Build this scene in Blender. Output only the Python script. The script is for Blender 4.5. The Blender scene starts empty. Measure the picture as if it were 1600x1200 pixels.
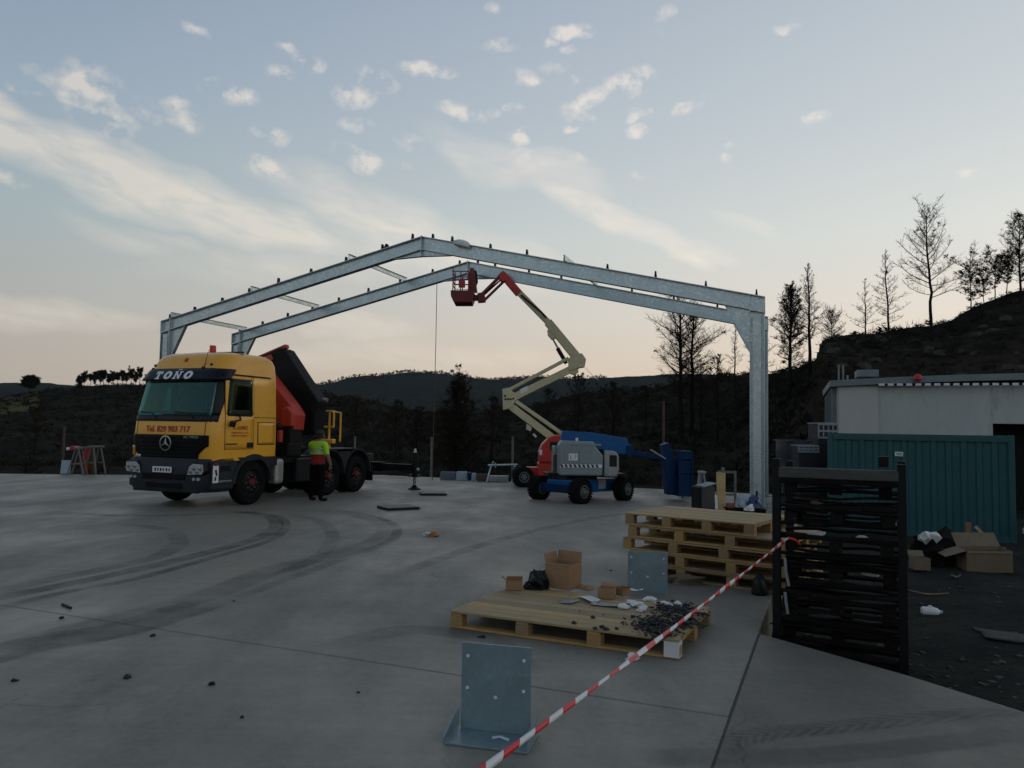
import bpy, math, random
import numpy as np
from mathutils import Vector, Matrix

# ------------------------------------------------------------------ camera, world, sun, exposure
scene = bpy.context.scene
C = scene.collection
F, HOR, ROLL, EYE = 1200.0, 672.0, 0.017, 1.85          # focal length in photo pixels, horizon row, roll, eye height
PIT = math.atan((HOR - 600) / F)

cam_d = bpy.data.cameras.new('camera')
cam = bpy.data.objects.new('camera', cam_d)
C.objects.link(cam)
cam_d.sensor_fit = 'HORIZONTAL'
cam_d.sensor_width = 36.0
cam_d.lens = 36.0 * F / 1600
cam_d.clip_start = 0.05
cam_d.clip_end = 12000
cam.matrix_world = (Matrix.Translation((0, 0, EYE)) @ Matrix.Rotation(math.pi / 2 + PIT, 4, 'X')
                    @ Matrix.Rotation(ROLL, 4, 'Z'))
scene.camera = cam

SUN_AZ, SUN_EL = 62.0, 4.0                                # dusk: the sun sits low beyond the right hand hill
world = bpy.data.worlds.new('World')
scene.world = world
world.use_nodes = True
wt = world.node_tree
N, LK = wt.nodes, wt.links
bg = N['Background']
world.cycles.sampling_method = 'MANUAL'
world.cycles.sample_map_resolution = 256


def wmath(op, a, b=None, clamp=False):
    n = N.new('ShaderNodeMath')
    n.operation = op
    n.use_clamp = clamp
    for i, v in enumerate((a, b)):
        if v is None:
            continue
        if isinstance(v, (int, float)):
            n.inputs[i].default_value = v
        else:
            LK.new(v, n.inputs[i])
    return n.outputs[0]


def wmix(f, a, b, mode='MIX'):
    n = N.new('ShaderNodeMix')
    n.data_type = 'RGBA'
    n.blend_type = mode
    for s, v in ((0, f), (6, a), (7, b)):
        if isinstance(v, (int, float)):
            n.inputs[s].default_value = v
        elif isinstance(v, tuple):
            n.inputs[s].default_value = (*v, 1)
        else:
            LK.new(v, n.inputs[s])
    return n.outputs[2]


def wramp(fac, stops):
    n = N.new('ShaderNodeValToRGB')
    e = n.color_ramp.elements
    while len(e) < len(stops):
        e.new(0.5)
    for el, (p, c) in zip(e, stops):
        el.position = p
        el.color = (*c, 1)
    LK.new(fac, n.inputs[0])
    return n.outputs[0]


tc = N.new('ShaderNodeTexCoord')
sep = N.new('ShaderNodeSeparateXYZ')
LK.new(tc.outputs['Generated'], sep.inputs[0])
az = wmath('ARCTAN2', sep.outputs[0], sep.outputs[1])
el = wmath('ARCSINE', sep.outputs[2])
eln = wmath('DIVIDE', el, math.pi / 2, True)


def els(d):
    return [(e / 90.0, c) for e, c in d]


SKY_A = [(0, (.50, .43, .37)), (4, (.51, .45, .395)), (8.5, (.455, .465, .45)), (14, (.395, .475, .50)),
         (21, (.332, .418, .507)), (29, (.266, .348, .468)), (52, (.12, .165, .24)), (90, (.06, .09, .15))]
SKY_B = [(0, (.90, .72, .53)), (4, (.90, .74, .57)), (8.5, (.88, .80, .70)), (14, (.785, .80, .76)),
         (21, (.64, .69, .712)), (29, (.53, .59, .645)), (52, (.19, .235, .295)), (90, (.06, .09, .15))]
ra = wramp(eln, els(SKY_A))
rb = wramp(eln, els(SKY_B))
wgt = wmath('ADD', wmath('COSINE', wmath('SUBTRACT', az, math.radians(72))), 0.27)
wgt = wmath('MULTIPLY', wgt, 0.92, True)
veil = wmix(wgt, ra, rb)
nish = N.new('ShaderNodeTexSky')
nish.sky_type = 'NISHITA'
nish.sun_disc = False
nish.sun_elevation = math.radians(SUN_EL)
nish.sun_rotation = math.radians(SUN_AZ)
nish.dust_density = 1.2
nsc = wmix(1.0, nish.outputs[0], (.1, .1, .1), 'MULTIPLY')
sky_col = wmix(0.07, veil, nsc)

# clouds: puffs and streaks, each a place in the sky given by azimuth and elevation, broken up by noise
def sky_dir(px, py):
    u, v = px - 800, py - 600
    c, s = math.cos(ROLL), math.sin(ROLL)
    a, b = u * c + v * s, -u * s + v * c
    y = F * math.cos(PIT) + b * math.sin(PIT)
    z = F * math.sin(PIT) - b * math.cos(PIT)
    return Vector((a, y, z)).normalized()


def azel(px, py):
    d = sky_dir(px, py)
    return math.atan2(d.x, d.y), math.asin(d.z)


comb = N.new('ShaderNodeCombineXYZ')
LK.new(az, comb.inputs[0])
LK.new(el, comb.inputs[1])
comb.inputs[2].default_value = 1.0


def wnoise(vec, scale, detail, rough, dist=0.0):
    n = N.new('ShaderNodeTexNoise')
    n.noise_dimensions = '2D'
    n.inputs['Scale'].default_value = scale
    n.inputs['Detail'].default_value = detail
    n.inputs['Roughness'].default_value = rough
    n.inputs['Distortion'].default_value = dist
    LK.new(vec, n.inputs['Vector'])
    return n


def wmapping(vec, loc, rot, sc, typ='TEXTURE'):
    n = N.new('ShaderNodeMapping')
    n.vector_type = typ
    n.inputs['Location'].default_value = loc
    n.inputs['Rotation'].default_value = (0, 0, rot)
    n.inputs['Scale'].default_value = sc
    LK.new(vec, n.inputs['Vector'])
    return n.outputs[0]


def wwarp(scale, amt, detail=3.0):
    nz = wnoise(comb.outputs[0], scale, detail, 0.55)
    v = N.new('ShaderNodeVectorMath')
    v.operation = 'SUBTRACT'
    LK.new(nz.outputs['Color'], v.inputs[0])
    v.inputs[1].default_value = (.5, .5, .5)
    m = N.new('ShaderNodeVectorMath')
    m.operation = 'MULTIPLY_ADD'
    LK.new(v.outputs[0], m.inputs[0])
    m.inputs[1].default_value = (amt, amt * .7, 0)
    LK.new(comb.outputs[0], m.inputs[2])
    return m.outputs[0]


SPOT = bpy.data.node_groups.new('cloud_spot', 'ShaderNodeTree')
for nm, tp in (('Vec', 'NodeSocketVector'), ('U', 'NodeSocketVector'), ('V', 'NodeSocketVector'), ('Gain', 'NodeSocketFloat'), ('Prev', 'NodeSocketFloat')):
    SPOT.interface.new_socket(nm, in_out='INPUT', socket_type=tp)
SPOT.interface.new_socket('Out', in_out='OUTPUT', socket_type='NodeSocketFloat')
gi, go = SPOT.nodes.new('NodeGroupInput'), SPOT.nodes.new('NodeGroupOutput')


def snode(op, *ins, kind='ShaderNodeMath'):
    n = SPOT.nodes.new(kind)
    n.operation = op
    for i, v in enumerate(ins):
        if isinstance(v, (int, float)):
            n.inputs[i].default_value = v
        else:
            SPOT.links.new(v, n.inputs[i])
    return n.outputs['Value']


su = snode('DOT_PRODUCT', gi.outputs[0], gi.outputs[1], kind='ShaderNodeVectorMath')
sv = snode('DOT_PRODUCT', gi.outputs[0], gi.outputs[2], kind='ShaderNodeVectorMath')
sr = snode('MULTIPLY_ADD', su, su, snode('MULTIPLY', sv, sv))
sg = snode('MULTIPLY', gi.outputs[3], snode('SUBTRACT', 1.0, sr))
SPOT.links.new(snode('MAXIMUM', sg, gi.outputs[4]), go.inputs[0])


def spots(vec, lst, k=0.9):
    """vec is (azimuth, elevation, 1); every spot is a tilted ellipse that fades outwards"""
    out = None
    for (px, py, rx, ry, rot, gain) in lst:
        a, e = azel(px, py)
        t = -math.radians(rot)
        ux, uy = math.cos(t) * F / (rx * k), math.sin(t) * F / (rx * k)
        vx, vy = -math.sin(t) * F / (ry * k), math.cos(t) * F / (ry * k)
        n = N.new('ShaderNodeGroup')
        n.node_tree = SPOT
        n.inputs[1].default_value = (ux, uy, -(ux * a + uy * e))
        n.inputs[2].default_value = (vx, vy, -(vx * a + vy * e))
        n.inputs[3].default_value = gain
        n.inputs[4].default_value = 0.0
        LK.new(vec, n.inputs[0])
        if out is not None:
            LK.new(out, n.inputs[4])
        out = n.outputs[0]
    return out


PUFFS = [  # px, py, half width, half height, tilt, weight
    (140, 150, 70, 55, 35, .8), (165, 185, 55, 35, 20, .8), (230, 172, 32, 22, 10, .55), (275, 165, 30, 18, 0, .75), (290, 190, 42, 20, 15, .6),
    (358, 145, 62, 22, 5, 1.0), (305, 47, 30, 12, 10, .5), (440, 112, 34, 13, 5, .75), (485, 98, 40, 16, 12, .85), (450, 75, 25, 9, 10, .45),
    (425, 210, 45, 18, 10, .7), (415, 260, 50, 20, 12, .95), (440, 272, 25, 10, 5, .8), (553, 152, 50, 24, 0, .8), (585, 126, 48, 26, 12, .95),
    (570, 255, 48, 24, 15, .95), (545, 240, 40, 20, 20, .5), (560, 195, 45, 14, 0, .5), (668, 110, 68, 17, 3, .95), (715, 172, 55, 18, 10, .75),
    (735, 182, 35, 14, 0, .8), (770, 178, 25, 10, 0, .4), (640, 222, 35, 20, 10, .5), (645, 258, 22, 10, 0, .4), (782, 70, 45, 14, -5, .6),
    (820, 120, 40, 18, 10, .55), (832, 125, 22, 10, 0, .7), (805, 170, 30, 12, 5, .85), (815, 215, 30, 20, -5, .9), (812, 245, 34, 16, -8, .6),
    (855, 66, 28, 11, 0, .8), (895, 50, 50, 16, -3, .95), (888, 76, 20, 9, 0, .7), (868, 106, 34, 14, 0, .45), (890, 127, 18, 9, 0, .6),
    (985, 130, 62, 30, -10, 1.0), (925, 150, 55, 20, -8, .7), (915, 170, 58, 26, -5, .95), (895, 200, 20, 11, 0, .7), (985, 182, 36, 14, -15, .75),
    (1008, 178, 22, 10, 0, .6), (995, 205, 28, 15, 0, .8), (1068, 168, 26, 12, -12, .75), (1090, 162, 36, 10, -18, .45), (770, 15, 22, 12, 0, .5),
    (1042, 18, 18, 18, 60, .5), (1030, 35, 25, 14, 80, .35), (1228, 44, 26, 10, 0, .6), (1274, 183, 30, 11, -5, .75), (1136, 248, 18, 9, 0, .6),
    (1515, 273, 22, 9, 0, .75), (1538, 271, 32, 8, 0, .4), (1140, 228, 12, 8, 0, .35), (1000, 272, 26, 9, 0, .4), (900, 250, 26, 12, 0, .4),
    (72, 120, 45, 12, 10, .35), (10, 145, 25, 14, 0, .6), (55, 150, 22, 12, 0, .4), (15, 278, 36, 18, 15, .6), (240, 295, 38, 18, 0, .75), (300, 305, 40, 18, 5, .6),
]
STREAKS = [
    (60, 225, 175, 52, 22, .95), (220, 290, 220, 58, 17, 1.0), (360, 335, 240, 52, 10, .95), (10, 205, 110, 50, 30, .9), (480, 372, 160, 34, 4, .75),
    (590, 340, 190, 60, 20, .7), (690, 395, 260, 60, 10, .7), (800, 255, 190, 42, 14, .55), (940, 325, 190, 24, 18, .8), (1040, 365, 170, 24, 22, .62), (740, 238, 90, 28, 12, .55),
    (1090, 400, 60, 22, 30, .6), (510, 300, 150, 20, 12, .4), (60, 485, 170, 30, 3, .6), (560, 515, 120, 26, 3, .55), (170, 495, 80, 16, 0, .4),
    (210, 375, 120, 22, 10, .35), (1165, 345, 70, 16, 25, .3), (480, 420, 300, 40, -4, .35), (620, 560, 380, 30, 0, .35),
]
fine = wnoise(wmapping(comb.outputs[0], (0, 0, 0), 0, (1.25, 1.0, 1.0)), 34.0, 5.0, 0.60, 0.0).outputs['Fac']
warp_p = wwarp(34.0, 0.020, 3.0)
warp_s = wwarp(7.0, 0.07, 2.0)
stretch = wmapping(comb.outputs[0], (0, 0, 0), math.radians(-14), (1.0, 0.28, 1.0))
sn = wnoise(stretch, 13.0, 5.0, 0.58, 0.3).outputs['Fac']
# broken cloud goes on round the rest of the sky, away from the part described above
on = wnoise(wmapping(comb.outputs[0], (0, 0, 0), 0, (1, .5, 1)), 5.0, 5.0, 0.6, 0.3).outputs['Fac']
oth = wmath('MULTIPLY', wmath('SUBTRACT', on, 0.53), 3.0, True)
side = wmath('MULTIPLY', wmath('SUBTRACT', wmath('ABSOLUTE', az), 0.62), 4.0, True)
high = wmath('MULTIPLY', wmath('SUBTRACT', el, 0.56), 4.0, True)
oth = wmath('MULTIPLY', wmath('MULTIPLY', oth, wmath('MAXIMUM', side, high)), 0.6)
cl_lo = wmix(wgt, (.76, .69, .585), (1.0, .89, .76))
cl_hi = wmix(wgt, (.77, .715, .64), (1.0, .90, .82))
ccol = wmix(wmath('MULTIPLY', el, 1.9, True), cl_lo, cl_hi)
base_col = wmix(wmath('MULTIPLY', oth, 0.5), sky_col, ccol)


def sky_strip(a0, a1):
    """the clouds that reach into one azimuth strip, as its own background (the mix below skips the other strips)"""
    def near(lst):
        return [q for q in lst if azel(q[0], q[1])[0] + q[2] / F + .06 > a0 and azel(q[0], q[1])[0] - q[2] / F - .06 < a1]
    col = base_col
    ss, pp = near(STREAKS), near(PUFFS)
    if ss:
        sm = spots(warp_s, ss)
        sm = wmath('ADD', sm, wmath('MULTIPLY', wmath('SUBTRACT', sn, 0.52), wmath('MULTIPLY', sm, 2.2)))
        col = wmix(wmath('MULTIPLY', wmath('MULTIPLY', sm, 1.05, True), 0.66), col, ccol)
    if pp:
        pm = spots(warp_p, pp, .80)
        pm = wmath('ADD', pm, wmath('MULTIPLY', wmath('SUBTRACT', fine, 0.60), wmath('MULTIPLY', pm, 5.2)))
        col = wmix(wmath('MULTIPLY', wmath('MULTIPLY', pm, 1.2, True), 0.64), col, ccol)
    col = wmix(1.0, col, (10., 10., 10.), 'MULTIPLY')
    b = N.new('ShaderNodeBackground')
    b.inputs[1].default_value = 0.1
    LK.new(col, b.inputs[0])
    return b.outputs[0]


EDGES = [-9, -.66, -.43, -.28, -.13, 0, .13, .28, .66, 9]


def strip_tree(i, j):
    if j - i == 1:
        return sky_strip(EDGES[i], EDGES[j])
    k = (i + j) // 2
    m = N.new('ShaderNodeMixShader')
    LK.new(wmath('GREATER_THAN', az, EDGES[k]), m.inputs[0])
    LK.new(strip_tree(i, k), m.inputs[1])
    LK.new(strip_tree(k, j), m.inputs[2])
    return m.outputs[0]


N.remove(bg)
LK.new(strip_tree(0, len(EDGES) - 1), N['World Output'].inputs[0])

sun_d = bpy.data.lights.new('sun', 'SUN')
sun = bpy.data.objects.new('sun', sun_d)
C.objects.link(sun)
sun_d.energy = 0.25
sun_d.angle = math.radians(12)
sun_d.color = (1.0, .78, .55)
sa, se = math.radians(SUN_AZ), math.radians(SUN_EL)
sdir = Vector((math.sin(sa) * math.cos(se), math.cos(sa) * math.cos(se), math.sin(se)))
sun.rotation_euler = (-sdir).to_track_quat('-Z', 'Y').to_euler()
sun.location = (20, 20, 30)

scene.view_settings.view_transform = 'Standard'
scene.view_settings.look = 'None'
scene.view_settings.exposure = 0.0
scene.view_settings.gamma = 1.0
scene.view_settings.use_curve_mapping = False
scene.cycles.max_bounces = 6
scene.cycles.use_denoising = True
scene.cycles.transparent_max_bounces = 24


def ray(px, py):
    return sky_dir(px, py)


def P(px, py, Y):
    """the point seen at photo pixel (px, py) at world depth Y"""
    d = ray(px, py)
    return Vector((0, 0, EYE)) + d * (Y / d.y)


def G(px, py, z=0.0):
    """the point seen at photo pixel (px, py) on the level z"""
    d = ray(px, py)
    return Vector((0, 0, EYE)) + d * ((z - EYE) / d.z)


# ------------------------------------------------------------------ materials
MATS = {}


def mat(name, col, rough=0.6, metal=0.0, var=0.25, scale=3.0, bump=0.0, bscale=None, col2=None, detail=5.0, spec=0.5,
        alpha=None, coat=0.0, stretch=None, wear=None, coord='Object', rnd=0.0):
    """procedural surface: base colour broken by two scales of noise, uneven gloss, optional relief and wear"""
    if name in MATS:
        return MATS[name]
    m = bpy.data.materials.new(name)
    m.use_nodes = True
    t = m.node_tree
    n, l = t.nodes, t.links
    b = n['Principled BSDF']
    co = n.new('ShaderNodeTexCoord')
    src = co.outputs[coord]
    if coord == 'World':
        src = None
    if stretch:
        mp = n.new('ShaderNodeMapping')
        mp.inputs['Scale'].default_value = stretch
        l.new(src, mp.inputs[0])
        src = mp.outputs[0]

    def noise(sc, dt, ro=.55):
        q = n.new('ShaderNodeTexNoise')
        q.inputs['Scale'].default_value = sc
        q.inputs['Detail'].default_value = dt
        q.inputs['Roughness'].default_value = ro
        l.new(src, q.inputs['Vector'])
        return q.outputs['Fac']

    def mx(f, a, c):
        q = n.new('ShaderNodeMix')
        q.data_type = 'RGBA'
        for s, v in ((0, f), (6, a), (7, c)):
            if isinstance(v, tuple):
                q.inputs[s].default_value = (*v, 1)
            elif isinstance(v, (int, float)):
                q.inputs[s].default_value = v
            else:
                l.new(v, q.inputs[s])
        return q.outputs[2]

    def ramp(f, p0, p1):
        q = n.new('ShaderNodeMapRange')
        q.inputs['From Min'].default_value = p0
        q.inputs['From Max'].default_value = p1
        l.new(f, q.inputs['Value'])
        return q.outputs['Result']

    c2 = col2 or tuple(c * (1 - var) for c in col)
    c1 = col if col2 else tuple(min(1, c * (1 + var * .6)) for c in col)
    f1 = ramp(noise(scale, detail), .3, .7)
    f2 = ramp(noise(scale * 6.3, 4.0), .35, .75)
    cc = mx(f1, c1, c2)
    cc = mx(f2, cc, tuple((a + b_) * .5 * (1 - var * .5) for a, b_ in zip(c1, c2)))
    if wear:
        wcol, wscale, wthr = wear
        cc = mx(ramp(noise(wscale, 8.0, .65), wthr, wthr + .08), cc, wcol)
    if rnd:
        oi = n.new('ShaderNodeObjectInfo')
        hs = n.new('ShaderNodeHueSaturation')
        for nm_, lo_, hi_ in (('Value', 1 - rnd, 1 + rnd * .6), ('Saturation', .88, 1.15)):
            q = n.new('ShaderNodeMapRange')
            q.inputs['To Min'].default_value, q.inputs['To Max'].default_value = lo_, hi_
            l.new(oi.outputs['Random'], q.inputs['Value'])
            l.new(q.outputs['Result'], hs.inputs[nm_])
        l.new(cc, hs.inputs['Color'])
        cc = hs.outputs['Color']
    l.new(cc, b.inputs['Base Color'])
    rr = n.new('ShaderNodeMapRange')
    rr.inputs['To Min'].default_value = max(0.02, rough - .12)
    rr.inputs['To Max'].default_value = min(1, rough + .12)
    l.new(f2, rr.inputs['Value'])
    l.new(rr.outputs['Result'], b.inputs['Roughness'])
    b.inputs['Metallic'].default_value = metal
    b.inputs['Specular IOR Level'].default_value = spec
    b.inputs['Coat Weight'].default_value = coat
    b.inputs['Coat Roughness'].default_value = .12
    if bump:
        bp = n.new('ShaderNodeBump')
        bp.inputs['Strength'].default_value = bump
        bp.inputs['Distance'].default_value = .02
        l.new(noise(bscale or scale * 8, 6.0, .6), bp.inputs['Height'])
        l.new(bp.outputs[0], b.inputs['Normal'])
    MATS[name] = m
    return m


def glass_mat(name, col, rough=.05):
    m = bpy.data.materials.new(name)
    m.use_nodes = True
    b = m.node_tree.nodes['Principled BSDF']
    b.inputs['Base Color'].default_value = (*col, 1)
    b.inputs['Roughness'].default_value = rough
    b.inputs['Specular IOR Level'].default_value = .7
    n = m.node_tree.nodes.new('ShaderNodeTexNoise')
    n.inputs['Scale'].default_value = 2.0
    r = m.node_tree.nodes.new('ShaderNodeMapRange')
    r.inputs['To Min'].default_value = rough
    r.inputs['To Max'].default_value = rough + .08
    m.node_tree.links.new(n.outputs['Fac'], r.inputs['Value'])
    m.node_tree.links.new(r.outputs['Result'], b.inputs['Roughness'])
    MATS[name] = m
    return m


# ------------------------------------------------------------------ mesh builder
class MB:
    def __init__(self):
        self.v, self.f, self.m = [], [], []

    def add(self, vs, fs, mi=0):
        o = len(self.v)
        self.v += [tuple(p) for p in vs]
        self.f += [tuple(i + o for i in f) for f in fs]
        self.m += [mi] * len(fs)
        return self

    def box(self, c, s, rot=None, mi=0, taper=1.0):
        x, y, z = s[0] / 2, s[1] / 2, s[2] / 2
        vs = []
        for sz in (-1, 1):
            k = taper if sz > 0 else 1
            for sx, sy in ((-1, -1), (1, -1), (1, 1), (-1, 1)):
                p = Vector((sx * x * k, sy * y * k, sz * z))
                if rot is not None:
                    p = rot @ p
                vs.append(p + Vector(c))
        return self.add(vs, [(3, 2, 1, 0), (4, 5, 6, 7), (0, 1, 5, 4), (1, 2, 6, 5), (2, 3, 7, 6), (3, 0, 4, 7)], mi)

    def bar(self, p0, p1, w, h, up=(0, 0, 1), mi=0):
        """square bar from p0 to p1, w across and h along 'up'"""
        p0, p1 = Vector(p0), Vector(p1)
        d = (p1 - p0).normalized()
        u = Vector(up)
        s = d.cross(u)
        if s.length < 1e-4:
            s = d.cross(Vector((1, 0, 0)))
        s.normalize()
        u = s.cross(d).normalized()
        vs = []
        for p in (p0, p1):
            for a, b in ((-1, -1), (1, -1), (1, 1), (-1, 1)):
                vs.append(p + s * (a * w / 2) + u * (b * h / 2))
        return self.add(vs, [(3, 2, 1, 0), (4, 5, 6, 7), (0, 1, 5, 4), (1, 2, 6, 5), (2, 3, 7, 6), (3, 0, 4, 7)], mi)

    def tube(self, pts, r, n=8, mi=0, cap=True):
        pts = [Vector(p) for p in pts]
        rs = r if isinstance(r, (list, tuple)) else [r] * len(pts)
        o = len(self.v)
        prev = None
        for i, p in enumerate(pts):
            d = (pts[min(i + 1, len(pts) - 1)] - pts[max(i - 1, 0)])
            if d.length < 1e-9:
                d = Vector((0, 0, 1))
            d.normalize()
            a = prev if prev is not None else (Vector((1, 0, 0)) if abs(d.x) < .9 else Vector((0, 1, 0)))
            a = (a - d * a.dot(d))
            if a.length < 1e-5:
                a = d.orthogonal()
            a.normalize()
            prev = a
            b = d.cross(a)
            for k in range(n):
                t = 2 * math.pi * k / n
                self.v.append(tuple(p + (a * math.cos(t) + b * math.sin(t)) * rs[i]))
        for i in range(len(pts) - 1):
            for k in range(n):
                k2 = (k + 1) % n
                self.f.append((o + i * n + k, o + i * n + k2, o + (i + 1) * n + k2, o + (i + 1) * n + k))
                self.m.append(mi)
        if cap:
            self.f.append(tuple(o + k for k in reversed(range(n))))
            self.f.append(tuple(o + (len(pts) - 1) * n + k for k in range(n)))
            self.m += [mi, mi]
        return self

    def prism(self, poly, axis, a, b, mi=0):
        """outline extruded along an axis; the outline gives the other two coordinates in order"""
        def pt(q, t):
            return {'x': (t, q[0], q[1]), 'y': (q[0], t, q[1]), 'z': (q[0], q[1], t)}[axis]
        n = len(poly)
        vs = [pt(q, a) for q in poly] + [pt(q, b) for q in poly]
        fs = [tuple(range(n - 1, -1, -1)), tuple(range(n, 2 * n))]
        for i in range(n):
            j = (i + 1) % n
            fs.append((i, j, n + j, n + i))
        return self.add(vs, fs, mi)

    def lathe(self, prof, n=24, axis='x', c=(0, 0, 0), mi=0):
        """profile of (radius, along) turned round an axis"""
        o = len(self.v)
        for (r, h) in prof:
            for k in range(n):
                t = 2 * math.pi * k / n
                q = (h, r * math.cos(t), r * math.sin(t)) if axis == 'x' else ((r * math.cos(t), r * math.sin(t), h) if axis == 'z' else (r * math.cos(t), h, r * math.sin(t)))
                self.v.append((q[0] + c[0], q[1] + c[1], q[2] + c[2]))
        for i in range(len(prof) - 1):
            for k in range(n):
                k2 = (k + 1) % n
                self.f.append((o + i * n + k, o + i * n + k2, o + (i + 1) * n + k2, o + (i + 1) * n + k))
                self.m.append(mi)
        return self

    def grid(self, fn, nu, nv, mi=0):
        o = len(self.v)
        for i in range(nu + 1):
            for j in range(nv + 1):
                self.v.append(tuple(fn(i / nu, j / nv)))
        for i in range(nu):
            for j in range(nv):
                a = o + i * (nv + 1) + j
                self.f.append((a, a + nv + 1, a + nv + 2, a + 1))
                self.m.append(mi)
        return self

    def build(self, name, mt, parent=None, smooth=False, bevel=0.0, solid=0.0, angle=0.6, seg=2):
        me = bpy.data.meshes.new(name)
        me.from_pydata(self.v, [], self.f)
        me.validate()
        for q in (mt if isinstance(mt, (list, tuple)) else [mt]):
            me.materials.append(q)
        if len(me.polygons) == len(self.m):
            me.polygons.foreach_set('material_index', self.m)
        import bmesh
        bm = bmesh.new()
        bm.from_mesh(me)
        bmesh.ops.recalc_face_normals(bm, faces=bm.faces)
        bm.to_mesh(me)
        bm.free()
        if smooth:
            me.polygons.foreach_set('use_smooth', [True] * len(me.polygons))
            me.set_sharp_from_angle(angle=angle)
        me.update()
        o = bpy.data.objects.new(name, me)
        C.objects.link(o)
        if parent is not None:
            o.parent = parent
        if solid:
            s = o.modifiers.new('thick', 'SOLIDIFY')
            s.thickness = solid
            s.offset = 0
        if bevel:
            bv = o.modifiers.new('bevel', 'BEVEL')
            bv.width = bevel
            bv.segments = seg
            bv.limit_method = 'ANGLE'
            bv.angle_limit = .6
        return o


def tag(o, label=None, cat=None, group=None, kind=None):
    for k, v in (('label', label), ('category', cat), ('group', group), ('kind', kind)):
        if v:
            o[k] = v
    return o


def thing(name, label, cat, loc=(0, 0, 0), rz=0.0, group=None):
    o = bpy.data.objects.new(name, None)
    o.empty_display_size = .2
    C.objects.link(o)
    o.location = loc
    o.rotation_euler = (0, 0, rz)
    return tag(o, label, cat, group)


def copy_tree(o, parent=None):
    c = o.copy()
    C.objects.link(c)
    c.parent = parent
    for ch in list(o.children):
        copy_tree(ch, c)
    return c


def share(o, name, parent, loc=(0, 0, 0), rot=(0, 0, 0), scale=(1, 1, 1), mt=None):
    """another piece with the same mesh data"""
    c = bpy.data.objects.new(name, o.data)
    C.objects.link(c)
    c.parent = parent
    c.location, c.rotation_euler, c.scale = loc, rot, scale
    for md in o.modifiers:
        if md.type == 'BEVEL':
            b = c.modifiers.new('bevel', 'BEVEL')
            b.width, b.segments, b.limit_method, b.angle_limit = md.width, md.segments, 'ANGLE', .6
    return c


def lettering(name, text, size, mt, parent, mw, bold=0.0, xs=1.0, shear=0.0, align='CENTER', spacing=1.0):
    """flat lettering turned into a mesh and set on a surface by the matrix mw (in the parent's space)"""
    cu = bpy.data.curves.new(name, 'FONT')
    cu.body = text
    cu.size = size
    cu.offset = bold
    cu.shear = shear
    cu.align_x = align
    cu.space_character = spacing
    cu.extrude = .002
    tmp = bpy.data.objects.new('tmp', cu)
    C.objects.link(tmp)
    dg = bpy.context.evaluated_depsgraph_get()
    me = bpy.data.meshes.new_from_object(tmp.evaluated_get(dg))
    bpy.data.objects.remove(tmp)
    me.materials.clear()
    me.materials.append(mt)
    o = bpy.data.objects.new(name, me)
    C.objects.link(o)
    o.parent = parent
    o.matrix_local = mw @ Matrix.Diagonal((xs, 1, 1, 1))
    return o


def rotm(ax, a):
    return Matrix.Rotation(a, 3, ax)


R = random.Random(7)

# palette (real surface colours)
M_galv = mat('galvanised_steel', (.53, .63, .67), .38, .8, .16, 2.2, bump=.05, bscale=30, wear=((.42, .50, .54), 3.0, .6))
M_galv2 = mat('galvanised_plate', (.26, .36, .40), .42, .45, .28, 4.0, wear=((.36, .45, .48), 7.0, .6))
M_wood = mat('pallet_pine', (.46, .34, .175), .75, 0, .28, 2.2, bump=.25, bscale=14, stretch=(1.2, 9, 9), col2=(.33, .245, .135), rnd=.30, wear=((.24, .19, .125), 5.0, .63))
M_wood2 = mat('pallet_pine_end', (.42, .275, .125), .8, 0, .3, 6.0, bump=.2, rnd=.25)
M_char = mat('charred_board', (.013, .012, .012), .85, 0, .4, 4.0, bump=.5, bscale=22, stretch=(1, 6, 6), wear=((.06, .056, .053), 7.0, .63), spec=.06, rnd=.5)
M_blackst = mat('black_steel', (.007, .007, .008), .55, 0, .4, 4.0, bump=.1, spec=.2)
M_black = mat('black_plastic', (.008, .009, .011), .5, 0, .3, 5.0, spec=.3)
M_tyre = mat('tyre_rubber', (.009, .009, .0095), .9, 0, .4, 9.0, bump=.3, bscale=40, spec=.12)
M_card = mat('cardboard', (.34, .205, .11), .85, 0, .2, 3.0, bump=.1, bscale=20)
M_card2 = mat('cardboard_dull', (.19, .145, .095), .88, 0, .22, 3.0, bump=.1, bscale=20)
M_white = mat('white_sheet', (.72, .74, .74), .7, 0, .15, 4.0, bump=.15)
M_red = mat('red_paint', (.55, .045, .03), .45, 0, .3, 3.0)
M_steel = mat('bare_steel', (.30, .31, .32), .45, .7, .3, 5.0)


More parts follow.
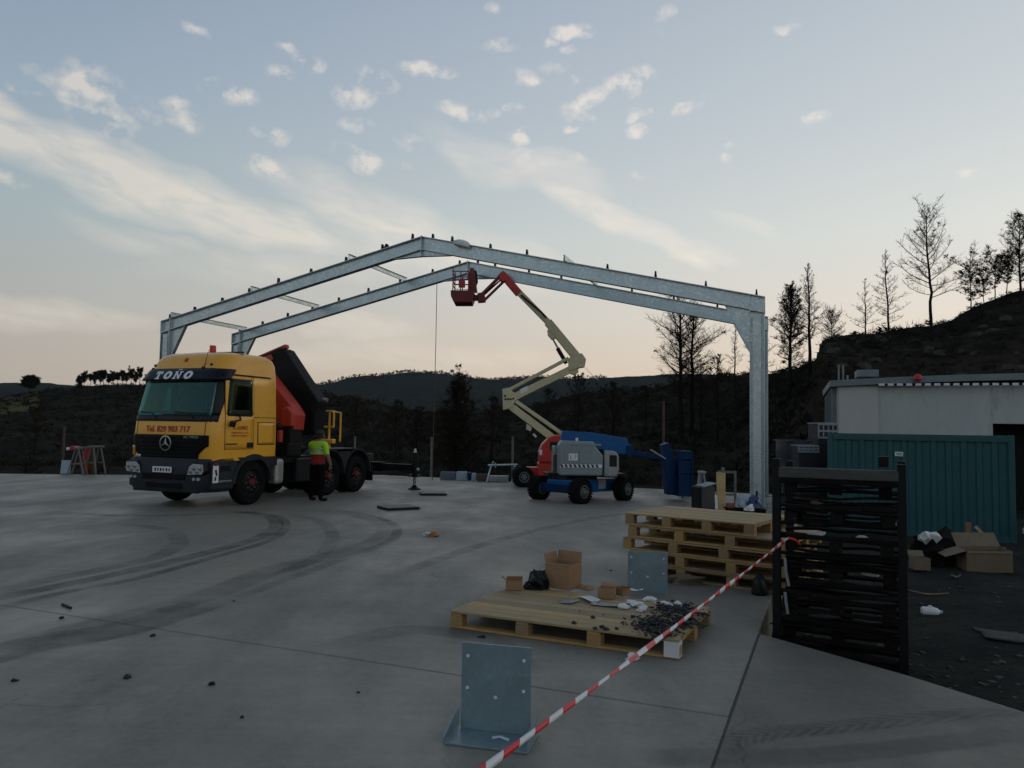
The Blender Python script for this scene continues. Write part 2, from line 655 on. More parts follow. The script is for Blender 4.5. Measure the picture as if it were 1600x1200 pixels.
# ------------------------------------------------------------------ the setting: slab, ground, hills
def concrete_mat(name='concrete', k=1.0):
    m = bpy.data.materials.new(name)
    m.use_nodes = True
    t = m.node_tree
    n, l = t.nodes, t.links
    b = n['Principled BSDF']
    geo = n.new('ShaderNodeNewGeometry')

    def noise(sc, dt, ro=.55, st=None, off=0.0):
        mp = n.new('ShaderNodeMapping')
        mp.inputs['Scale'].default_value = st or (1, 1, 1)
        mp.inputs['Location'].default_value = (off, off, 0)
        mp.inputs['Rotation'].default_value = (0, 0, .35)
        l.new(geo.outputs['Position'], mp.inputs[0])
        q = n.new('ShaderNodeTexNoise')
        q.inputs['Scale'].default_value = sc
        q.inputs['Detail'].default_value = dt
        q.inputs['Roughness'].default_value = ro
        l.new(mp.outputs[0], q.inputs['Vector'])
        return q.outputs['Fac']

    def rmp(f, a, c, lo=0., hi=1.):
        q = n.new('ShaderNodeMapRange')
        q.inputs['From Min'].default_value, q.inputs['From Max'].default_value = a, c
        q.inputs['To Min'].default_value, q.inputs['To Max'].default_value = lo, hi
        l.new(f, q.inputs['Value'])
        return q.outputs['Result']

    def mx(f, a, c, mode='MIX'):
        q = n.new('ShaderNodeMix')
        q.data_type = 'RGBA'
        q.blend_type = mode
        for s, v in ((0, f), (6, a), (7, c)):
            if isinstance(v, tuple):
                q.inputs[s].default_value = (*v, 1)
            elif isinstance(v, (int, float)):
                q.inputs[s].default_value = v
            else:
                l.new(v, q.inputs[s])
        return q.outputs[2]
    big = rmp(noise(.16, 4.0, .55), .32, .68)
    mid = rmp(noise(.75, 7.0, .66, (1, .45, 1), 7.), .36, .66)
    fin = rmp(noise(14., 5.0, .7, None, 3.), .35, .75)
    trow = rmp(noise(2.6, 5.0, .6, (.25, 2.2, 1), 19.), .42, .72)
    c = mx(big, (.205, .196, .165), (.275, .257, .212))
    c = mx(mid, c, (.152, .150, .130))
    c = mx(rmp(fin, 0, 1, 0, .5), c, (.30, .285, .24))
    c = mx(rmp(trow, 0, 1, 0, .35), c, (.130, .130, .114))
    stain = rmp(noise(.55, 8.0, .68, None, 31.), .62, .74, 0, .55)
    c = mx(stain, c, (.115, .113, .100))
    spots_ = rmp(noise(5.5, 3.0, .5, None, 51.), .735, .77, 0, .7)
    c = mx(spots_, c, (.06, .056, .052))
    rust = rmp(noise(.9, 7.0, .6, None, 77.), .70, .80, 0, .35)
    c = mx(rust, c, (.18, .13, .09))
    # fine wandering cracks, pale dusty patches and grit
    wv = n.new('ShaderNodeTexVoronoi')
    wv.feature = 'DISTANCE_TO_EDGE'
    wv.inputs['Scale'].default_value = .42
    wp = n.new('ShaderNodeVectorMath')
    wp.operation = 'MULTIPLY_ADD'
    wn = n.new('ShaderNodeTexNoise')
    wn.inputs['Scale'].default_value = 1.4
    wn.inputs['Detail'].default_value = 6
    l.new(geo.outputs['Position'], wn.inputs['Vector'])
    l.new(wn.outputs['Color'], wp.inputs[0])
    wp.inputs[1].default_value = (.9, .9, .9)
    l.new(geo.outputs['Position'], wp.inputs[2])
    l.new(wp.outputs[0], wv.inputs['Vector'])
    cm = n.new('ShaderNodeMath')
    cm.operation = 'MULTIPLY'
    l.new(rmp(wv.outputs['Distance'], .006, .0, 0, .55), cm.inputs[0])
    l.new(rmp(noise(.35, 3.0, .5, None, 91.), .52, .62), cm.inputs[1])
    c = mx(cm.outputs[0], c, (.06, .06, .055))
    c = mx(rmp(noise(.38, 7.0, .7, (1, .6, 1), 123.), .60, .72, 0, .45), c, (.32, .305, .26))
    c = mx(rmp(noise(60., 3.0, .6, None, 141.), .66, .74, 0, .5), c, (.07, .068, .062))
    c = mx(1.0, c, (k, k, k), 'MULTIPLY')
    l.new(c, b.inputs['Base Color'])
    l.new(rmp(mid, 0, 1, .45, .72), b.inputs['Roughness'])
    b.inputs['Specular IOR Level'].default_value = .45
    bp = n.new('ShaderNodeBump')
    bp.inputs['Strength'].default_value = .25
    bp.inputs['Distance'].default_value = .012
    l.new(noise(26., 6.0, .65, (1, .5, 1)), bp.inputs['Height'])
    l.new(bp.outputs[0], b.inputs['Normal'])
    return m


M_conc = concrete_mat()
M_conc2 = concrete_mat('apron_concrete_with_vignette', .74)  # same concrete made darker, part of the corner vignette is in its colour
KX, KY = .3826, .9239                                     # direction of the slab's long joint
slab = bpy.data.objects.new('concrete_slab', None)
C.objects.link(slab)
tag(slab, kind='structure', label='pale grey poured concrete slab with tyre marks')
g_ = .004


def slab_panel(poly, name='panel'):
    MB().prism(poly, 'z', -.5, 0.0).build(name, M_conc if name == 'panel' else M_conc2, slab, bevel=.012)


slab_panel([(1.46 - g_, 5.15 + 2 * g_), (-42, 23.2 + 2 * g_), (-42, 25.0), (-18.1, 27.4), (-13.8, 27.9), (-5.0, 30.4), (-2.4, 29.2), (-.9, 28.1),
            (6.2, 24.75), (9.5, 23.2), (9.0, 23.3)][:-1] + [(8.80 - g_, 22.87)])
slab_panel([(1.46 - g_, 5.15), (-42, 23.2), (-42, -10), (-4.80 - g_, -10)])
slab_panel([(2.34 + g_ * 1.5, 7.27), (-4.80 + g_ * 1.5, -10), (12.7, -10), (3.52, 5.34), (3.12, 6.09)], 'apron')


# dark filler at the bottom of the joints
M_fill = mat('joint_filler', (.06, .06, .056), .95, 0, .3, 9.0)
MB().bar((1.46, 5.15 + g_, -.022), (-42, 23.2 + g_, -.022), .05, .03).build('joint_filler', M_fill, slab)
MB().bar((2.34, 7.27, -.020), (-4.80, -10, -.020), .05, .03).build('joint_filler', M_fill, slab)


# tyre marks: worn dark rubber lying on the slab, each along its own curve
def tyre_mat(name, dens, tread=False):
    m = bpy.data.materials.new(name)
    m.use_nodes = True
    t = m.node_tree
    n, l = t.nodes, t.links
    b = n['Principled BSDF']
    b.inputs['Base Color'].default_value = (.055, .06, .058, 1)
    b.inputs['Roughness'].default_value = .85
    uv = n.new('ShaderNodeUVMap')
    sp = n.new('ShaderNodeSeparateXYZ')
    l.new(uv.outputs[0], sp.inputs[0])

    def mth(op, a, c=None, cl=False):
        q = n.new('ShaderNodeMath')
        q.operation = op
        q.use_clamp = cl
        for i, v in enumerate((a, c)):
            if v is None:
                continue
            if isinstance(v, (int, float)):
                q.inputs[i].default_value = v
            else:
                l.new(v, q.inputs[i])
        return q.outputs[0]
    edge = mth('MULTIPLY', mth('SUBTRACT', 1.0, mth('ABSOLUTE', mth('SUBTRACT', mth('MULTIPLY', sp.outputs[1], 2.0), 1.0))), 4.5, True)
    geo = n.new('ShaderNodeNewGeometry')
    nz = n.new('ShaderNodeTexNoise')
    nz.inputs['Scale'].default_value = 1.3
    nz.inputs['Detail'].default_value = 8
    nz.inputs['Roughness'].default_value = .65
    l.new(geo.outputs['Position'], nz.inputs['Vector'])
    pat = mth('MULTIPLY', mth('SUBTRACT', nz.outputs['Fac'], .28), 2.6, True)
    end = mth('MULTIPLY', mth('MULTIPLY', sp.outputs[0], mth('SUBTRACT', 1.0, sp.outputs[0])), 9.0, True)
    a = mth('MULTIPLY', mth('MULTIPLY', mth('MULTIPLY', edge, pat), dens), end)
    if tread:
        w = mth('SINE', mth('ADD', mth('MULTIPLY', sp.outputs[0], 130.), mth('MULTIPLY', mth('ABSOLUTE', mth('SUBTRACT', sp.outputs[1], .5)), 22.0)))
        a = mth('MULTIPLY', a, mth('ADD', mth('MULTIPLY', mth('GREATER_THAN', w, .1), .75), .25))
    tr = n.new('ShaderNodeBsdfTransparent')
    mx = n.new('ShaderNodeMixShader')
    l.new(a, mx.inputs[0])
    l.new(tr.outputs[0], mx.inputs[1])
    l.new(b.outputs[0], mx.inputs[2])
    l.new(mx.outputs[0], n['Material Output'].inputs[0])
    return m


M_mark = tyre_mat('tyre_rubber_mark', .46)
M_mark_f = tyre_mat('faint_rubber_mark', .25)
M_tread = tyre_mat('tread_print', .42, True)


def smooth_path(pts, sub=10):
    out = []
    p = [Vector(q) for q in pts]
    p = [p[0] * 2 - p[1]] + p + [p[-1] * 2 - p[-2]]
    for i in range(1, len(p) - 2):
        for k in range(sub):
            t = k / sub
            a, b, c, d = p[i - 1], p[i], p[i + 1], p[i + 2]
            out.append(.5 * ((2 * b) + (c - a) * t + (2 * a - 5 * b + 4 * c - d) * t * t + (3 * b - a - 3 * c + d) * t ** 3))
    out.append(p[-2])
    return out


_zm = [.003]


def tyre_mark(pix, width, mt, parent=slab):
    width = width * .72
    path = smooth_path([G(x, y).to_2d().to_3d() for x, y in pix])
    _zm[0] += .0004
    vs, fs = [], []
    for i, p in enumerate(path):
        d = (path[min(i + 1, len(path) - 1)] - path[max(i - 1, 0)]).normalized()
        s = Vector((-d.y, d.x, 0)) * width / 2
        vs += [(p.x - s.x, p.y - s.y, _zm[0]), (p.x + s.x, p.y + s.y, _zm[0])]
    n = len(path)
    for i in range(n - 1):
        fs.append((2 * i, 2 * i + 1, 2 * i + 3, 2 * i + 2))
    me = bpy.data.meshes.new('tyre_mark')
    me.from_pydata(vs, [], fs)
    uv = me.uv_layers.new(name='UVMap')
    for i in range(n - 1):
        for k, (a, b) in enumerate(((i, 0), (i, 1), (i + 1, 1), (i + 1, 0))):
            uv.data[i * 4 + k].uv = (a / (n - 1), b)
    me.materials.append(mt)
    o = bpy.data.objects.new('tyre_mark', me)
    C.objects.link(o)
    o.parent = parent


for pix, w_, mt_ in [
    ([(-80, 950), (60, 922), (200, 893), (330, 862), (410, 838), (432, 820), (415, 806), (360, 799), (280, 797)], .42, M_mark),
    ([(-80, 972), (80, 930), (210, 905), (330, 872), (420, 845), (447, 822), (430, 806), (370, 797)], .26, M_mark),
    ([(-60, 940), (60, 910), (160, 890), (250, 868), (280, 846), (262, 829), (210, 821), (120, 816)], .45, M_mark_f),
    ([(-140, 1060), (60, 1000), (220, 960), (340, 925), (430, 890), (540, 862), (600, 840), (600, 818), (540, 802), (470, 797)], .7, M_mark_f),
    ([(-160, 1065), (40, 1010), (180, 985), (260, 962), (330, 940)], .85, M_mark),
    ([(330, 948), (430, 912), (540, 872), (610, 845), (618, 822), (570, 803), (500, 796)], .3, M_mark_f),
    ([(420, 905), (500, 868), (520, 838), (500, 815), (450, 803)], .38, M_mark_f),
    ([(1115, 1175), (1180, 1150), (1290, 1138), (1420, 1125), (1640, 1105)], .30, M_tread),
    ([(1000, 1185), (1130, 1182), (1300, 1180), (1650, 1140)], .34, M_mark_f),
    ([(520, 1010), (640, 985), (760, 1000), (830, 1060)], .5, M_mark_f),
    ([(60, 800), (200, 806), (340, 803), (430, 797)], .5, M_mark_f),
    ([(600, 905), (760, 850), (900, 815), (1000, 800)], .4, M_mark_f),
]:
    tyre_mark(pix, w_, mt_)


# ------------------------------------------------------------------ terrain as one sheet round the camera
def vnoise(x, y, seed=0):
    """value noise, vectorised"""
    xi, yi = np.floor(x).astype(np.int64), np.floor(y).astype(np.int64)
    xf, yf = x - xi, y - yi

    def h(a, b):
        q = (a * 374761393 + b * 668265263 + seed * 1442695041) & 0xffffffff
        q = ((q ^ (q >> 13)) * 1274126177) & 0xffffffff
        return ((q ^ (q >> 16)) & 0xffff) / 65535.0
    u, v = xf * xf * (3 - 2 * xf), yf * yf * (3 - 2 * yf)
    return (h(xi, yi) * (1 - u) + h(xi + 1, yi) * u) * (1 - v) + (h(xi, yi + 1) * (1 - u) + h(xi + 1, yi + 1) * u) * v


def fbm(x, y, o=5, seed=0):
    s, a, t = 0., 1., 0.
    for i in range(o):
        s = s + a * (vnoise(x * 2 ** i, y * 2 ** i, seed + i) - .5)
        t += a
        a *= .55
    return s / t


SKY1 = [(-500, 610), (0, 622), (40, 617), (90, 610), (120, 607), (215, 601), (300, 603), (420, 606), (500, 616), (560, 628), (620, 640), (690, 645), (760, 642), (820, 634),
        (900, 620), (960, 610), (1020, 602), (1060, 597), (1110, 594), (1170, 588), (1210, 583), (1250, 574), (1272, 562), (1284, 526), (1300, 521), (1340, 514),
        (1390, 509), (1450, 500), (1490, 493), (1520, 476), (1545, 463), (1580, 455), (1620, 449), (1900, 430), (2400, 450)]
SKY2 = [(-500, 600), (0, 600), (60, 600), (120, 603), (300, 606), (440, 608), (500, 603), (540, 596), (580, 590), (640, 586), (690, 587), (730, 592), (765, 598), (800, 597),
        (840, 595), (900, 595), (960, 591), (1030, 588), (1100, 588), (1200, 592), (1600, 610), (2400, 610)]
RIDGE = [(-500, 320), (0, 320), (215, 300), (420, 240), (560, 150), (700, 140), (900, 130), (1100, 105), (1230, 88), (1272, 80), (1284, 60), (1400, 62), (1600, 66), (2400, 80)]


def lerp_tab(tab, x):
    return np.interp(x, [a for a, b in tab], [b for a, b in tab])


def px_of_az(a):
    return 800 + np.tan(np.clip(a, -1.2, 1.2)) * F


def el_of(px, py):
    b = (py - 600) * math.cos(ROLL) - (px - 800) * math.sin(ROLL)
    y = F * math.cos(PIT) + b * math.sin(PIT)
    z = F * math.sin(PIT) - b * math.cos(PIT)
    a = (px - 800) * math.cos(ROLL) + (py - 600) * math.sin(ROLL)
    return z / np.hypot(a, y)


def terrain_z(a, r):
    """height of the land at azimuth a and distance r (arrays)"""
    px = px_of_az(a)
    R1 = lerp_tab(RIDGE, px)
    z1 = EYE + R1 * el_of(px, lerp_tab(SKY1, px))
    R2 = 2100.0
    z2 = EYE + R2 * el_of(px, lerp_tab(SKY2, px))
    back = np.clip((np.abs(a) - 1.0) / .6, 0, 1)
    z1 = z1 * (1 - back) + 6 * back
    R1 = R1 * (1 - back) + 120 * back
    right = np.clip((px - 1120) / 160, 0, 1) * (1 - back)
    r0 = 33 - 6 * right
    zv = -3.2 * (1 - right) - .2 * right

    def sm(t):
        t = np.clip(t, 0, 1)
        return t * t * (3 - 2 * t)
    base = -.42
    rv = r0 + (R1 - r0) * .28
    z = np.where(r < r0, base, base + (zv - base) * sm((r - r0) / (rv - r0)))
    up = zv + (z1 - zv) * (np.clip((r - rv) / (R1 - rv), 0, 1) ** (1.15 - .3 * right))
    z = np.where(r > rv, up, z)
    zp = np.minimum(z1 - 6, EYE + R1 * 2 * (-.002))
    z = np.where(r > R1, z1 + (zp - z1) * sm((r - R1) / (R1 * .9)), z)
    plain = -2.0 + 900 * .0055
    z = np.where(r > R1 * 1.9, zp + (plain - zp) * sm((r - R1 * 1.9) / (900 - R1 * 1.9)), z)
    z = np.where(r > 900, plain + (z2 - plain) * sm((r - 900) / (R2 - 900)) ** .9, z)
    z = np.where(r > R2, z2 - (r - R2) * .02, z)
    return z, R1


def terrain_full(a, r):
    z, R1 = terrain_z(a, r)
    x, y = r * np.sin(a), r * np.cos(a)
    amp = np.clip((r - 12) / 60, 0, 1) * np.minimum(r * .012, 9)
    z = z + fbm(x / 14, y / 14, 5, 3) * np.clip((r - 30) / 40, 0, 1) * np.clip(r * .02, 0, 2.2)
    z = z + fbm(x / 160, y / 160, 5, 9) * np.clip((r - 500) / 1500, 0, 1) * 26
    z = z + fbm(x / 1.1, y / 1.1, 4, 5) * .12 * np.clip((40 - r) / 20, 0, 1)
    # a hollow kept clear under the slab and the building yard
    return z, R1


aa = np.concatenate([np.linspace(-math.pi, -.78, 60)[:-1], np.arange(-.78, .78, .0028), np.linspace(.78, math.pi, 60)])
rr_ = np.concatenate([[.5], np.geomspace(2.0, 30, 36), np.geomspace(31, 340, 90), np.geomspace(360, 2100, 46), np.geomspace(2200, 3080, 5)])
A_, R_ = np.meshgrid(aa, rr_, indexing='ij')
Z_, RR_ = terrain_full(A_, R_)
X_, Y_ = R_ * np.sin(A_), R_ * np.cos(A_)
na, nr = A_.shape
PXG = px_of_az(A_)
# what grows where: 0 burnt scrub, 1 grassy field, 2 far woodland
fieldn = fbm(X_ / 55, Y_ / 55, 3, 21)
field = ((R_ > RR_ * 1.3) & (R_ < 1150) & (np.abs(A_) < .9)).astype(float) * np.clip(.55 + fieldn * 3, 0, 1)
field = np.maximum(field, ((PXG < 60) & (R_ > 235) & (R_ < 330) & (np.abs(A_) < .9)).astype(float) * .7)
wood = np.clip((R_ - 1150) / 150, 0, 1)
me = bpy.data.meshes.new('ground')
idx = np.arange(na * nr).reshape(na, nr)
q = np.stack([idx[:-1, :-1], idx[:-1, 1:], idx[1:, 1:], idx[1:, :-1]], -1).reshape(-1, 4)
me.from_pydata(np.stack([X_, Y_, Z_], -1).reshape(-1, 3).tolist(), [], q.tolist())
at_ = me.attributes.new('field', 'FLOAT', 'POINT')
at_.data.foreach_set('value', field.reshape(-1))
at_ = me.attributes.new('yard', 'FLOAT', 'POINT')
at_.data.foreach_set('value', np.clip((34 - R_) / 8, 0, 1).reshape(-1))
at_ = me.attributes.new('wood', 'FLOAT', 'POINT')
at_.data.foreach_set('value', wood.reshape(-1))
me.polygons.foreach_set('use_smooth', [True] * len(me.polygons))


def ground_mat():
    m = bpy.data.materials.new('burnt_ground')
    m.use_nodes = True
    t = m.node_tree
    n, l = t.nodes, t.links
    b = n['Principled BSDF']
    geo = n.new('ShaderNodeNewGeometry')

    def noise(sc, dt, ro=.6):
        qn = n.new('ShaderNodeTexNoise')
        qn.inputs['Scale'].default_value = sc
        qn.inputs['Detail'].default_value = dt
        qn.inputs['Roughness'].default_value = ro
        l.new(geo.outputs['Position'], qn.inputs['Vector'])
        return qn.outputs['Fac']

    def rmp(f, a, c):
        qn = n.new('ShaderNodeMapRange')
        qn.inputs['From Min'].default_value, qn.inputs['From Max'].default_value = a, c
        l.new(f, qn.inputs['Value'])
        return qn.outputs['Result']

    def mx(f, a, c):
        qn = n.new('ShaderNodeMix')
        qn.data_type = 'RGBA'
        for s, v in ((0, f), (6, a), (7, c)):
            if isinstance(v, tuple):
                qn.inputs[s].default_value = (*v, 1)
            else:
                l.new(v, qn.inputs[s])
        return qn.outputs[2]

    def attr(nm):
        qn = n.new('ShaderNodeAttribute')
        qn.attribute_name = nm
        return qn.outputs['Fac']
    c = mx(rmp(noise(.07, 6.), .35, .65), (.021, .022, .018), (.042, .036, .026))
    c = mx(rmp(noise(.6, 7., .7), .45, .7), c, (.018, .018, .017))
    c = mx(rmp(noise(.25, 5.), .62, .72), c, (.034, .042, .020))
    c = mx(rmp(noise(7., 4.), .62, .74), c, (.065, .06, .05))
    fc = mx(rmp(noise(.012, 4.), .4, .6), (.10, .12, .04), (.15, .13, .065))
    fc = mx(rmp(noise(.05, 6.), .52, .6), fc, (.028, .036, .02))
    yc = mx(rmp(noise(.8, 7., .65), .35, .65), (.030, .032, .030), (.052, .054, .048))
    yc = mx(rmp(noise(9., 5., .7), .55, .75), yc, (.018, .018, .017))
    c = mx(attr('yard'), c, yc)
    c = mx(attr('field'), c, fc)
    c = mx(attr('wood'), c, mx(rmp(noise(.03, 6.), .4, .65), (.02, .027, .022), (.034, .038, .03)))
    l.new(c, b.inputs['Base Color'])
    b.inputs['Roughness'].default_value = 1.0
    b.inputs['Specular IOR Level'].default_value = 0.0
    bp = n.new('ShaderNodeBump')
    bp.inputs['Strength'].default_value = .7
    bp.inputs['Distance'].default_value = .15
    l.new(noise(2.2, 8., .7), bp.inputs['Height'])
    l.new(bp.outputs[0], b.inputs['Normal'])
    return m


me.materials.append(ground_mat())
ground = bpy.data.objects.new('ground', me)
C.objects.link(ground)
tag(ground, kind='structure', label='dark burnt earth and scrub running to the far hills')


def land(x, y):
    z, _ = terrain_full(np.array([math.atan2(x, y)]), np.array([math.hypot(x, y)]))
    return float(z[0])


def on_land(px, r, dz=0.0):
    """foot of something that stands on the land in photo column px at distance r"""
    a = math.atan2((px - 800) , F)
    x, y = r * math.sin(a), r * math.cos(a)
    return Vector((x, y, land(x, y) + dz))


# ------------------------------------------------------------------ steel portal frames
TH = .3438
BX, BY, SPAN, EAVE, RISE, SPC = 6.5243, 19.7717, 19.794, 5.412, 2.271, 3.603
DEP, BF, TF, TW = .40, .23, .020, .014
SL = RISE / (SPAN / 2)
NRM = math.sqrt(1 + SL * SL)


def web_flange(parent, name, a, b, depth, plumb0=None):
    """I-section from a to b (x, z) in the frame plane: the part is the web, its flanges are sub-parts.
    a, b lie on the outer face; depth is measured straight inwards by the normal n"""
    a, b = Vector(a), Vector(b)
    return a, b


def frame_thing(name, label, loc):
    fr = thing(name, label, 'portal frame', loc, math.pi - TH, 'steel portal frames')
    vd = DEP * NRM                                           # vertical depth of the rafter
    for side in (0, 1):
        mx = (lambda x: x) if side == 0 else (lambda x: SPAN - x)
        # column
        inn = .37
        zt0, zt1 = EAVE - vd, EAVE - vd + inn * SL
        col = MB().prism([(mx(TF), .03), (mx(inn - TF), .03), (mx(inn - TF), zt1 - .02), (mx(TF), zt0 - .02)], 'y', -TW / 2, TW / 2).build('column', M_galv, fr)
        MB().prism([(mx(0), .03), (mx(TF), .03), (mx(TF), zt0 - .02), (mx(0), zt0 - .02)], 'y', -BF / 2, BF / 2).build('flange', M_galv, col)
        MB().prism([(mx(inn - TF), .03), (mx(inn), .03), (mx(inn), zt1 - .02), (mx(inn - TF), zt1 - .02)], 'y', -BF / 2, BF / 2).build('flange', M_galv, col)
        MB().prism([(mx(-.01), zt0 - .02), (mx(inn + .01), zt1 - .02), (mx(inn + .01), zt1), (mx(-.01), zt0)], 'y', -BF / 2 - .01, BF / 2 + .01).build('cap_plate', M_galv, col)
        for sy in (-1, 1):  # cover strips and lips added so the slots beside them go dark
            MB().prism([(mx(.085), .04), (mx(inn - .075), .04), (mx(inn - .075), zt0 - .06), (mx(.085), zt0 - .06)], 'y', sy * .075, sy * .088).build('added_cover_strip', M_galv, col, bevel=.004)
            MB().prism([(mx(.046), .04), (mx(.056), .04), (mx(.056), zt0 - .06), (mx(.046), zt0 - .06)], 'y', sy * .02, sy * .088).build('added_cover_lip', M_galv, col)
        MB().box((mx(inn / 2), 0, .018), (.56, .36, .024)).build('base_plate', M_galv2, fr, bevel=.003)
        for bx in (-.04, inn + .04):
            for by in (-.13, .13):
                MB().tube([(mx(bx), by, .02), (mx(bx), by, .10)], .014, 8).build('anchor_bolt', M_steel, fr)
        # rafter
        x0, x1 = 0.0, SPAN / 2 - .012
        zt = lambda x: EAVE + SL * x

        def strip(xa, xb, ta, tb, yh):
            return MB().prism([(mx(xa), zt(xa) - tb * NRM), (mx(xb), zt(xb) - tb * NRM), (mx(xb), zt(xb) - ta * NRM), (mx(xa), zt(xa) - ta * NRM)], 'y', -yh, yh)
        raf = strip(x0, x1, TF, DEP - TF, TW / 2).build('rafter', M_galv, fr)
        strip(x0, x1, 0, TF, BF / 2).build('flange', M_galv, raf)
        strip(x0 + .001, x1, DEP - TF, DEP - .001, BF / 2).build('flange', M_galv, raf)
        MB().prism([(mx(-.012), zt(0) - vd + .004), (mx(0), zt(0) - vd + .004), (mx(0), zt(0) + .002), (mx(-.012), zt(0) + .002)], 'y', -BF / 2, BF / 2).build('end_plate', M_galv, raf)
        for xs in (inn,):
            MB().prism([(mx(xs - .006), zt(xs) - vd + .02), (mx(xs + .006), zt(xs) - vd + .02), (mx(xs + .006), zt(xs) - .02), (mx(xs - .006), zt(xs) - .02)], 'y', -BF / 2 + .005, BF / 2 - .005).build('stiffener', M_galv, raf)
        # eave haunch and its sloping flange
        hx, hz = 1.05, .95
        a_, b_ = (inn + .004, zt(inn) - vd - hz), (inn + .62, zt(inn + .62) - vd - .004)
        hau = MB().prism([(mx(inn + .004), zt(inn) - vd - .004), (mx(a_[0]), a_[1]), (mx(inn + .10), a_[1] + .10), (mx(b_[0]), b_[1])], 'y', -.008, .008).build('haunch', M_galv, fr)
        MB().prism([(mx(inn + .10), a_[1] + .10), (mx(inn + .108), a_[1] + .09), (mx(b_[0] + .012), b_[1] - .01), (mx(b_[0]), b_[1])], 'y', -.07, .07).build('flange', M_galv, hau)
        # apex haunch half and splice plate
        xa = SPAN / 2 - .95
        za = zt(xa) - vd - .003
        MB().prism([(mx(xa), za), (mx(SPAN / 2 - .012), za + .03), (mx(SPAN / 2 - .012), zt(SPAN / 2) - vd - .003)], 'y', -.008, .008).build('apex_haunch', M_galv, fr)
        MB().prism([(mx(xa), za - .012), (mx(SPAN / 2 - .012), za + .018), (mx(SPAN / 2 - .012), za + .03), (mx(xa), za)], 'y', -.075, .075).build('apex_flange', M_galv, fr)
        MB().prism([(mx(SPAN / 2 - .010), za + .02), (mx(SPAN / 2 - .001), za + .02), (mx(SPAN / 2 - .001), zt(SPAN / 2) + .03), (mx(SPAN / 2 - .010), zt(SPAN / 2) + .03)], 'y', -BF / 2 - .005, BF / 2 + .005).build('splice_plate', M_galv, fr)
        # purlin cleats standing on the top flange
        for t in (.03, .135, .25, .36, .475, .60, .73, .86, .965) if side else (.02, .15, .285, .42, .545, .66, .775, .90, .965):
            x = t * SPAN / 2
            h = R.uniform(.14, .2)
            MB().prism([(mx(x - .03), zt(x)), (mx(x + .035), zt(x)), (mx(x + .02), zt(x) + h), (mx(x - .012), zt(x) + h)], 'y', -.05, .05).build('cleat', M_blackst, fr)
    return fr


NX, NY = math.sin(TH), math.cos(TH)
frame_thing('portal_frame', 'galvanised steel portal frame nearer the camera, its right column beside the pallets', (BX, BY, 0))
frame_thing('portal_frame', 'galvanised steel portal frame behind, with the red lift basket at its ridge', (BX + NX * SPC, BY + NY * SPC, 0))


def purlin(side, t, label, over0=.18, over1=.15):
    """thin C section lying across both rafters; t runs from eave to ridge"""
    x = t * SPAN / 2
    z = EAVE + SL * x
    dx, dy = -math.cos(TH), math.sin(TH)
    px_ = x if side == 0 else SPAN - x
    s = 1 if side == 0 else -1
    o = (BX + dx * px_, BY + dy * px_, z)
    p = thing('purlin', label, 'purlin', o, math.pi - TH, 'purlins across the frames')
    L0, L1 = over0, -(SPC + over1)
    MB().box((s * .035, (L0 + L1) / 2, .09), (.006, L0 - L1, .15)).build('web', M_galv, p)
    MB().box((s * .064, (L0 + L1) / 2, .016), (.052, L0 - L1, .006)).build('flange', M_galv, p)
    MB().box((s * .064, (L0 + L1) / 2, .164), (.052, L0 - L1, .006)).build('flange', M_galv, p)


purlin(1, .045, 'thin steel purlin nearest the left eave, above the truck cab')
purlin(1, .375, 'thin steel purlin bridging the left roof slope at about a third of its rise')
purlin(1, .745, 'thin steel purlin on the left roof slope nearest the ridge')
purlin(0, .535, 'thin steel purlin bridging the right roof slope, the only one there', .25)

# plastic bundle and roped bracket left on the near rafters
def lump(name, mt, size, seed, n=26, sharp=.5, flat=True, facet=False):
    """crumpled sheet: a squashed ball with sharp noise in its surface"""
    r = random.Random(seed)
    mb = MB()
    offs = [(r.uniform(-1, 1), r.uniform(-1, 1), r.uniform(-1, 1), r.uniform(.2, 1)) for _ in range(26)]

    def fn(u, v):
        th, ph = u * 2 * math.pi, v * math.pi
        d = Vector((math.sin(ph) * math.cos(th), math.sin(ph) * math.sin(th), math.cos(ph)))
        k = 1.0
        for ox, oy, oz, w in offs:
            q_ = d.dot(Vector((ox, oy, oz)).normalized())
            k += sharp * .22 * w * (1 if ox > 0 else -1) * max(0, q_ - .55) * 3
        k += sharp * .12 * math.sin(7 * th + 5 * ph) * math.sin(ph)
        if facet and 0 < v < 1 and u < .999 and u > .001:
            k *= r.uniform(.62, 1.3)
        p = Vector((d.x * size[0] * k, d.y * size[1] * k, d.z * size[2] * k))
        if flat:
            p.z = max(p.z, -size[2] * .35) + size[2] * .35
        return p
    mb.grid(fn, n, n // 2)
    return mb.build(name, mt, None, smooth=not facet, angle=.35)


o = lump('plastic_bundle', M_white, (.30, .16, .15), 5, 22)
q_ = P(719, 381, 22.55)
o.location = q_ - Vector((0, .05, .08))
o.rotation_euler = (0, .22, .3)
tag(o, 'crumpled pale plastic bundle lying on the near right rafter beside the ridge', 'plastic bundle')
o = lump('rope_coil', M_blackst, (.10, .08, .12), 9, 16)
o.location = P(603, 389, 23.7)
tag(o, 'small dark bundle on the near left rafter left of the ridge', 'bundle')


